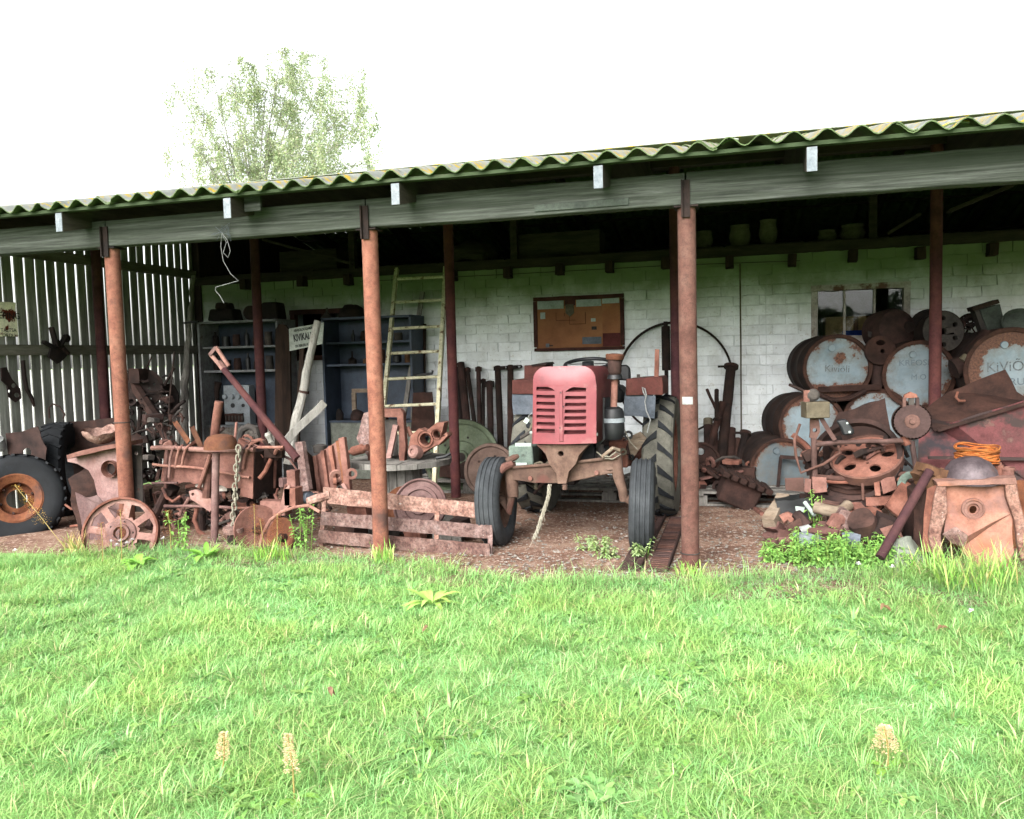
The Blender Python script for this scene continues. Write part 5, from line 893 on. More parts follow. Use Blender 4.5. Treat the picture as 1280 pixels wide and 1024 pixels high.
for q, R_, mt, lb, ax in (((577, 572), .40, 'disc_green', 'large dull green dished wheel disc leaning below the row of shafts', (.15, -.97, .2)), ((613, 588), .26, 'disc_brown', 'brown brake drum disc with bolt holes leaning beside the tractor tyre', (.05, -.97, .22))):
    c = A(*q, 8.15 if R_ > .3 else 7.6); T = Thing('wheel_disc', lb, 'disc', (c.x, c.y, 0)); T.add('disc', MB().lathe([(0, .03), (R_*.16, .03), (R_*.2, .0), (R_*.42, -.015), (R_*.45, .005), (R_*.86, .01), (R_*.9, .03), (R_, .03), (R_+.01, 0), (R_, -.05), (0, -.05)], c, ax, 44), mt); x, y, d = frame(V(ax))
    T.add('hub_bore', MB().lathe([(0, 0), (R_*.12, 0)], c+d*.032, ax, 16), 'rust_black')
    for k in range(5): a = 6.2832*k/5; T.add('bolt_hole', MB().lathe([(0, 0), (.013, 0)], c+d*(.0065 if R_ > .3 else .006)+(x*math.cos(a)+y*math.sin(a))*R_*.55+d*.004, ax, 8), 'rust_black')
# dark junk at the wall foot
for i, (px, py, s_, mt) in enumerate(((590, 610, (.2, .2, .16), 'rust_black'), (615, 612, (.18, .15, .14), 'rust_dark'), (566, 612, (.2, .2, .12), 'rust_dark'), (598, 622, (.12, .1, .09), 'rust'), (640, 600, (.2, .2, .2), 'rust_black'))):
    p = A(px, py, 8.1+.1*(i % 2)); p.z = s_[2]/2+.16; m = MB(); m.box(p, s_, Matrix.Rotation(i*.7, 3, 'Z')); one('iron_scrap', ('dark square casting on the pallet below the green disc', 'brown casting on the pallet below the brake drum', 'flat dark casting on the pallet beside the inner post', 'small rust-brown casting at the pallet front edge', 'dark casting behind the rear tractor tyre')[i], 'scrap', m, mt, crumple=(.06, .03, 7), bevel=.01)
# ================================================================ pallets on the floor
def pallet(label, cx, cy, wx, rot=0., mat='wood_grey', z0=.012):
    T = Thing('wooden_pallet', label, 'pallet', (cx, cy, z0), 'wooden pallets along the wall'); R = Matrix.Rotation(rot, 3, 'Z'); B = V((cx, cy, z0))
    def bx(n, c, s_): m = MB(); m.box(B+R @ V(c), s_, R); T.add(n, m, mat, crumple=(.3, .004, 4))
    for i in range(5): bx('deck_board', (0, -.36+i*.18, .133), (wx, .12 if i else .13, .022))
    for j in (-1, 0, 1): bx('stringer', (j*(wx/2-.06), 0, .110), (.10, .84, .022))
    for j in (-1, 0, 1):
        for k in (-1, 0, 1): bx('block', (j*(wx/2-.07), k*.34, .06), (.14, .10, .076))
    for k in (-1, 0, 1): bx('bottom_board', (0, k*.34, .012), (wx, .10, .02))
pallet('weathered pallet under the shafts and wheel discs', -2.75, 8.35, 1.3); pallet('weathered pallet behind the tractor', -1.25, 8.05, 1.25); pallet('pale weathered pallet under the scrap between tractor and barrels', .02, 8.0, 1.0)
# ================================================================ notice board on the wall
q0, q1 = A(667, 372, YW-.02), A(781, 438, YW-.02); x0_, x1_, z1_, z0_ = q0.x, q1.x, A(724, 370, YW-.02).z, A(724, 438, YW-.02).z; cx, cz = (x0_+x1_)/2, (z0_+z1_)/2; W_, H_ = x1_-x0_, z1_-z0_
T = Thing('notice_board', 'brown wooden notice board with pale panels and papers on the brick wall', 'board', (cx, YW-.03, z0_)); YN = YW-.025
m = MB(); m.box((cx, YN, cz), (W_-.05, .012, H_-.05)); T.add('panel', m, 'hardboard')
m = MB(); m.box((cx, YN-.006, z1_-.02), (W_, .035, .045)); T.add('frame_rail', m, 'frame_brown', crumple=(.2, .004, 5)); m = MB(); m.box((cx, YN-.006, z0_+.015), (W_, .035, .035)); T.add('frame_rail', m, 'frame_brown', crumple=(.2, .004, 5))
for x in (x0_+.02, x1_-.02): m = MB(); m.box((x, YN-.006, cz), (.042, .034, H_-.09)); T.add('frame_stile', m, 'frame_brown', crumple=(.2, .004, 5))
def nb(n, u0, v0, u1, v1, mat, th=.004, lift=.0): m = MB(); m.box((x0_+W_*(u0+u1)/2, YN-.008-lift, z1_-H_*(v0+v1)/2), (W_*abs(u1-u0), th, H_*abs(v1-v0))); return T.add(n, m, mat)
nb('pale_strip', .045, .07, .34, .22, 'paper'); nb('pale_strip', .48, .055, .755, .20, 'paper'); nb('pale_strip', .765, .04, .95, .16, 'paper'); nb('paper_slip', .075, .28, .13, .40, 'paper'); nb('dark_patch', .35, .03, .47, .17, 'frame_brown'); nb('side_panel', .765, .17, .955, .70, 'hardboard', .006); nb('red_panel', .765, .70, .955, .94, 'hardboard_red', .006); nb('grey_label', .54, .76, .75, .89, 'blue_faded', .004)
for a in ((.25, .29, .255, .44), (.25, .435, .47, .445), (.40, .36, .405, .52), (.40, .51, .58, .52), (.575, .30, .582, .52), (.345, .30, .35, .36)): nb('drawn_line', *a, 'hardboard_line', .002)
m = MB().prism([V((x0_+W_*u, YN-.014, z1_-H_*v_)) for u, v_ in ((.36, .15), (.45, .15), (.455, .31), (.41, .375), (.36, .31))], (0, .008, 0)); T.add('shield', m, 'clay')
nb('tack', .64, .42, .69, .48, 'paper'); nb('hook', .645, .57, .70, .63, 'iron_grey', .01); nb('hook', .13, .86, .17, .93, 'blue_faded', .01); nb('hook', .17, .89, .21, .91, 'iron_grey', .01)
# ================================================================ loft clutter
def loft(nm, lb, cat, mb, mat='loft_wood', **k): return one(nm, lb, cat, mb, mat, **k)
zl = WT+.127
p = A(703, 310, 9.5); m = MB(); m.box((p.x, 9.5, zl+.14), (.95, .4, .28)); loft('long_crate', 'long dark wooden crate standing in the loft above the notice board', 'crate', m, bevel=.004); m = MB()
for px, py, r_, h, lb in ((1066, 285, .13, .17, 'round clay pot standing in the loft above the window'), (1034, 283, .1, .13, 'smaller clay pot in the loft beside the round one'), (880, 300, .1, .2, 'dark tin in the loft, next to the middle prop'), (925, 298, .12, .24, 'square-shouldered dark jar in the loft above the pier'), (960, 296, .1, .28, 'tall dark jar in the loft above the pier')):
    p = A(px, py, 9.45); one('loft_pot', lb, 'pot', MB().lathe([(0, 0), (r_*.75, 0), (r_, h*.5), (r_*.8, h*.85), (r_*.9, h), (r_*.8, h), (r_*.7, h*.86), (0, h*.3)], (p.x, 9.45, zl), (0, 0, 1), 18), 'clay')
p = A(395, 335, 9.5); m = MB(); m.box((p.x, 9.5, zl+.13), (.8, .4, .26)); loft('plank_box', 'low dark plank box in the loft above the two cabinets', 'crate', m)
p = A(590, 325, 9.5); one('sack_heap', 'crumpled dark sack lying in the loft above the ladder', 'sack', MB().lathe([(0, 0), (.3, 0), (.34, .08), (.25, .2), (.1, .24), (0, .24)], (p.x, 9.5, zl), (0, 0, 1), 20), 'loft_wood', crumple=(.08, .06, 5))
# ================================================================ tractor
TX = -1.255
T = Thing('small_tractor', 'small old red-bonneted tractor facing out of the shed', 'tractor', (TX, 6.5, 0)); TR = T
def front_wheel(c, ax, R, W, ri):
    m = MB(); pr = [(ri, -W*.36), (ri+.01, -W*.44), (ri+(R-ri)*.5, -W*.5), (R*.93, -W*.44), (R*.965, -W*.36)]
    for a, b in ((-.34, -.22), (-.16, -.05), (.05, .16), (.22, .34)): pr += [(R*.975, W*a), (R, W*(a+.02)), (R, W*(b-.02)), (R*.975, W*b)]
    pr += [(R*.965, W*.36), (R*.93, W*.44), (ri+(R-ri)*.5, W*.5), (ri+.01, W*.44), (ri, W*.36)]
    w_ = T.add('front_wheel', m.lathe(pr, c, ax, 56, True), 'rubber_front', smooth=50)
    T.add('rim', MB().lathe([(ri+.006, .30*W), (ri-.01, .32*W), (ri-.02, .1*W), (ri*.75, .06*W), (ri*.7, .12*W), (ri*.35, .18*W), (ri*.34, -.05*W), (ri*.75, -.06*W), (ri-.02, -.1*W), (ri-.01, -.32*W), (ri+.006, -.30*W)], c, ax, 36), 'axle_rust', parent=w_)
    T.add('hub', MB().lathe([(0, .4*W), (.03, .4*W), (.045, .25*W), (.055, 0), (.055, -.2*W), (0, -.2*W)], c, ax, 18), 'axle_rust', parent=w_); return w_
RF = .335; cr = A(803, 632, 5.88); cr.z = RF; front_wheel(cr, V((1, .09, -.035)), RF, .175, .205)
cl = A(621, 637, 5.88); cl.z = RF; front_wheel(cl, V((1, .03, .03)), RF, .185, .205)
# axle and steering
YA = 5.84
T.add('axle_beam', slab([(634, 586), (698, 582), (698, 604), (668, 604), (640, 600)], YA-.04, .09), 'axle_rust', bevel=.008, crumple=(.08, .004, 8))
T.add('axle_beam', slab([(700, 580), (770, 571), (773, 590), (745, 596), (700, 605)], YA-.035, .08), 'axle_rust', bevel=.008, crumple=(.08, .004, 8))
T.add('axle_ridge', rod([(633, 585, YA-.05), (700, 580, YA-.05), (771, 572, YA-.05)], .012), 'axle_rust')
for q in ((663, 598), (746, 591)): T.add('axle_bolt', MB().lathe([(0, .012), (.016, .012), (.018, 0)], A(*q, YA-.045), (0, -1, 0), 10), 'rust', smooth=0)
T.add('king_pin', MB().tube([A(637, 578, YA), A(640, 605, YA), A(641, 622, YA-.02)], [.045, .05, .04], 12), 'axle_rust', crumple=(.04, .006, 12)); T.add('king_pin', MB().tube([A(770, 566, YA), A(772, 590, YA), A(778, 612, YA), A(780, 625, YA+.02)], [.04, .045, .035, .03], 12), 'axle_rust', crumple=(.04, .006, 12))
T.add('stub_axle', MB().tube([A(640, 617, YA-.02), A(636, 640, YA-.03), (cl.x+.06, cl.y-.04, cl.z)], [.03, .028, .03], 10), 'axle_rust'); T.add('stub_axle', MB().tube([A(779, 620, YA+.02), (cr.x-.05, cr.y, cr.z)], .03, 10), 'axle_rust')
T.add('steering_arm', MB().tube([A(640, 580, YA-.06), A(630, 584, YA-.1), A(626, 590, YA-.1)], [.025, .03, .02], 9), 'rust'); T.add('steering_arm', MB().tube([A(633, 577, YA-.05), A(643, 572, YA-.02), A(648, 570, YA)], [.022, .025, .015], 9), 'axle_rust')
T.add('track_rod', MB().tube([A(752, 572, YA-.08), A(766, 560, YA-.04), A(774, 563, YA)], .014, 8), 'wood_log')
T.add('bolster', slab([(670, 556), (736, 556), (730, 562), (724, 569), (720, 580), (711, 590), (708, 605), (697, 605), (695, 592), (686, 580), (682, 568), (676, 561)], 5.72, .14, [pxc(701, 567.5, 3.6, 12)]), 'axle_rust', bevel=.012, crumple=(.09, .004, 8)); T.add('bolster_core', MB().box(A(703, 570, 5.9), (.18, .1, .15)), 'black_metal')
T.add('tow_pin', MB().tube([A(706, 606, 5.70), A(706, 612, 5.70)], .018, 8), 'axle_rust')
# bonnet: front grille plate with real slots, shell behind
YG = 5.70; ol = []
def arc(cx, cy, r, a0, a1, n=6): return [(cx+r*math.cos(a0+(a1-a0)*i/n), cy-r*math.sin(a0+(a1-a0)*i/n)) for i in range(n+1)]
outl = [(665, 555)]+[(666.5, 480)]+arc(683, 475, 16.5, math.pi, math.pi/2)+arc(727.5, 474.5, 17, math.pi/2, 0)+[(745.5, 482), (745.5, 554)]
slots = []
for i, (y0_, y1_) in enumerate(((483.4, 488.4), (493.4, 497.6), (502, 506.2), (510.4, 514.8), (518.6, 523), (527.3, 531.8), (535.7, 541))):
    sh2 = i*.25
    slots.append([(671.2, y0_), (686 if i == 0 else 694.6, y0_), (694.6 if i else 691.5, y0_+(2.2 if i == 0 else 0)), (695, y1_), (670.6, y1_)])
    slots.append([(708-sh2 if i else 713, y0_+1.2+(1.0 if i == 0 else 0)), (718 if i == 0 else 720, y0_+(.2 if i == 0 else 1.2)), (733.4, y0_+1.2), (733, y1_+1.2), (707.4-sh2, y1_+1.4)])
bon = T.add('bonnet', MB().prism([A(*p, YG) for p in outl], (0, .012, 0), [[A(*q, YG) for q in s_] for s_ in slots]), 'tractor_red', smooth=40, crumple=(.035, .0015, 7))
_b = T.b; _fx = [A(*p, YG) for p in outl]; _cx = sum(p.x for p in _fx)/len(_fx); _zt = max(p.z for p in _fx)
for q in bon.data.vertices:      # crowned nose
    u_ = min(1, abs(q.co.x+_b.x-_cx)/.235); z_ = q.co.z+_b.z; q.co.y += -.034*(1-u_*u_)+.032*max(0, (z_-_zt+.12)/.12)**2*(1-u_*u_)
fr = [A(*p, YG) for p in outl]; cxb = sum(p.x for p in fr)/len(fr); m = MB(); rings = []
for t, yy, sc_ in ((0, YG-.002, .985), (.01, YG+.012, 1.0), (.3, YG+.22, 1.012), (.7, YG+.62, 1.012), (1, YG+.98, 1.0)): rings.append([V((cxb+(p.x-cxb)*sc_, yy, p.z+(.0 if t < .02 else -.02*t)+(sc_-1)*.25)) for p in fr])
k = len(fr)
for r_ in rings: m.v += r_
m.f = [(j*k+i, j*k+i+1, (j+1)*k+i+1, (j+1)*k+i) for j in range(len(rings)-1) for i in range(k-1)]; o = T.add('bonnet_shell', m, 'tractor_red_side', parent=bon, smooth=50); o.modifiers.new('thick', 'SOLIDIFY').thickness = .004
for s_ in slots:
    x0_ = s_[-1][0]; x1_ = s_[-2][0]; yb = s_[-1][1]; T.add('louvre', MB().prism([A(x0_, yb-.3, YG+.004), A(x1_, yb-.3, YG+.004), A(x1_, yb-3.0, YG+.04), A(x0_, yb-3.0, YG+.04)], (0, .002, .003)), 'tractor_red_side', parent=bon)
T.add('radiator', MB().box(A(705, 510, YG+.075), (.42, .05, .48)), 'tractor_red_side')
m = MB(); m.prism([A(*p, YG-.042) for p in ((699, 488), (703, 488), (704, 552), (699, 552))], (0, .008, 0)); T.add('centre_bead', m, 'tractor_red', parent=bon, bevel=.003)
for q in ((701, 491), (700, 535), (704, 508)): T.add('screw', MB().lathe([(0, .004), (.005, .004), (.005, 0)], A(*q, YG-.042), (0, -1, 0), 8), 'black_metal', parent=bon)
for q in ((664, 541), (745, 543)): T.add('latch', MB().lathe([(0, .012), (.012, .01), (.012, -.01)], A(*q, YG+.02), (-1 if q[0] < 700 else 1, -.3, 0), 10), 'paper', parent=bon)
T.add('badge_bar', MB().prism([A(*p, YG-.030) for p in ((696, 474.3), (711, 474.0), (711, 474.8), (696, 475.1))], (0, .003, 0)), 'tractor_red_side', parent=bon)
# engine, gearbox, platform
m = MB(); m.box((TX, 6.35, .80), (.34, .7, .42)); T.add('engine_block', m, 'black_metal', crumple=(.15, .03, 5), bevel=.01)
for q, s_, mt, yy in (((765, 565), (.30, .30, .22), 'rust', 6.75), ((655, 574), (.20, .22, .24), 'green_faded', 6.35), ((750, 575), (.12, .2, .2), 'black_metal', 6.1), ((690, 590), (.5, .5, .15), 'rust_black', 6.8)): m = MB(); m.box(A(*q, yy), s_); T.add('gearbox' if mt == 'rust' else 'battery_box' if mt == 'green_faded' else 'engine_part', m, mt, bevel=.012, crumple=(.1, .01, 6))
m = MB(); m.box(A(654, 556, 6.24), (.13, .006, .028)); T.add('white_strip', m, 'paper'); m = MB(); m.box(A(651, 582, 6.23), (.10, .006, .045)); T.add('white_strip', m, 'paper')
T.add('rear_axle', MB().tube([(-1.8, 7.22, .53), (-1.4, 7.22, .56), (-1.1, 7.22, .56), (-.7, 7.22, .53)], [.09, .14, .14, .09], 14), 'rust'); m = MB(); m.box((TX, 6.95, .62), (.32, .7, .3)); T.add('transmission', m, 'rust', bevel=.02)
T.add('fuel_filter', MB().lathe([(0, 0), (.03, 0), (.03, .1), (0, .1)], A(750, 572, 6.0), (0, 0, 1), 12), 'iron_grey'); T.add('side_strut', MB().bar(A(690, 575, 6.2), A(676, 588, 6.2), .03, .03), 'clay'); T.add('bracket', slab([(783, 548), (800, 540), (808, 548), (800, 560), (790, 575)], 6.7, .05), 'wood_log')
T.add('engine_side', slab([(745, 496), (757, 500), (756, 548), (745, 560)], 5.95, .3), 'black_metal', crumple=(.1, .02, 6))
# rear wheels with chevron lugs
def rear_wheel(c, R, W, sgn):
    ri = .32; w_ = T.add('rear_wheel', MB().lathe([(ri, -W*.42), (ri+.02, -W*.47), (R*.8, -W*.5), (R*.93, -W*.49), (R*.962, -W*.42), (R*.965, 0), (R*.962, W*.42), (R*.93, W*.49), (R*.8, W*.5), (ri+.02, W*.47), (ri, W*.42)], c, (1, 0, 0), 56, True), 'rubber_dusty', smooth=40)
    T.add('rim', MB().lathe([(ri+.01, -W*.42), (ri-.02, -W*.4), (ri-.03, -W*.1), (.12, -W*.05), (.1, 0), (.12, W*.05), (ri-.03, W*.1), (ri-.02, W*.4), (ri+.01, W*.42)], c, (1, 0, 0), 36), 'rust', parent=w_)
    n = 17
    def lug(s_):
        q = MB()   # lug at the top of the tyre in wheel space (axle = X)
        pts = [(s_*.004, 0.), (s_*W*.20, .035), (s_*W*.49, .105)]
        for (a, b), (ra, rb), (wa_, wb_) in ((pts[:2], (R, R*.998), (.064, .046)), (pts[1:], (R*.998, R*.955), (.046, .042))):
            P = []
            for (xx, yy), rr, ww in ((a, ra, wa_), (b, rb, wb_)):
                for d_ in (-ww/2, ww/2):
                    an = (yy+d_)/R
                    for r2 in (rr, R*.945): P.append(V((xx, -math.sin(an)*r2, math.cos(an)*r2)))
            q.add(P, [(0, 2, 6, 4), (0, 4, 5, 1), (2, 3, 7, 6), (0, 1, 3, 2), (4, 6, 7, 5)])
        return mesh_of(q, 'lug', V(), 'rubber', smooth=30)
    LM = {s_: lug(s_) for s_ in (-1, 1)}
    for k in range(n):
        for s_ in (-1, 1): o = link('lug', LM[s_], w_, c-T.b); o.rotation_euler = (-(6.2832*(k+(.5 if s_ > 0 else 0))/n), 0, 0)
xr_ = A(829, 600, 7.2).x; xl_ = 2*TX-xr_
rear_wheel(V((xr_, 7.2, .53)), .53, .255, 1); rear_wheel(V((xl_, 7.2, .53)), .53, .255, -1)
# fenders / boxes beside the driver
T.add('fender_box', slab([(783, 474), (827, 471), (829, 478), (829, 494), (782, 494)], 6.72, .45), 'red_box', bevel=.008, crumple=(.12, .006, 6)); T.add('fender_face', slab([(781, 492), (820, 494), (819, 522), (779, 520)], 6.74, .02), 'blue_faded', crumple=(.1, .012, 6)); T.add('fender_face', slab([(640, 492), (668, 491), (668, 518), (641, 518)], 6.8, .02), 'blue_faded', crumple=(.1, .012, 6), label='dark slate fender face on the driver\'s right')
T.add('fender_box', slab([(640, 475), (668, 474), (668, 493), (640, 493)], 6.78, .45), 'red_box', bevel=.006); T.add('tool_box', slab([(655, 457), (682, 455), (682, 475), (655, 475)], 7.0, .3), 'red_box', bevel=.008); T.add('box_lid', slab([(664, 456), (682, 453), (684, 456), (664, 458)], 6.98, .3), 'rust_black')
T.add('wheel_guard', MB().lathe([(.56, -.11), (.585, -.11), (.585, .0), (.56, .0)], (xr_-.02, 7.2, .53), (1, 0, 0), 16, True, a0=.8, a1=2.4) if False else MB().box((xr_-.12, 7.2, 1.0), (.02, .6, .3)), 'blue_faded')
T.add('spike', MB().bar(A(821.5, 437, 6.9), A(820.5, 474, 6.9), .035, .02, up=(0, 1, 0)), 'rust', crumple=(.05, .004, 16)); T.add('peg', rod([(798, 468, 6.85), (798, 474, 6.85)], .014), 'iron_grey'); T.add('peg', rod([(805, 471, 6.85), (805, 475, 6.85)], .012), 'iron_grey')
c = A(735, 455, 6.75); T.add('steering_wheel', MB().lathe([(.19+.016*math.cos(6.2832*i/8), .016*math.sin(6.2832*i/8)) for i in range(8)], c, (0, -.22, 1), 36, True), 'black_metal', smooth=60); T.add('steering_hub', MB().lathe([(0, .02), (.05, .015), (.05, -.02), (0, -.03)], c, (0, -.22, 1), 16), 'black_metal'); T.add('steering_spoke', MB().bar(c-V((.18, 0, 0)), c+V((.18, 0, 0)), .03, .01), 'black_metal'); T.add('steering_column', MB().tube([c, c+V((0, -.5, -.35))], .02, 8), 'black_metal')
T.add('seat_back', slab([(738, 458), (783, 456), (787, 460), (788, 474), (785, 476), (740, 474)], 7.3, .06), 'black_metal', bevel=.02); T.add('seat', slab([(755, 484), (772, 482), (779, 490), (780, 504), (754, 504)], 7.0, .35), 'black_metal', bevel=.03)
# air cleaner stack
YQ = 6.02; c = A(768.5, 445, YQ); k = mpp(c)
st = T.add('air_cleaner', MB().lathe([(0, .0), (.07, .0), (.084, .03), (.088, .08), (.088, .12), (.084, .125), (.084, .15), (.088, .155), (.086, .19), (.075, .225), (.05, .24), (0, .24)], A(766, 549, YQ), (0, 0, 1), 26), 'black_metal')
T.add('band', MB().lathe([(.089, -.016), (.0905, -.016), (.0905, .016), (.089, .016)], A(766, 525, YQ), (0, 0, 1), 26, True), 'panel_grey', parent=st); T.add('intake_pipe', rod([(767, 512, YQ), (768, 490, YQ), (768.5, 466, YQ)], .025, 14), 'rust', parent=st); T.add('pre_cleaner', MB().lathe([(0, -.005), (.03, -.005), (.045, .01), (.05, .03), (.052, .12), (.048, .13), (0, .13)], A(768.5, 469, YQ), (0, 0, 1), 20), 'rust_dark', parent=st); T.add('cap', MB().lathe([(0, -.022), (.062, -.022), (.068, -.012), (.068, .012), (.06, .02), (.02, .024), (0, .024)], A(768.5, 446, YQ), (.05, 0, 1), 20), 'rust_orange', parent=st); T.add('flange', MB().lathe([(.02, -.012), (.058, -.01), (.05, .02), (.02, .025)], A(768.5, 472, YQ), (0, 0, 1), 18, True), 'black_metal', parent=st)
T.add('dangling_tag', MB().box(A(658, 526, 6.1), (.035, .003, .04), Matrix.Rotation(.6, 3, 'Y')), 'paper'); T.add('tag_wire', rod([(665, 516, 6.1), (661, 520, 6.1), (659, 525, 6.1)], .0025, 5), 'white_wire')
# loose wiring on the tractor
for nm, lb, pts, r_, mt in (('loose_cable', 'pale looped cable hanging over the blue fender of the tractor', ((807, 496, 6.70), (804, 490, 6.69), (803, 484, 6.69), (806, 486, 6.69), (808, 494, 6.69), (806, 502, 6.69), (808, 514, 6.69), (813, 525, 6.66), (811, 532, 6.66), (809, 541, 6.66)), .0055, 'white_wire'), ('loose_cable', 'thin pale cable dangling below the air cleaner to the gearbox', ((777, 526, 6.3), (781, 538, 6.3), (788, 553, 6.3), (797, 562, 6.3)), .004, 'rope'), ('loose_cable', 'loose pale cord lying over the right end of the front axle', ((746, 565, 5.8), (752, 570, 5.76), (762, 571, 5.76), (770, 565, 5.77), (776, 568, 5.8), (766, 574, 5.77), (756, 573, 5.77)), .005, 'rope')): one(nm, lb, 'cable', rod(pts, r_, 6), mt)
m = MB(); b0 = [A(687, 606, 5.74), A(686, 620, 5.73), A(681, 636, 5.72), A(676, 650, 5.70), A(672, 664, 5.68), A(667, 674, 5.64)]; pts = [b0[i].lerp(b0[i+1], t) for i in range(5) for t in (0, .2, .4, .6, .8)]+[b0[-1]]
for s_ in range(3): m.tube([p+V((.009*math.cos(i*1.0+s_*2.09), .009*math.sin(i*1.0+s_*2.09), 0)) for i, p in enumerate(pts)], .0085, 6)
for i in range(26):
    q = random.choice(pts[10:]); m.tube([q, jit(q+V((0, 0, -.03)), .035)], .0018, 3)
one('frayed_rope', 'frayed grey twisted rope hanging from the tractor axle to the ground', 'rope', m, 'rope')
# ---- toothed steel tracks on the ground
for k, (x_, lb) in enumerate(((-.73, 'flat rusty steel track strip on the ground under the right front tyre'), (-.555, 'toothed rusty steel track strip on the ground beside the pipe post'))):
    T = Thing('steel_track', lb, 'track', (x_, 6.2, .014)); m = MB(); m.box((x_, 6.15, .022), (.14, 1.75, .012)); T.add('plate', m, 'rust_mid')
    for i in range(34 if k else 9): m = MB(); m.box((x_, 5.32+i*(.05 if k else .19), .031), (.125 if k else .02, .02 if k else .15, .008)); T.add('tread_bar', m, 'rust_mid')
    m = MB(); m.box((x_+.066, 6.15, .036), (.010, 1.75, .03)); T.add('edge', m, 'rust_dark')
# ================================================================ behind and right of the tractor
c = A(843, 473, 8.98); c.z = max(c.z, .62); T = None
one('steel_hoop', 'large thin black steel hoop leaning on the wall behind the tractor', 'hoop', MB().lathe([(.592, -.022), (.614, -.022), (.614, .022), (.592, .022)], c, (.02, -1, .10), 72, True), 'rust_black', smooth=40)
T = Thing('hydraulic_cylinder', 'dark hydraulic cylinder standing with its rod down behind the rear tyre', 'cylinder', A(834, 520, 8.6)); T.add('barrel', rod([(832, 408, 8.7), (833, 463, 8.66)], .045, 14), 'rust_black'); T.add('rod', rod([(833, 463, 8.66), (834, 640, 8.5)], .021, 10), 'rust_black'); T.add('eye', MB().lathe([(.018, -.02), (.035, -.02), (.035, .02), (.018, .02)], A(832, 406, 8.7), (1, 0, 0), 14, True), 'rust_black')
one('dark_post', 'dark iron bar standing on the wall behind the pipe post with a white dab', 'iron bar', rod([(850, 448, 8.9), (848, 640, 8.4)], .035, 8), 'rust_black')
# pipes and scrap on the pale pallet
for k, (xt, yt, xb, yb, r_, kind, lb) in enumerate(((914, 458, 899, 590, .052, 1, 'tallest flanged rusty pipe leaning on the wall beside the hoop'), (904, 503, 874, 590, .036, 0, 'rusty bar slanting left from the tall flanged pipe'), (884, 487, 900, 512, .016, 0, 'thin short rod crossing the top of the slanting bar'), (896, 488, 896, 512, .022, 0, 'thin stub rod standing beside the crossing rod'), (885, 526, 885, 595, .042, 2, 'brass-capped stub pipe left in the scrap stack'), (893, 530, 893, 595, .036, 0, 'plain stub pipe right of the brass-capped one'), (904, 540, 902, 600, .045, 0, 'stout stub pipe in the middle of the scrap stack'), (914, 536, 912, 600, .045, 0, 'stout stub pipe right of the middle one'), (922, 548, 920, 600, .03, 0, 'slim stub pipe in the scrap stack'), (932, 541, 917, 600, .04, 1, 'flanged stub pipe tilting towards the barrels'), (942, 552, 926, 600, .03, 1, 'small flanged pipe nearest the barrels'), (882, 540, 906, 585, .022, 0, 'thin rod lying across the front of the stub pipes'))):
    T = Thing('scrap_pipe', lb, 'pipe', A(xb, yb, 8.3)); a, b = A(xt, yt, 8.85 if k == 0 else 8.6), A(xb, yb+12, 8.3 if k != 11 else 8.1); T.add('pipe', MB().tube([a, a.lerp(b, .5), b], r_, 10), 'rust_dark' if k % 3 else 'rust_black', crumple=(.15, .006, 8))
    d_ = (b-a).normalized()
    if kind == 1: T.add('flange', MB().tube([a-d_*.012, a+d_*.02], r_*1.45, 12), 'rust_dark'); T.add('tab', MB().box(a+V((-r_*1.6, -.01, .0)), (r_*2, .04, .022)), 'rust_black')
    if kind == 2: T.add('cap', MB().tube([a-d_*.02, a+d_*.05], r_*1.12, 12), 'brass')
one('pale_hoop', 'bent pale metal hoop lying on the scrap stack below the stub pipes', 'hoop', rod([(885, 590, 8.05), (890, 579, 8.05), (903, 572, 8.05), (918, 571, 8.08), (929, 577, 8.1), (930, 584, 8.1)], .013, 7), 'iron_grey')
c = A(876, 576, 8.2); T = Thing('small_pulley', 'dark spoked pulley half hidden behind the pipe post with a white dab', 'pulley', (c.x, c.y, c.z-.17)); T.add('disc', disc_holes(c, (.3, -.9, .2), .17, .03, [(.09, k*1.571, .035, .04) for k in range(4)]), 'rust_dark'); T.add('rim', MB().lathe([(.155, -.03), (.18, -.03), (.18, .05), (.155, .05)], c, (.3, -.9, .2), 28, True), 'rust_dark')
one('flat_bar', 'red-brown flat iron bar lying across the scrap stack', 'iron bar', MB().bar(A(874, 599, 7.75), A(928, 588, 7.9), .02, .06, up=(0, 1, 0)), 'rust', crumple=(.12, .008, 6))
one('flat_bar', 'dark flat iron bar slanting down over the left of the scrap stack', 'iron bar', MB().bar(A(868, 578, 7.9), A(900, 598, 7.7), .03, .05, up=(0, 1, 0)), 'rust_dark')
T = Thing('gear_casing', 'brown angular gear casing tipped over before the pale pallet', 'casting', A(925, 636, 7.5)); m = MB(); p = A(922, 615, 7.6); R = Matrix.Rotation(.42, 3, 'Y') @ Matrix.Rotation(.2, 3, 'Z'); m.box(p, (.34, .26, .22), R); T.add('case', m, 'rust_dark', bevel=.02, crumple=(.1, .015, 6)); m = MB()
for i in range(6): m.box(p+R @ V((-.2+.08*i, -.06, .135)), (.06, .3, .05), R)
T.add('toothed_rim', m, 'rust_dark', bevel=.008); T.add('tail_pin', MB().tube([p+R @ V((.17, -.05, -.07)), A(953, 643, 7.25)], .022, 8), 'rust')
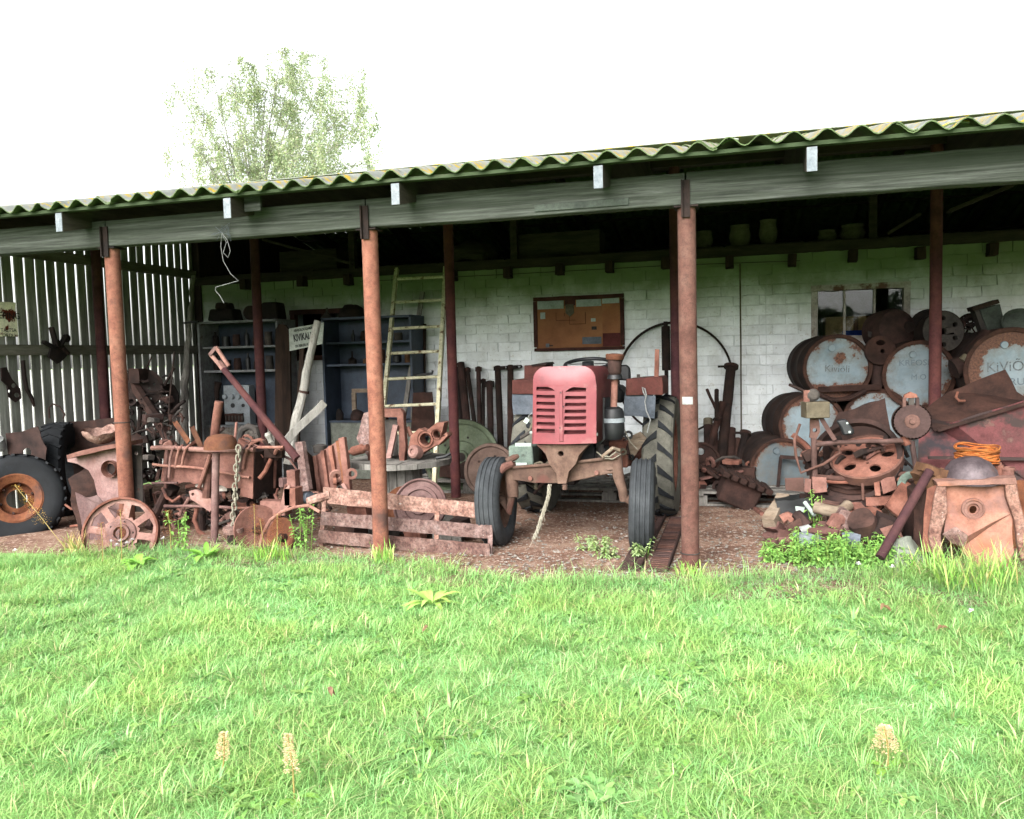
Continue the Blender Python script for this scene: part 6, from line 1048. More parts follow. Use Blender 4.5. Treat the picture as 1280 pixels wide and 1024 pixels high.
for i in range(7):
    px, py = ((878, 610), (890, 612), (902, 606), (885, 602), (912, 600), (935, 600), (870, 600))[i]; p = A(px, py, 7.95); p.z = max(p.z, .24); m = MB(); m.box(p, (random.uniform(.1, .2), .15, random.uniform(.08, .14)), Matrix.Rotation(i*.9, 3, 'Z') @ Matrix.Rotation(.3*i, 3, 'Y')); one('iron_scrap', ('dark block at the left front of the scrap stack', 'tilted dark block under the red-brown bar', 'brown block under the middle of the red-brown bar', 'small block on the left of the scrap stack', 'brown block behind the gear casing', 'dark block against the lowest barrel', 'dark block behind the white-dabbed post')[i], 'scrap', m, 'rust_dark' if i % 2 else 'rust_black', bevel=.01, crumple=(.06, .02, 8))
# ================================================================ barrels
def barrel(label, c, R=.292, Ln=.86, lid='barrel_lid', ax=V((0, -1, 0)), letters=(), tilt=0., wear=''):
    T = Thing('oil_barrel', label, 'barrel', (c.x, c.y+Ln/2, c.z-R)); ax = ax.normalized(); pr = [(R*.93, -.018), (R*.935, .0), (R+.012, .004), (R+.012, -.012), (R, -.02), (R-.004, -.22*Ln), (R+.014, -.30*Ln), (R+.014, -.32*Ln), (R-.004, -.36*Ln), (R-.004, -.64*Ln), (R+.014, -.68*Ln), (R+.014, -.70*Ln), (R-.004, -.74*Ln), (R, -Ln), (0, -Ln)]
    b = T.add('shell', MB().lathe(pr, c, ax, 48), 'barrel_side', crumple=None, smooth=40); T.add('rim', MB().lathe([(R*.925, -.016), (R*.94, .006), (R+.010, .010), (R+.016, .003), (R+.014, -.010)], c, ax, 48), 'barrel_rim_rust', parent=b); l_ = T.add('lid', MB().lathe([(R*.93*q, -.017+.001*(q < .6)) for q in (0, .25, .45, .6, .72, .82, .9, .96, 1)], c, ax, 48), lid)
    vv = np.empty(len(l_.data.vertices)*3); l_.data.vertices.foreach_get('co', vv); vv = vv.reshape(-1, 3)+np.array(T.b); dd = vv-np.array(c); rr_ = np.linalg.norm(dd, axis=1)/(R*.93); dz_ = -dd[:, 2]/R
    wv = .05+.2*rr_**5 if not wear else (.05+.16*rr_**5+.62*np.clip((dz_-.46)/.3, 0, 1)+.42*np.exp(-(((dd[:, 0]-.03)/.05)**2+((dd[:, 2]-.09)/.05)**2)) if wear == 'bottom' else .05+.55*np.clip((rr_-.55)/.42, 0, 1)**1.4)
    l_.data.attributes.new('wear', 'FLOAT', 'POINT').data.foreach_set('value', wv.astype('f4'))
    x = V((0, 0, 1)).cross(-ax) if False else (-ax).cross(V((0, 0, 1))); x = -x if x.x < 0 else x; x.normalize(); u_ = x.cross(ax); u_ = u_ if u_.z > 0 else -u_
    xr = x*math.cos(tilt)+u_*math.sin(tilt); ur = u_*math.cos(tilt)-x*math.sin(tilt)
    for txt, sz, dz, mt, sx in letters: lettering(T, txt, sz, mt, c+ax*(-.0135)+ur*dz, xr, ur, sx=sx)
    o = T.add('bung', MB().lathe([(0, .012), (.028, .012), (.032, 0), (.032, -.004)], c+ax*(-.014)+u_*(R*.62)-x*.05, ax, 14), lid)
    return T
BY = 8.2
cA = A(1047, 460, BY); barrel('barrel with rust-edged pale blue lid lettered KIVIOLI under the window', cA, .298, lid='barrel_lid', ax=V((.14, -1, 0)), wear='bottom', letters=(('Kiviõli', .095, -.01, 'stencil', .95),), tilt=-.05)
cB = A(1149, 469, BY-.05); barrel('barrel with clean pale blue lid and faint stencilled line behind the inner post', cB, .30, lid='barrel_lid', ax=V((.08, -1, 0)), letters=(('KREOSIIN', .075, .11, 'stencil_faint', 1.05), ('M O', .07, -.02, 'stencil_faint', 1)))
cC = A(1264, 463, 7.75); barrel('barrel with rust-eaten pale lid lettered KIVIOLI over a second line', cC, .345, lid='barrel_lid', wear='edge', letters=(('KiViÕLi', .12, .03, 'stencil', .95), ('KUKRUSE', .085, -.10, 'stencil_faint', 1.05)), tilt=.03)
cD = A(1015, 532, BY-.1); barrel('barrel with pale lid behind the small brass box', cD, .29, lid='barrel_lid', ax=V((.18, -1, .03)))
cE = A(1097, 527, BY-.05); barrel('barrel with pale lid half hidden by the brown plate', cE, .29)
cF = A(978, 592, 8.0); cF.z = max(.30, cF.z); barrel('lowest barrel with a dull grey-blue lid standing on the floor', cF, .285, lid='barrel_lid_old', ax=V((.2, -1, 0)))
for x_, lb in ((cE.x-.30, 'rusty barrel under the brown plate in the bottom row'), (cE.x+.33, 'rusty barrel behind the red sheet in the bottom row'), (cE.x+.95, 'rusty barrel under the lettered rust-eaten one')): barrel(lb, V((x_, BY+.05, .31)), .29, lid='barrel_lid_old')
barrel('rusty barrel in the second row under the lettered rust-eaten one', V((cE.x+.66, BY, cE.z-.02)), .29, lid='barrel_lid_old')
m = MB(); T = Thing('empty_frame', 'dark angle-iron frame leaning on the lowest barrel', 'frame', A(985, 615, 7.9))
for a, b in (((976, 571), (972, 613)), ((975, 571), (1012, 574))): T.add('member', MB().bar(A(*a, 7.93), A(*b, 7.9), .03, .03), 'rust_dark')
one('flat_bar', 'long flat dark bar lying along the barrel under the lettered lid', 'iron bar', MB().bar(A(1022, 487, 8.12), A(1102, 484, 8.12), .05, .06, up=(0, 1, 0)), 'rust_dark', crumple=(.15, .01, 5))
one('crushed_hoop', 'flattened dark hoop wedged between the barrel rows', 'hoop', rod([(1022, 492, 8.1), (1040, 500, 8.08), (1062, 498, 8.08), (1082, 488, 8.1)], .022, 7), 'rust_dark')
# ---- things on top of the barrels
c = A(1122, 411, 8.5); T = Thing('rusty_drum', 'rounded brown drum with one large hole lying on the barrels beside the window', 'drum', c-V((0, 0, .2))); T.add('shell', MB().lathe([(0, .05), (.1, .04), (.18, 0), (.205, -.06), (.205, -.28), (0, -.3)], c, (.35, -.9, .1), 30), 'rust_dark'); x, y, d = frame(V((.35, -.9, .1))); T.add('hole', MB().lathe([(0, 0), (.045, 0)], c+d*.052+x*.09+y*.01, d, 16), 'rust_black'); T.add('hole_rim', MB().lathe([(.045, -.005), (.055, -.005), (.055, .012), (.045, .012)], c+d*.045+x*.09+y*.01, d, 16, True), 'rust_dark')
c = A(1099, 439, 8.25); T = Thing('flange_disc', 'small dark disc with an oval and a round hole between the top barrels', 'disc', c-V((0, 0, .13))); T.add('disc', disc_holes(c, (.1, -1, .15), .135, .05, [(.07, 1.55, .025, .04), (.02, -.4, .02, .02)]), 'rust_dark', bevel=.006)
T.add('pipe_neck', rod([(1098, 455, 8.3), (1098, 484, 8.25)], .06, 14), 'rust_dark')
c = A(1176, 415, 8.3); T = Thing('wheel_hub', 'dark grey round hub with six bolt holes behind the inner post on the barrels', 'hub', c-V((0, 0, .19))); T.add('face', disc_holes(c, (.25, -.95, .1), .185, .05, [(.12, .5+k*1.047, .022, .022) for k in range(6)]+[(0, 0, .03, .03)]), 'iron_grey', bevel=.006); T.add('drum', MB().lathe([(.18, .03), (.19, .05), (.17, -.16), (0, -.16)], c, (.25, -.95, .1), 30), 'rust_black')
c = A(1162, 410, 8.55); one('wheel_hub', 'dark round hub set behind the six-hole hub on the barrels', 'hub', MB().lathe([(.03, .02), (.12, .03), (.16, .02), (.185, -.03), (.18, -.12), (0, -.12)], c, (-.2, -.95, .1), 30), 'rust_black')
c = A(1213, 407, 8.5); T = Thing('hand_wheel', 'small black spoked hand wheel on the barrels beside the tin box', 'hand wheel', c-V((0, 0, .12))); T.add('rim', MB().lathe([(.095, -.01), (.115, -.01), (.115, .012), (.095, .012)], c, (.1, -1, .1), 28, True), 'rust_black'); x, y, d = frame(V((.1, -1, .1)))
for k in range(6): a = k*1.047; T.add('spoke', MB().bar(c, c+(x*math.cos(a)+y*math.sin(a))*.1, .016, .012), 'rust_black')
T.add('hub', MB().lathe([(0, .03), (.03, .03), (.03, -.03), (0, -.03)], c, d, 12), 'rust_black')
one('gear_pile', 'lumpy dark gear casting below the black hand wheel', 'casting', MB().lathe([(0, .06), (.06, .05), (.09, .0), (.1, -.08), (0, -.1)], A(1212, 427, 8.35), (.1, -1, .3), 14), 'rust_black', crumple=(.05, .03, 9))
T = Thing('tin_box', 'grey-green tilted tin box with a dark lid on the barrels', 'tin', A(1240, 416, 8.3)); T.add('front', slab([(1225, 387), (1250, 380), (1258, 411), (1236, 417)], 8.3, .16), 'green_rack', bevel=.003); T.add('side', slab([(1218, 388), (1225, 387), (1236, 417), (1229, 418)], 8.32, .16), 'iron_grey'); T.add('lid', slab([(1215, 384), (1248, 374), (1250, 379), (1217, 389)], 8.28, .2), 'wood_dark', bevel=.003)
one('tin_pan', 'round grey-green pan lying on the barrel beside the tin box', 'pan', MB().lathe([(0, .02), (.13, .02), (.14, .06), (.15, .055), (.14, 0), (0, 0)], A(1275, 407, 8.2), (-.1, -.8, .6), 26), 'green_rack')
one('horn_casting', 'brassy-brown horn-shaped casting slanting between the two top barrels', 'casting', MB().tube([A(1236, 418, 8.0), A(1222, 438, 7.95), A(1208, 455, 7.9), A(1192, 462, 7.88)], [.07, .085, .075, .09], 14), 'rust_dark', crumple=(.06, .02, 7)); one('brass_collar', 'dull brass collar round the horn-shaped casting', 'collar', MB().tube([A(1210, 447, 7.84), A(1204, 453, 7.83)], .05, 12), 'brass')
# ================================================================ red sheet-metal hood
T = Thing('red_hood', 'large bent sheet-metal hood with flaking red paint before the barrels', 'machine hood', A(1225, 610, 7.0))
T.add('upper_panel', MB().prism([A(1150, 516, 7.1), A(1187, 489, 7.3), A(1256, 462, 7.3), A(1271, 488, 7.25), A(1292, 500, 7.2), A(1292, 512, 7.0), A(1215, 528, 6.92), A(1170, 540, 6.92)], (0, .006, 0)), 'rust_dark', crumple=(.1, .015, 4)); T.add('lower_panel', MB().prism([A(1146, 520, 7.05), A(1190, 528, 6.9), A(1292, 497, 6.9), A(1292, 606, 6.8), A(1150, 606, 6.8)], (0, .008, 0)), 'red_rust', crumple=(.12, .02, 3)); T.add('seam', MB().bar(A(1172, 538, 6.86), A(1290, 502, 6.86), .02, .025), 'rust_dark'); T.add('lower_seam', MB().bar(A(1160, 572, 6.79), A(1290, 574, 6.79), .02, .022), 'red_rust')
T.add('hook', rod([(1197, 490, 7.1), (1195, 497, 7.08), (1199, 501, 7.08), (1206, 501, 7.1)], .011, 7), 'rust'); T.add('rear_panel', slab([(1160, 535), (1292, 505), (1292, 625), (1160, 625)], 7.35, .01), 'rust_dark')
# ================================================================ brown plate, frame machine
one('brown_plate', 'broad bent brown steel plate standing behind the tube frame', 'metal plate', MB().prism([A(1030, 560, 6.75), A(1048, 516, 6.8), A(1082, 507, 6.85), A(1100, 503, 6.85), A(1107, 499, 6.85), A(1122, 575, 6.7), A(1126, 625, 6.6), A(1040, 625, 6.6)], (0, .008, 0)), 'rust_dark', crumple=(.09, .025, 4))
YT = 6.25; T = Thing('tube_frame_machine', 'rusty tube-framed mower with a holed disc and cranks in the scrap', 'machine', A(1080, 640, YT))
for q, r_ in ((((1017, 548), (1018, 575), (1019, 597)), .022), (((1019, 556), (1050, 553), (1085, 552), (1130, 551), (1139, 552)), .017), (((1140, 552), (1143, 575), (1146, 600)), .019), (((1019, 596), (1050, 598), (1080, 597), (1110, 594), (1146, 592)), .018), (((1021, 601), (1050, 603), (1085, 602), (1140, 598)), .014)): T.add('tube', rod([(*p, YT) for p in q], r_, 10), 'rust_mid' if r_ > .015 else 'rust', crumple=(.1, .006, 9))
T.add('gusset', MB().prism([A(1019, 550, YT), A(1030, 552, YT), A(1022, 563, YT)], (0, .02, 0)), 'rust_mid')
c = A(1083, 573, YT+.12); ax = V((-.22, -.50, .84)); n = 36; x, y, d = frame(ax); T.add('disc', disc_holes(c, ax, .235, .014, [(.145, .35+k*1.2566, .045, .036) for k in range(5)]+[(.07, .9+k*2.09, .012, .012) for k in range(3)]), 'rust'); T.add('disc_rim', MB().lathe([(.225, -.05), (.245, -.05), (.25, .02), (.235, .024), (.225, .0)], c, ax, 40, True), 'rust_mid'); T.add('hub', MB().lathe([(0, .035), (.035, .03), (.04, .0), (0, 0)], c+d*.012, ax, 16), 'rust_dark')
T.add('outer_ring', MB().lathe([(.29, -.03), (.325, -.03), (.325, .03), (.29, .03)], c+V((-.07, .04, -.02)), V((-.35, -.78, .5)), 44, True), 'rust_dark')
T.add('loop_bar', rod([(1021, 543, YT), (1009, 505, YT+.05), (1000, 530, YT), (993, 550, YT-.03), (995, 570, YT-.04), (1001, 591, YT-.05), (1030, 580, YT-.03), (1050, 566, YT), (1048, 557, YT)][2:], .010, 8), 'rust_mid'); T.add('curved_arm', MB().bar(A(1026, 522, YT-.03), A(1044, 550, YT-.03), .03, .012, up=(0, 1, 0)), 'rust_mid', crumple=(.05, .006, 8)); T.add('crank_post', slab([(1013, 520), (1024, 520), (1025, 540), (1021, 548), (1012, 548)], YT-.02, .06, [pxc(1018, 538, 3, 8)]), 'rust_mid', crumple=(.05, .006, 12))
b_ = T.add('brass_box', MB().box(A(1019, 512, YT-.03), (.165, .13, .115), Matrix.Rotation(.25, 3, 'Z')), 'brass', bevel=.006); T.add('pulley_bracket', slab([(1004, 490), (1010, 488), (1016, 500), (1012, 506), (1005, 504)], YT+.02, .06), 'rust_dark'); T.add('pulley', MB().lathe([(0, .03), (.03, .03), (.045, .015), (.03, 0), (.045, -.02), (0, -.02)], A(1016, 494, YT-.02), (.2, -1, .1), 18), 'iron_grey'); T.add('brass_plate', MB().box(A(1008, 500, YT-.02), (.04, .05, .14)), 'rust'); T.add('handle_rod', rod([(987, 481, YT+.2), (1005, 489, YT+.1)], .012, 7), 'rust_black')
T.add('black_pad', MB().prism([A(*p, YT-.06) for p in ((1045, 526), (1058, 524), (1068, 538), (1068, 544), (1054, 545), (1050, 534))], (0, .06, 0)), 'black_metal', bevel=.015)
for q in ((1059, 529), (1062, 540)): T.add('pad_screw', MB().lathe([(0, .006), (.008, .005), (.008, 0)], A(*q, YT-.06), (0, -1, 0), 8), 'paper')
for q in (((981, 598), (1005, 597), (1005, 615), (982, 613)), ((1006, 598), (1014, 599), (1014, 617), (1005, 615)), ((1015, 596), (1033, 597), (1034, 615), (1016, 617)), ((1092, 598), (1099, 597), (1101, 620), (1094, 620)), ((1100, 598), (1118, 596), (1122, 611), (1104, 618))): T.add('angle_plate', slab(q, YT-.08, .008), 'rust_mid' if q[0][0] < 1000 else 'rust', bevel=.002)
T.add('base_bar', MB().bar(A(1082, 627, YT-.05), A(1132, 624, YT-.05), .06, .04, up=(0, 1, 0)), 'rust'); T.add('base_bar', MB().bar(A(1000, 622, YT+.1), A(1085, 628, YT-.02), .06, .04, up=(0, 1, 0)), 'rust_dark'); T.add('leg', rod([(1020, 598, YT), (1022, 660, YT)], .02), 'rust_dark'); T.add('leg', rod([(1140, 598, YT), (1138, 668, YT)], .02), 'rust_dark')
for a, b in (((1078, 600), (1079, 625)), ((1090, 628), (1104, 650))): T.add('stay', rod([(*a, YT-.06), (*b, YT-.06)], .010, 6), 'rust_mid')
for i, py in enumerate((607, 613, 618)): T.add('belt', rod([(1035, py-3, YT+.1), (1060, py+3, YT+.06), (1098, py+i, YT+.08)], .018, 7), 'rust_dark')
c = A(1140, 527, YT-.02); ax = V((-.1, -1, .08)); T = Thing('toothed_gear', 'round rusty gear wheel with a toothed rim and fork above the tube frame', 'gear', c-V((0, 0, .13))); O = []; x, y, d = frame(ax)
for k in range(64): rr = .112+(.007 if k % 2 else 0); a = 6.2832*k/64; O.append(c+x*(rr*math.cos(a))+y*(rr*math.sin(a)))
T.add('gear', MB().prism(O, d*.03), 'rust_mid', smooth=0); T.add('hub', MB().lathe([(0, .05), (.018, .05), (.02, .035), (.045, .034), (.05, .03)], c, ax, 16), 'rust_mid'); T.add('back_drum', MB().lathe([(.125, 0), (.13, -.06), (.1, -.1), (0, -.1)], c, ax, 28), 'rust_dark')
for xx in (1131, 1147): T.add('fork', slab([(xx-2, 497), (xx+2, 497), (xx+(3 if xx > 1140 else 1), 513), (xx-(2 if xx > 1140 else 3), 513)], YT-.03, .03), 'rust_mid')
T.add('fork_plate', slab([(1136, 495), (1143, 495), (1143, 508), (1136, 508)], YT-.02, .02), 'iron_grey'); T.add('fork_top', slab([(1130, 494), (1138, 490), (1146, 493), (1147, 497), (1130, 498)], YT-.025, .03), 'rust'); T.add('fork_foot', slab([(1129, 513), (1150, 512), (1152, 516), (1128, 517)], YT-.03, .04), 'rust_mid'); T.add('stand', rod([(1130, 545, YT), (1135, 556, YT)], .025), 'rust')
# ================================================================ torn rust tank on the right
YK = 5.78; T = Thing('torn_rust_tank', 'big square rusted tank with a torn front sheet and one round hole', 'tank', A(1222, 716, YK))
hole = [A(p[0], p[1], YK) for p in pxc(1216, 636, 4.6, 16)]
T.add('front_sheet', MB().prism(ragged([A(1184, 607, YK), A(1262, 603, YK), A(1265, 640, YK), A(1268, 690, YK-.04), A(1256, 712, YK-.06), A(1218, 708, YK-.05), A(1200, 686, YK-.02), A(1206, 672, YK-.08), A(1196, 660, YK-.06), A(1180, 668, YK-.03), A(1183, 640, YK)], .05, .005, (5, 6, 7, 8)), (0, .006, 0), [hole]), 'rust_tank', crumple=(.05, .010, 5)); T.add('port_ring', MB().lathe([(.034, .006), (.036, .014), (.052, .014), (.058, .022), (.066, .02), (.07, .0)], A(1216, 636, YK-.001), (0, -1, 0), 24), 'rust_tank'); T.add('curled_flap', MB().prism([A(1178, 668, YK-.05), A(1196, 660, YK-.10), A(1210, 668, YK-.16), A(1206, 684, YK-.13), A(1188, 678, YK-.07)], (0, .006, 0)), 'rust_flaky', crumple=(.05, .012, 9))
T.add('left_strut', slab([(1172, 604), (1184, 602), (1184, 640), (1176, 668), (1180, 704), (1166, 700), (1160, 668), (1166, 630)], YK-.05, .05), 'rust_flaky', bevel=.008, crumple=(.07, .008, 7)); T.add('right_strut', slab([(1256, 600), (1270, 598), (1282, 660), (1290, 700), (1276, 700), (1268, 650), (1258, 622)], YK-.05, .05), 'rust_flaky', bevel=.008, crumple=(.07, .008, 7)); T.add('top_rim', slab([(1170, 602), (1230, 600), (1262, 597), (1270, 598), (1271, 605), (1232, 606), (1172, 608)], YK-.06, .1), 'rust_tank', crumple=(.07, .008, 9)); T.add('top_sheet', MB().prism([A(1172, 603, YK), A(1270, 599, YK), A(1262, 590, YK+.6), A(1180, 593, YK+.6)], (0, 0, .006)), 'rust_tank', crumple=(.1, .012, 5)); T.add('left_side', MB().prism([A(1158, 611, YK-.02), A(1172, 606, YK-.03), A(1168, 690, YK-.04), A(1152, 690, YK-.02)], (.006, .004, 0)), 'rust', crumple=(.08, .008, 6)); T.add('left_panel', MB().prism([A(1142, 616, YK+.04), A(1158, 611, YK), A(1153, 690, YK), A(1142, 690, YK+.04)], (.006, .4, 0)), 'rust_dark', crumple=(.1, .01, 5)); T.add('back_sheet', slab([(1186, 604), (1290, 600), (1290, 700), (1186, 700)], YK+.55, .006), 'rust_orange', crumple=(.1, .02, 4)); T.add('floor_sheet', MB().prism([A(1180, 712, YK), A(1285, 716, YK), A(1280, 690, YK+.5), A(1190, 690, YK+.5)], (0, 0, .006)), 'rust_orange')
c = A(1213, 600, YK+.12); T = Thing('metal_dome', 'dull grey metal dome lying upturned on the torn tank', 'bowl', c); T.add('dome', MB().lathe([(0, .155), (.06, .148), (.115, .12), (.15, .07), (.165, .012), (.17, 0), (.16, .0), (.14, .07), (.1, .115), (0, .145)], c, (0, -.05, 1), 32), 'lead_bowl', crumple=(.06, .004, 9)); T.add('rim', MB().lathe([(.155, -.006), (.19, -.006), (.192, .004), (.155, .008)], c, (0, -.05, 1), 32, True), 'lead_bowl')
c = A(1221, 568, YK+.3); T = Thing('wire_coil', 'coil of bright orange rusted wire lying on the metal dome', 'wire', c-V((0, 0, .06)))
for k in range(22):
    R_ = random.uniform(.10, .13); dz = random.uniform(-.055, .05); tl = random.uniform(-.12, .12); T.add('turn', MB().tube([c+V((R_*math.cos(t)*1.05, R_*math.sin(t), dz+R_*math.cos(t+k)*tl+.008*math.sin(3*t+k))) for t in [6.2832*i/22 for i in range(22)]], .0058, 5, True), 'rust_wire', smooth=60)
T.add('tie', MB().tube([c+V((.13, 0, -.06)), c+V((.15, .02, -.1)), c+V((.17, .02, -.15))], .02, 6), 'rust')
for q, r_, h, mt, lb in (((1246, 600), .035, .1, 'rust', 'small rusty cup standing behind the metal dome'), ((1259, 600), .04, .085, 'rust', 'wide rusty cup at the right of the tank top'), ((1240, 602), .06, .04, 'cabinet_blue', 'low dark blue tin on the tank top')): p = A(*q, YK+.3); one('iron_cup', lb, 'cup', MB().lathe([(0, 0), (r_, 0), (r_, h), (r_*1.15, h), (r_*1.15, h*.8), (r_*.8, h*.8), (0, h*.3)], p, (0, 0, 1), 14), mt)
T = Thing('broken_timber', 'broken splintered timber wedged between the slanting pipe and the tank', 'timber', A(1160, 606, 5.85))
for a, b, w_, t in (((1148, 582), (1186, 594), .09, .05), ((1150, 608), (1180, 592), .08, .06), ((1145, 590), (1156, 606), .07, .05)): T.add('splinter', MB().bar(A(*a, 5.85), A(*b, 5.9), w_, t), 'wood_brown', crumple=(.05, .02, 9))
one('slanting_pipe', 'long straight rusty pipe slanting from the grass up against the broken timber', 'pipe', rod([(1100, 697, 5.45), (1130, 645, 5.62), (1162, 589, 5.8)], .029, 12), 'rust_pipe_dark'); one('flat_strap', 'wide rusty strap slanting behind the long straight pipe', 'iron strap', MB().bar(A(1115, 640, 5.95), A(1138, 606, 6.1), .12, .02, up=(0, -1, 0)), 'rust')
one('grey_tarp', 'crumpled pale grey tarpaulin stuffed beside the torn tank', 'tarpaulin', MB().lathe([(0, .24), (.07, .22), (.12, .12), (.15, .0), (0, 0)], V((A(1128, 690, 5.6).x, 5.66, .0)), (0, 0, 1), 22), 'cloth', crumple=(.04, .05, 9))
one('green_pulley', 'dull green-rimmed pulley between the tube frame and the timber', 'pulley', MB().lathe([(.05, 0), (.08, .02), (.095, .02), (.1, -.02), (.05, -.03)], A(1141, 607, 6.05), (-.5, -.85, 0), 24, True), 'green_faded')
# ================================================================ scrap heap in front
hp = [
 ('split_log', 'short split yellow log lying at the left end of the scrap heap', 'log', lambda: MB().bar(A(961, 654, 6.2), A(980, 622, 6.5), .09, .08), 'wood_log', (.06, .015, 8)),
 ('black_radiator', 'black finned radiator block lying in the scrap heap', 'radiator', lambda: MB().box(A(993, 634, 6.4), (.26, .2, .15), Matrix.Rotation(-.1, 3, 'Y')), 'black_metal', (.05, .012, 14)),
 ('pipe_bend', 'tan rusted pipe bend lying on the scrap heap', 'pipe', lambda: rod([(1018, 634, 6.0), (1030, 637, 5.98), (1044, 640, 5.98), (1054, 638, 6.0), (1060, 632, 6.05)], .042, 12), 'wood_log', (.05, .006, 9)),
 ('engine_bracket', 'crumpled rusty bracket right of the tan pipe bend', 'bracket', lambda: slab([(1062, 642), (1090, 636), (1104, 640), (1100, 662), (1080, 664), (1066, 656)], 5.95, .12), 'rust', (.06, .03, 8)),
 ('rust_drum_shell', 'dented rust drum shell low in the scrap heap', 'drum', lambda: MB().lathe([(0, .12), (.09, .12), (.1, 0), (.09, -.12), (0, -.12)], A(1082, 662, 5.8), (-.4, -.6, .7), 18), 'rust_dark', (.05, .02, 9)),
 ('rust_elbow', 'flaking rusty elbow casting in the middle of the scrap heap', 'casting', lambda: rod([(1040, 660, 5.85), (1046, 650, 5.85), (1056, 648, 5.88), (1064, 655, 5.9)], .055, 10), 'rust', (.05, .015, 9)),
 ('square_plate', 'square pinkish rust plate tilted at the heap front', 'metal plate', lambda: slab([(984, 656), (1000, 648), (1005, 660), (990, 668)], 5.95, .02), 'rust_mid', None),
 ('white_rag', 'white plastic scrap lying at the heap front', 'plastic', lambda: slab([(1000, 660), (1012, 655), (1016, 664), (1004, 672)], 5.85, .03), 'white_wire', (.04, .02, 12)),
 ('white_card', 'small white card tucked under the black radiator', 'card', lambda: slab([(994, 633), (1006, 634), (1005, 640), (995, 640)], 6.2, .006), 'paper', None),
 ('iron_rocker', 'rusty rocker arm lying at the left of the heap front', 'machine part', lambda: rod([(978, 650, 6.1), (986, 646, 6.1), (994, 650, 6.08)], .035, 9), 'rust', (.04, .012, 12)),
 ('iron_link', 'rusty link plate lying below the black radiator', 'machine part', lambda: rod([(996, 642, 6.05), (1004, 652, 6.0), (1010, 658, 5.98)], .04, 8), 'rust_dark', (.04, .012, 12)),
 ('cast_lump', 'pale rusty cast lump at the right of the scrap heap', 'casting', lambda: MB().box(A(1060, 652, 5.9), (.18, .14, .12), Matrix.Rotation(.4, 3, 'Y')), 'rust_flaky', (.05, .025, 9)),
 ('cast_lump', 'dark cast lump under the slanting pipe', 'casting', lambda: MB().box(A(1104, 666, 5.75), (.14, .14, .2), Matrix.Rotation(.4, 3, 'Y')), 'rust_dark', (.05, .025, 9)),
 ('cast_lump', 'rust-brown cast lump against the grey tarpaulin', 'casting', lambda: MB().box(A(1116, 672, 5.72), (.1, .12, .16), Matrix.Rotation(-.3, 3, 'Y')), 'rust', (.05, .02, 9)),
 ('aluminium_part', 'pale grey aluminium housing in the nettles at the heap front', 'casting', lambda: MB().box(A(1010, 676, 5.75), (.14, .12, .1), Matrix.Rotation(.5, 3, 'Z')), 'panel_grey', (.04, .02, 10)),
 ('aluminium_part', 'small grey aluminium cover low in the middle of the heap', 'casting', lambda: MB().box(A(1065, 676, 5.7), (.1, .1, .07), Matrix.Rotation(.5, 3, 'X')), 'blue_faded', (.04, .02, 10)),
 ('bent_strip', 'bent rusty strip on the heap behind the tan pipe bend', 'iron strip', lambda: MB().bar(A(1020, 626, 6.2), A(1050, 630, 6.15), .07, .012), 'rust_mid', (.05, .015, 8)),
 ('bent_strip', 'short bent rusty strip at the right end of the heap', 'iron strip', lambda: MB().bar(A(1068, 628, 6.1), A(1088, 648, 5.95), .09, .012), 'rust', (.05, .015, 8)),
 ('iron_tube', 'thin dark tube poking from the heap beside the card', 'tube', lambda: rod([(1006, 628, 6.1), (1018, 644, 6.0)], .014, 7), 'paper', None),
]
for nm, lb, cat, fn, mt, cr_ in hp: one(nm, lb, cat, fn(), mt, crumple=cr_)
T = None; m = MB(); rr = random.Random(4)
for i in range(150):
    px, py = rr.uniform(962, 1125), rr.uniform(632, 690); yy = 6.35-(py-632)*.011+rr.uniform(-.05, .05); p = A(px, py, yy)
    hgt = .22*max(0, 1-abs(px-1045)/100); p.z = rr.uniform(.01, .03+hgt) if py > 640 else rr.uniform(.05, .1+hgt); s_ = rr.uniform(.03, .11); m.box(p, (s_*rr.uniform(.6, 2), s_, s_*rr.uniform(.2, .8)), Matrix.Rotation(rr.uniform(0, 3), 3, 'Z') @ Matrix.Rotation(rr.uniform(-.8, .8), 3, 'X'))
o = one('scrap_rubble', 'small rusty scrap pieces heaped under the larger parts before the tube frame', None, m, 'rust', kind='stuff', crumple=(.05, .012, 12))
# ---- gravel chips on the earth floor
rr = np.random.default_rng(2); n = 10000; x = rr.uniform(-4.2, 1.2, n); y = 5.05+rr.random(n)**1.4*2.6; ok = (y > edge_y(x)-.18)&(rr.random(n) < .25+.95*vnoise(x, y, 2.3, 12)*np.exp(-((x-.15)/1.3)**2)+.35*np.exp(-((x+1.2)/.9)**2)*np.exp(-((y-5.5)/.5)**2)); x, y = x[ok], y[ok]; m = MB()
base = [V(p) for p in ((1, 0, 0), (-1, .2, 0), (0, 1, 0), (.1, -1, 0), (0, .1, .8), (0, 0, -.6))]; tri = [(0, 2, 4), (2, 1, 4), (1, 3, 4), (3, 0, 4), (2, 0, 5), (1, 2, 5), (3, 1, 5), (0, 3, 5)]
for a, b in zip(x, y):
    s_ = .004+.014*rr.random()**2; an = rr.uniform(0, 6.28); ca, sa = math.cos(an), math.sin(an); k1 = rr.uniform(.5, 1.2); m.add([V((a+s_*(p.x*ca-p.y*k1*sa), b+s_*(p.x*sa+p.y*k1*ca), .018+s_*p.z*.6)) for p in base], tri)
struct('gravel', m, 'stone_white', kind='stuff', smooth=0, recalc=False)['label'] = 'pale stone chips scattered on the earth floor'
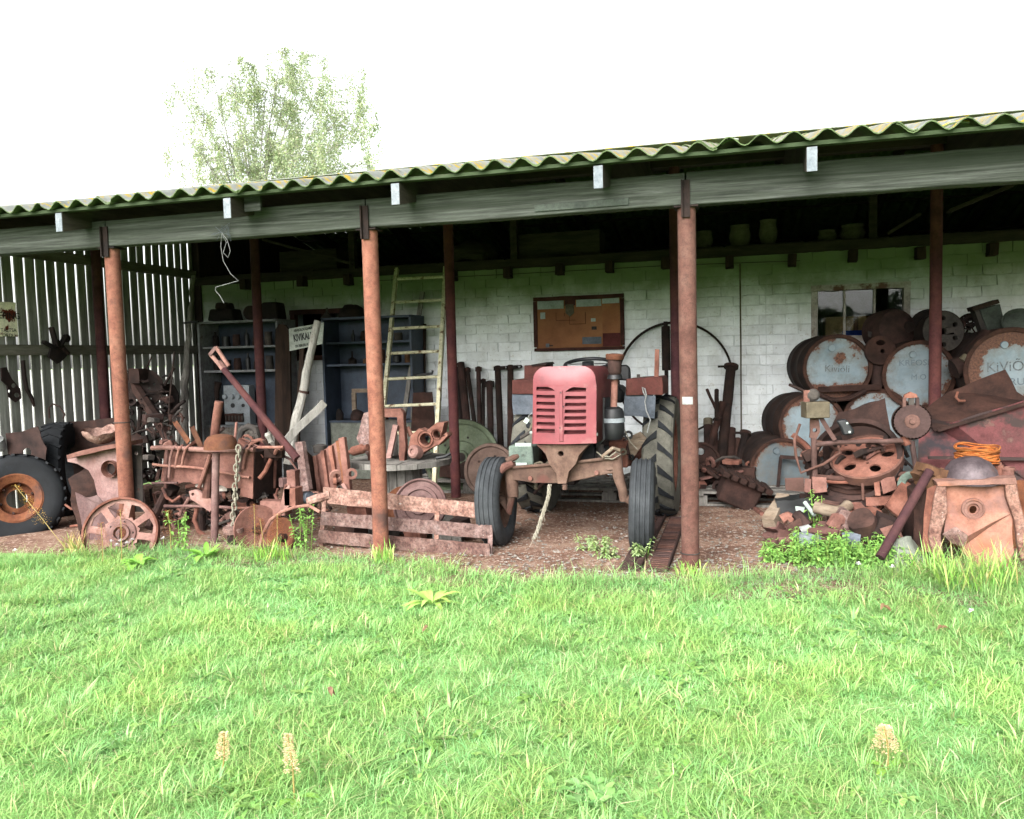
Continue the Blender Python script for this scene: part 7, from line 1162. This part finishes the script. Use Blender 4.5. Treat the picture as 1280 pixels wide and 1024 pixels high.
# ---- room contents seen through the window
wx = (WIN[0]+WIN[1])/2; wz = WIN[2]
T = Thing('cardboard_carton', 'brown cardboard carton standing inside behind the window', 'box', (wx+.05, 9.75, wz-.55)); m = MB(); m.box((wx+.02, 9.75, wz+.06), (.62, .35, .36)); T.add('carton', m, 'cardboard', bevel=.004); m = MB(); m.box((wx+.02, 9.573, wz+.06), (.05, .004, .36)); T.add('tape', m, 'wood_brown')
m = MB(); m.box((wx+.08, 9.48, wz+.03), (.4, .12, .11)); one('blue_carton', 'low blue printed carton inside on the window ledge', 'box', m, 'box_blue', bevel=.003)
m = MB(); m.box((wx, 9.7, wz-.32), (1.6, .75, .4)); T = Thing('work_bench', 'dark bench inside under the window', 'bench', (wx, 9.7, 0)); T.add('bench_body', m, 'wood_dark'); m = MB(); m.box((wx, 9.7, wz-.575), (1.4, .6, .1)); T.add('shelf', m, 'wood_dark')
for sx in (-.7, .7): m = MB(); m.box((wx+sx, 9.7, (wz-.63)/2), (.08, .6, wz-.64)); T.add('leg', m, 'wood_dark')
# ================================================================ more of the tangle: small parts of the machines already there
def fill(T_, n, box, Y0, Y1, mats, seed, rmin=.007, rmax=.022):
    r = random.Random(seed)
    for i in range(n):
        px, py = r.uniform(box[0], box[2]), r.uniform(box[1], box[3]); yy = r.uniform(Y0, Y1); p = A(px, py, yy); p.z = max(p.z, .03); k = r.random(); mt = r.choice(mats); rr_ = r.uniform(rmin, rmax)
        if k < .4: d = V((r.gauss(0, 1), r.gauss(0, .5), r.gauss(0, .8))).normalized()*r.uniform(.08, .26); q = p+d; q.z = max(q.z, .02); T_.add('rod', MB().tube([p, p.lerp(q, .5)+V((0, 0, r.uniform(-.03, .03))), q], rr_, 7), mt)
        elif k < .6: T_.add('ring', MB().lathe([(rr_*1.6, -.01), (rr_*3, -.01), (rr_*3, .014), (rr_*1.6, .014)], p, (r.gauss(0, 1), -1, r.gauss(0, .7)), 14, True), mt)
        elif k < .8: s_ = r.uniform(.05, .13); m_ = MB(); m_.box(p, (s_*r.uniform(.6, 1.8), s_*.7, s_*r.uniform(.3, 1)), Matrix.Rotation(r.uniform(0, 3), 3, 'Z') @ Matrix.Rotation(r.uniform(-.6, .6), 3, 'X')); T_.add('casting', m_, mt, bevel=.006, crumple=(.05, .012, 10))
        else:   # hooked spring or bent strap
            a = r.uniform(.03, .07); T_.add('hook', MB().tube([p+V((a*math.cos(t)*r.choice((-1, 1)), .01*t, a*math.sin(t))) for t in (-.6, 0, .6, 1.2, 1.8, 2.4, 3.0)], rr_*.7, 6), mt)
class Wrap(Thing):
    def __init__(s, o): s.o = o; s.b = V(o.location)
def find(n): return Wrap(next(o for o in bpy.data.objects if o.type == 'EMPTY' and o.name == n))
fill(find('box_frame_machine'), 95, (196, 608, 345, 668), 5.85, 6.25, ['rust_dark', 'rust', 'rust_black', 'rust_pink', 'iron_grey'], 1)
fill(find('box_frame_machine'), 34, (205, 552, 345, 575), 5.85, 6.15, ['rust', 'rust_dark', 'rust_pink'], 2)
fill(find('mower_head'), 60, (158, 520, 225, 610), 6.5, 7.1, ['rust_black', 'rust_dark', 'iron_grey'], 3)
fill(find('mower_head'), 22, (160, 462, 214, 520), 6.95, 7.2, ['rust_black', 'rust_dark'], 4)
fill(find('tube_frame_machine'), 75, (1005, 555, 1145, 640), 6.3, 6.65, ['rust_dark', 'rust', 'rust_black'], 5)
fill(find('torn_tank'), 26, (90, 590, 150, 660), 5.7, 6.0, ['rust_dark', 'rust', 'rust_black'], 6)
fill(find('ribbed_casting'), 34, (352, 590, 440, 650), 5.75, 6.1, ['rust_dark', 'rust', 'rust_pink', 'iron_grey'], 7)
fill(find('small_tractor'), 34, (648, 535, 800, 600), 6.1, 6.8, ['black_metal', 'rust_dark', 'rust', 'iron_grey', 'clay'], 8, .006, .016)
fill(find('gear_casing'), 18, (868, 575, 945, 628), 7.7, 8.1, ['rust_dark', 'rust_black', 'rust'], 9)
fill(find('rusty_drum'), 10, (1085, 395, 1215, 440), 8.3, 8.6, ['rust_dark', 'rust_black', 'iron_grey'], 10)
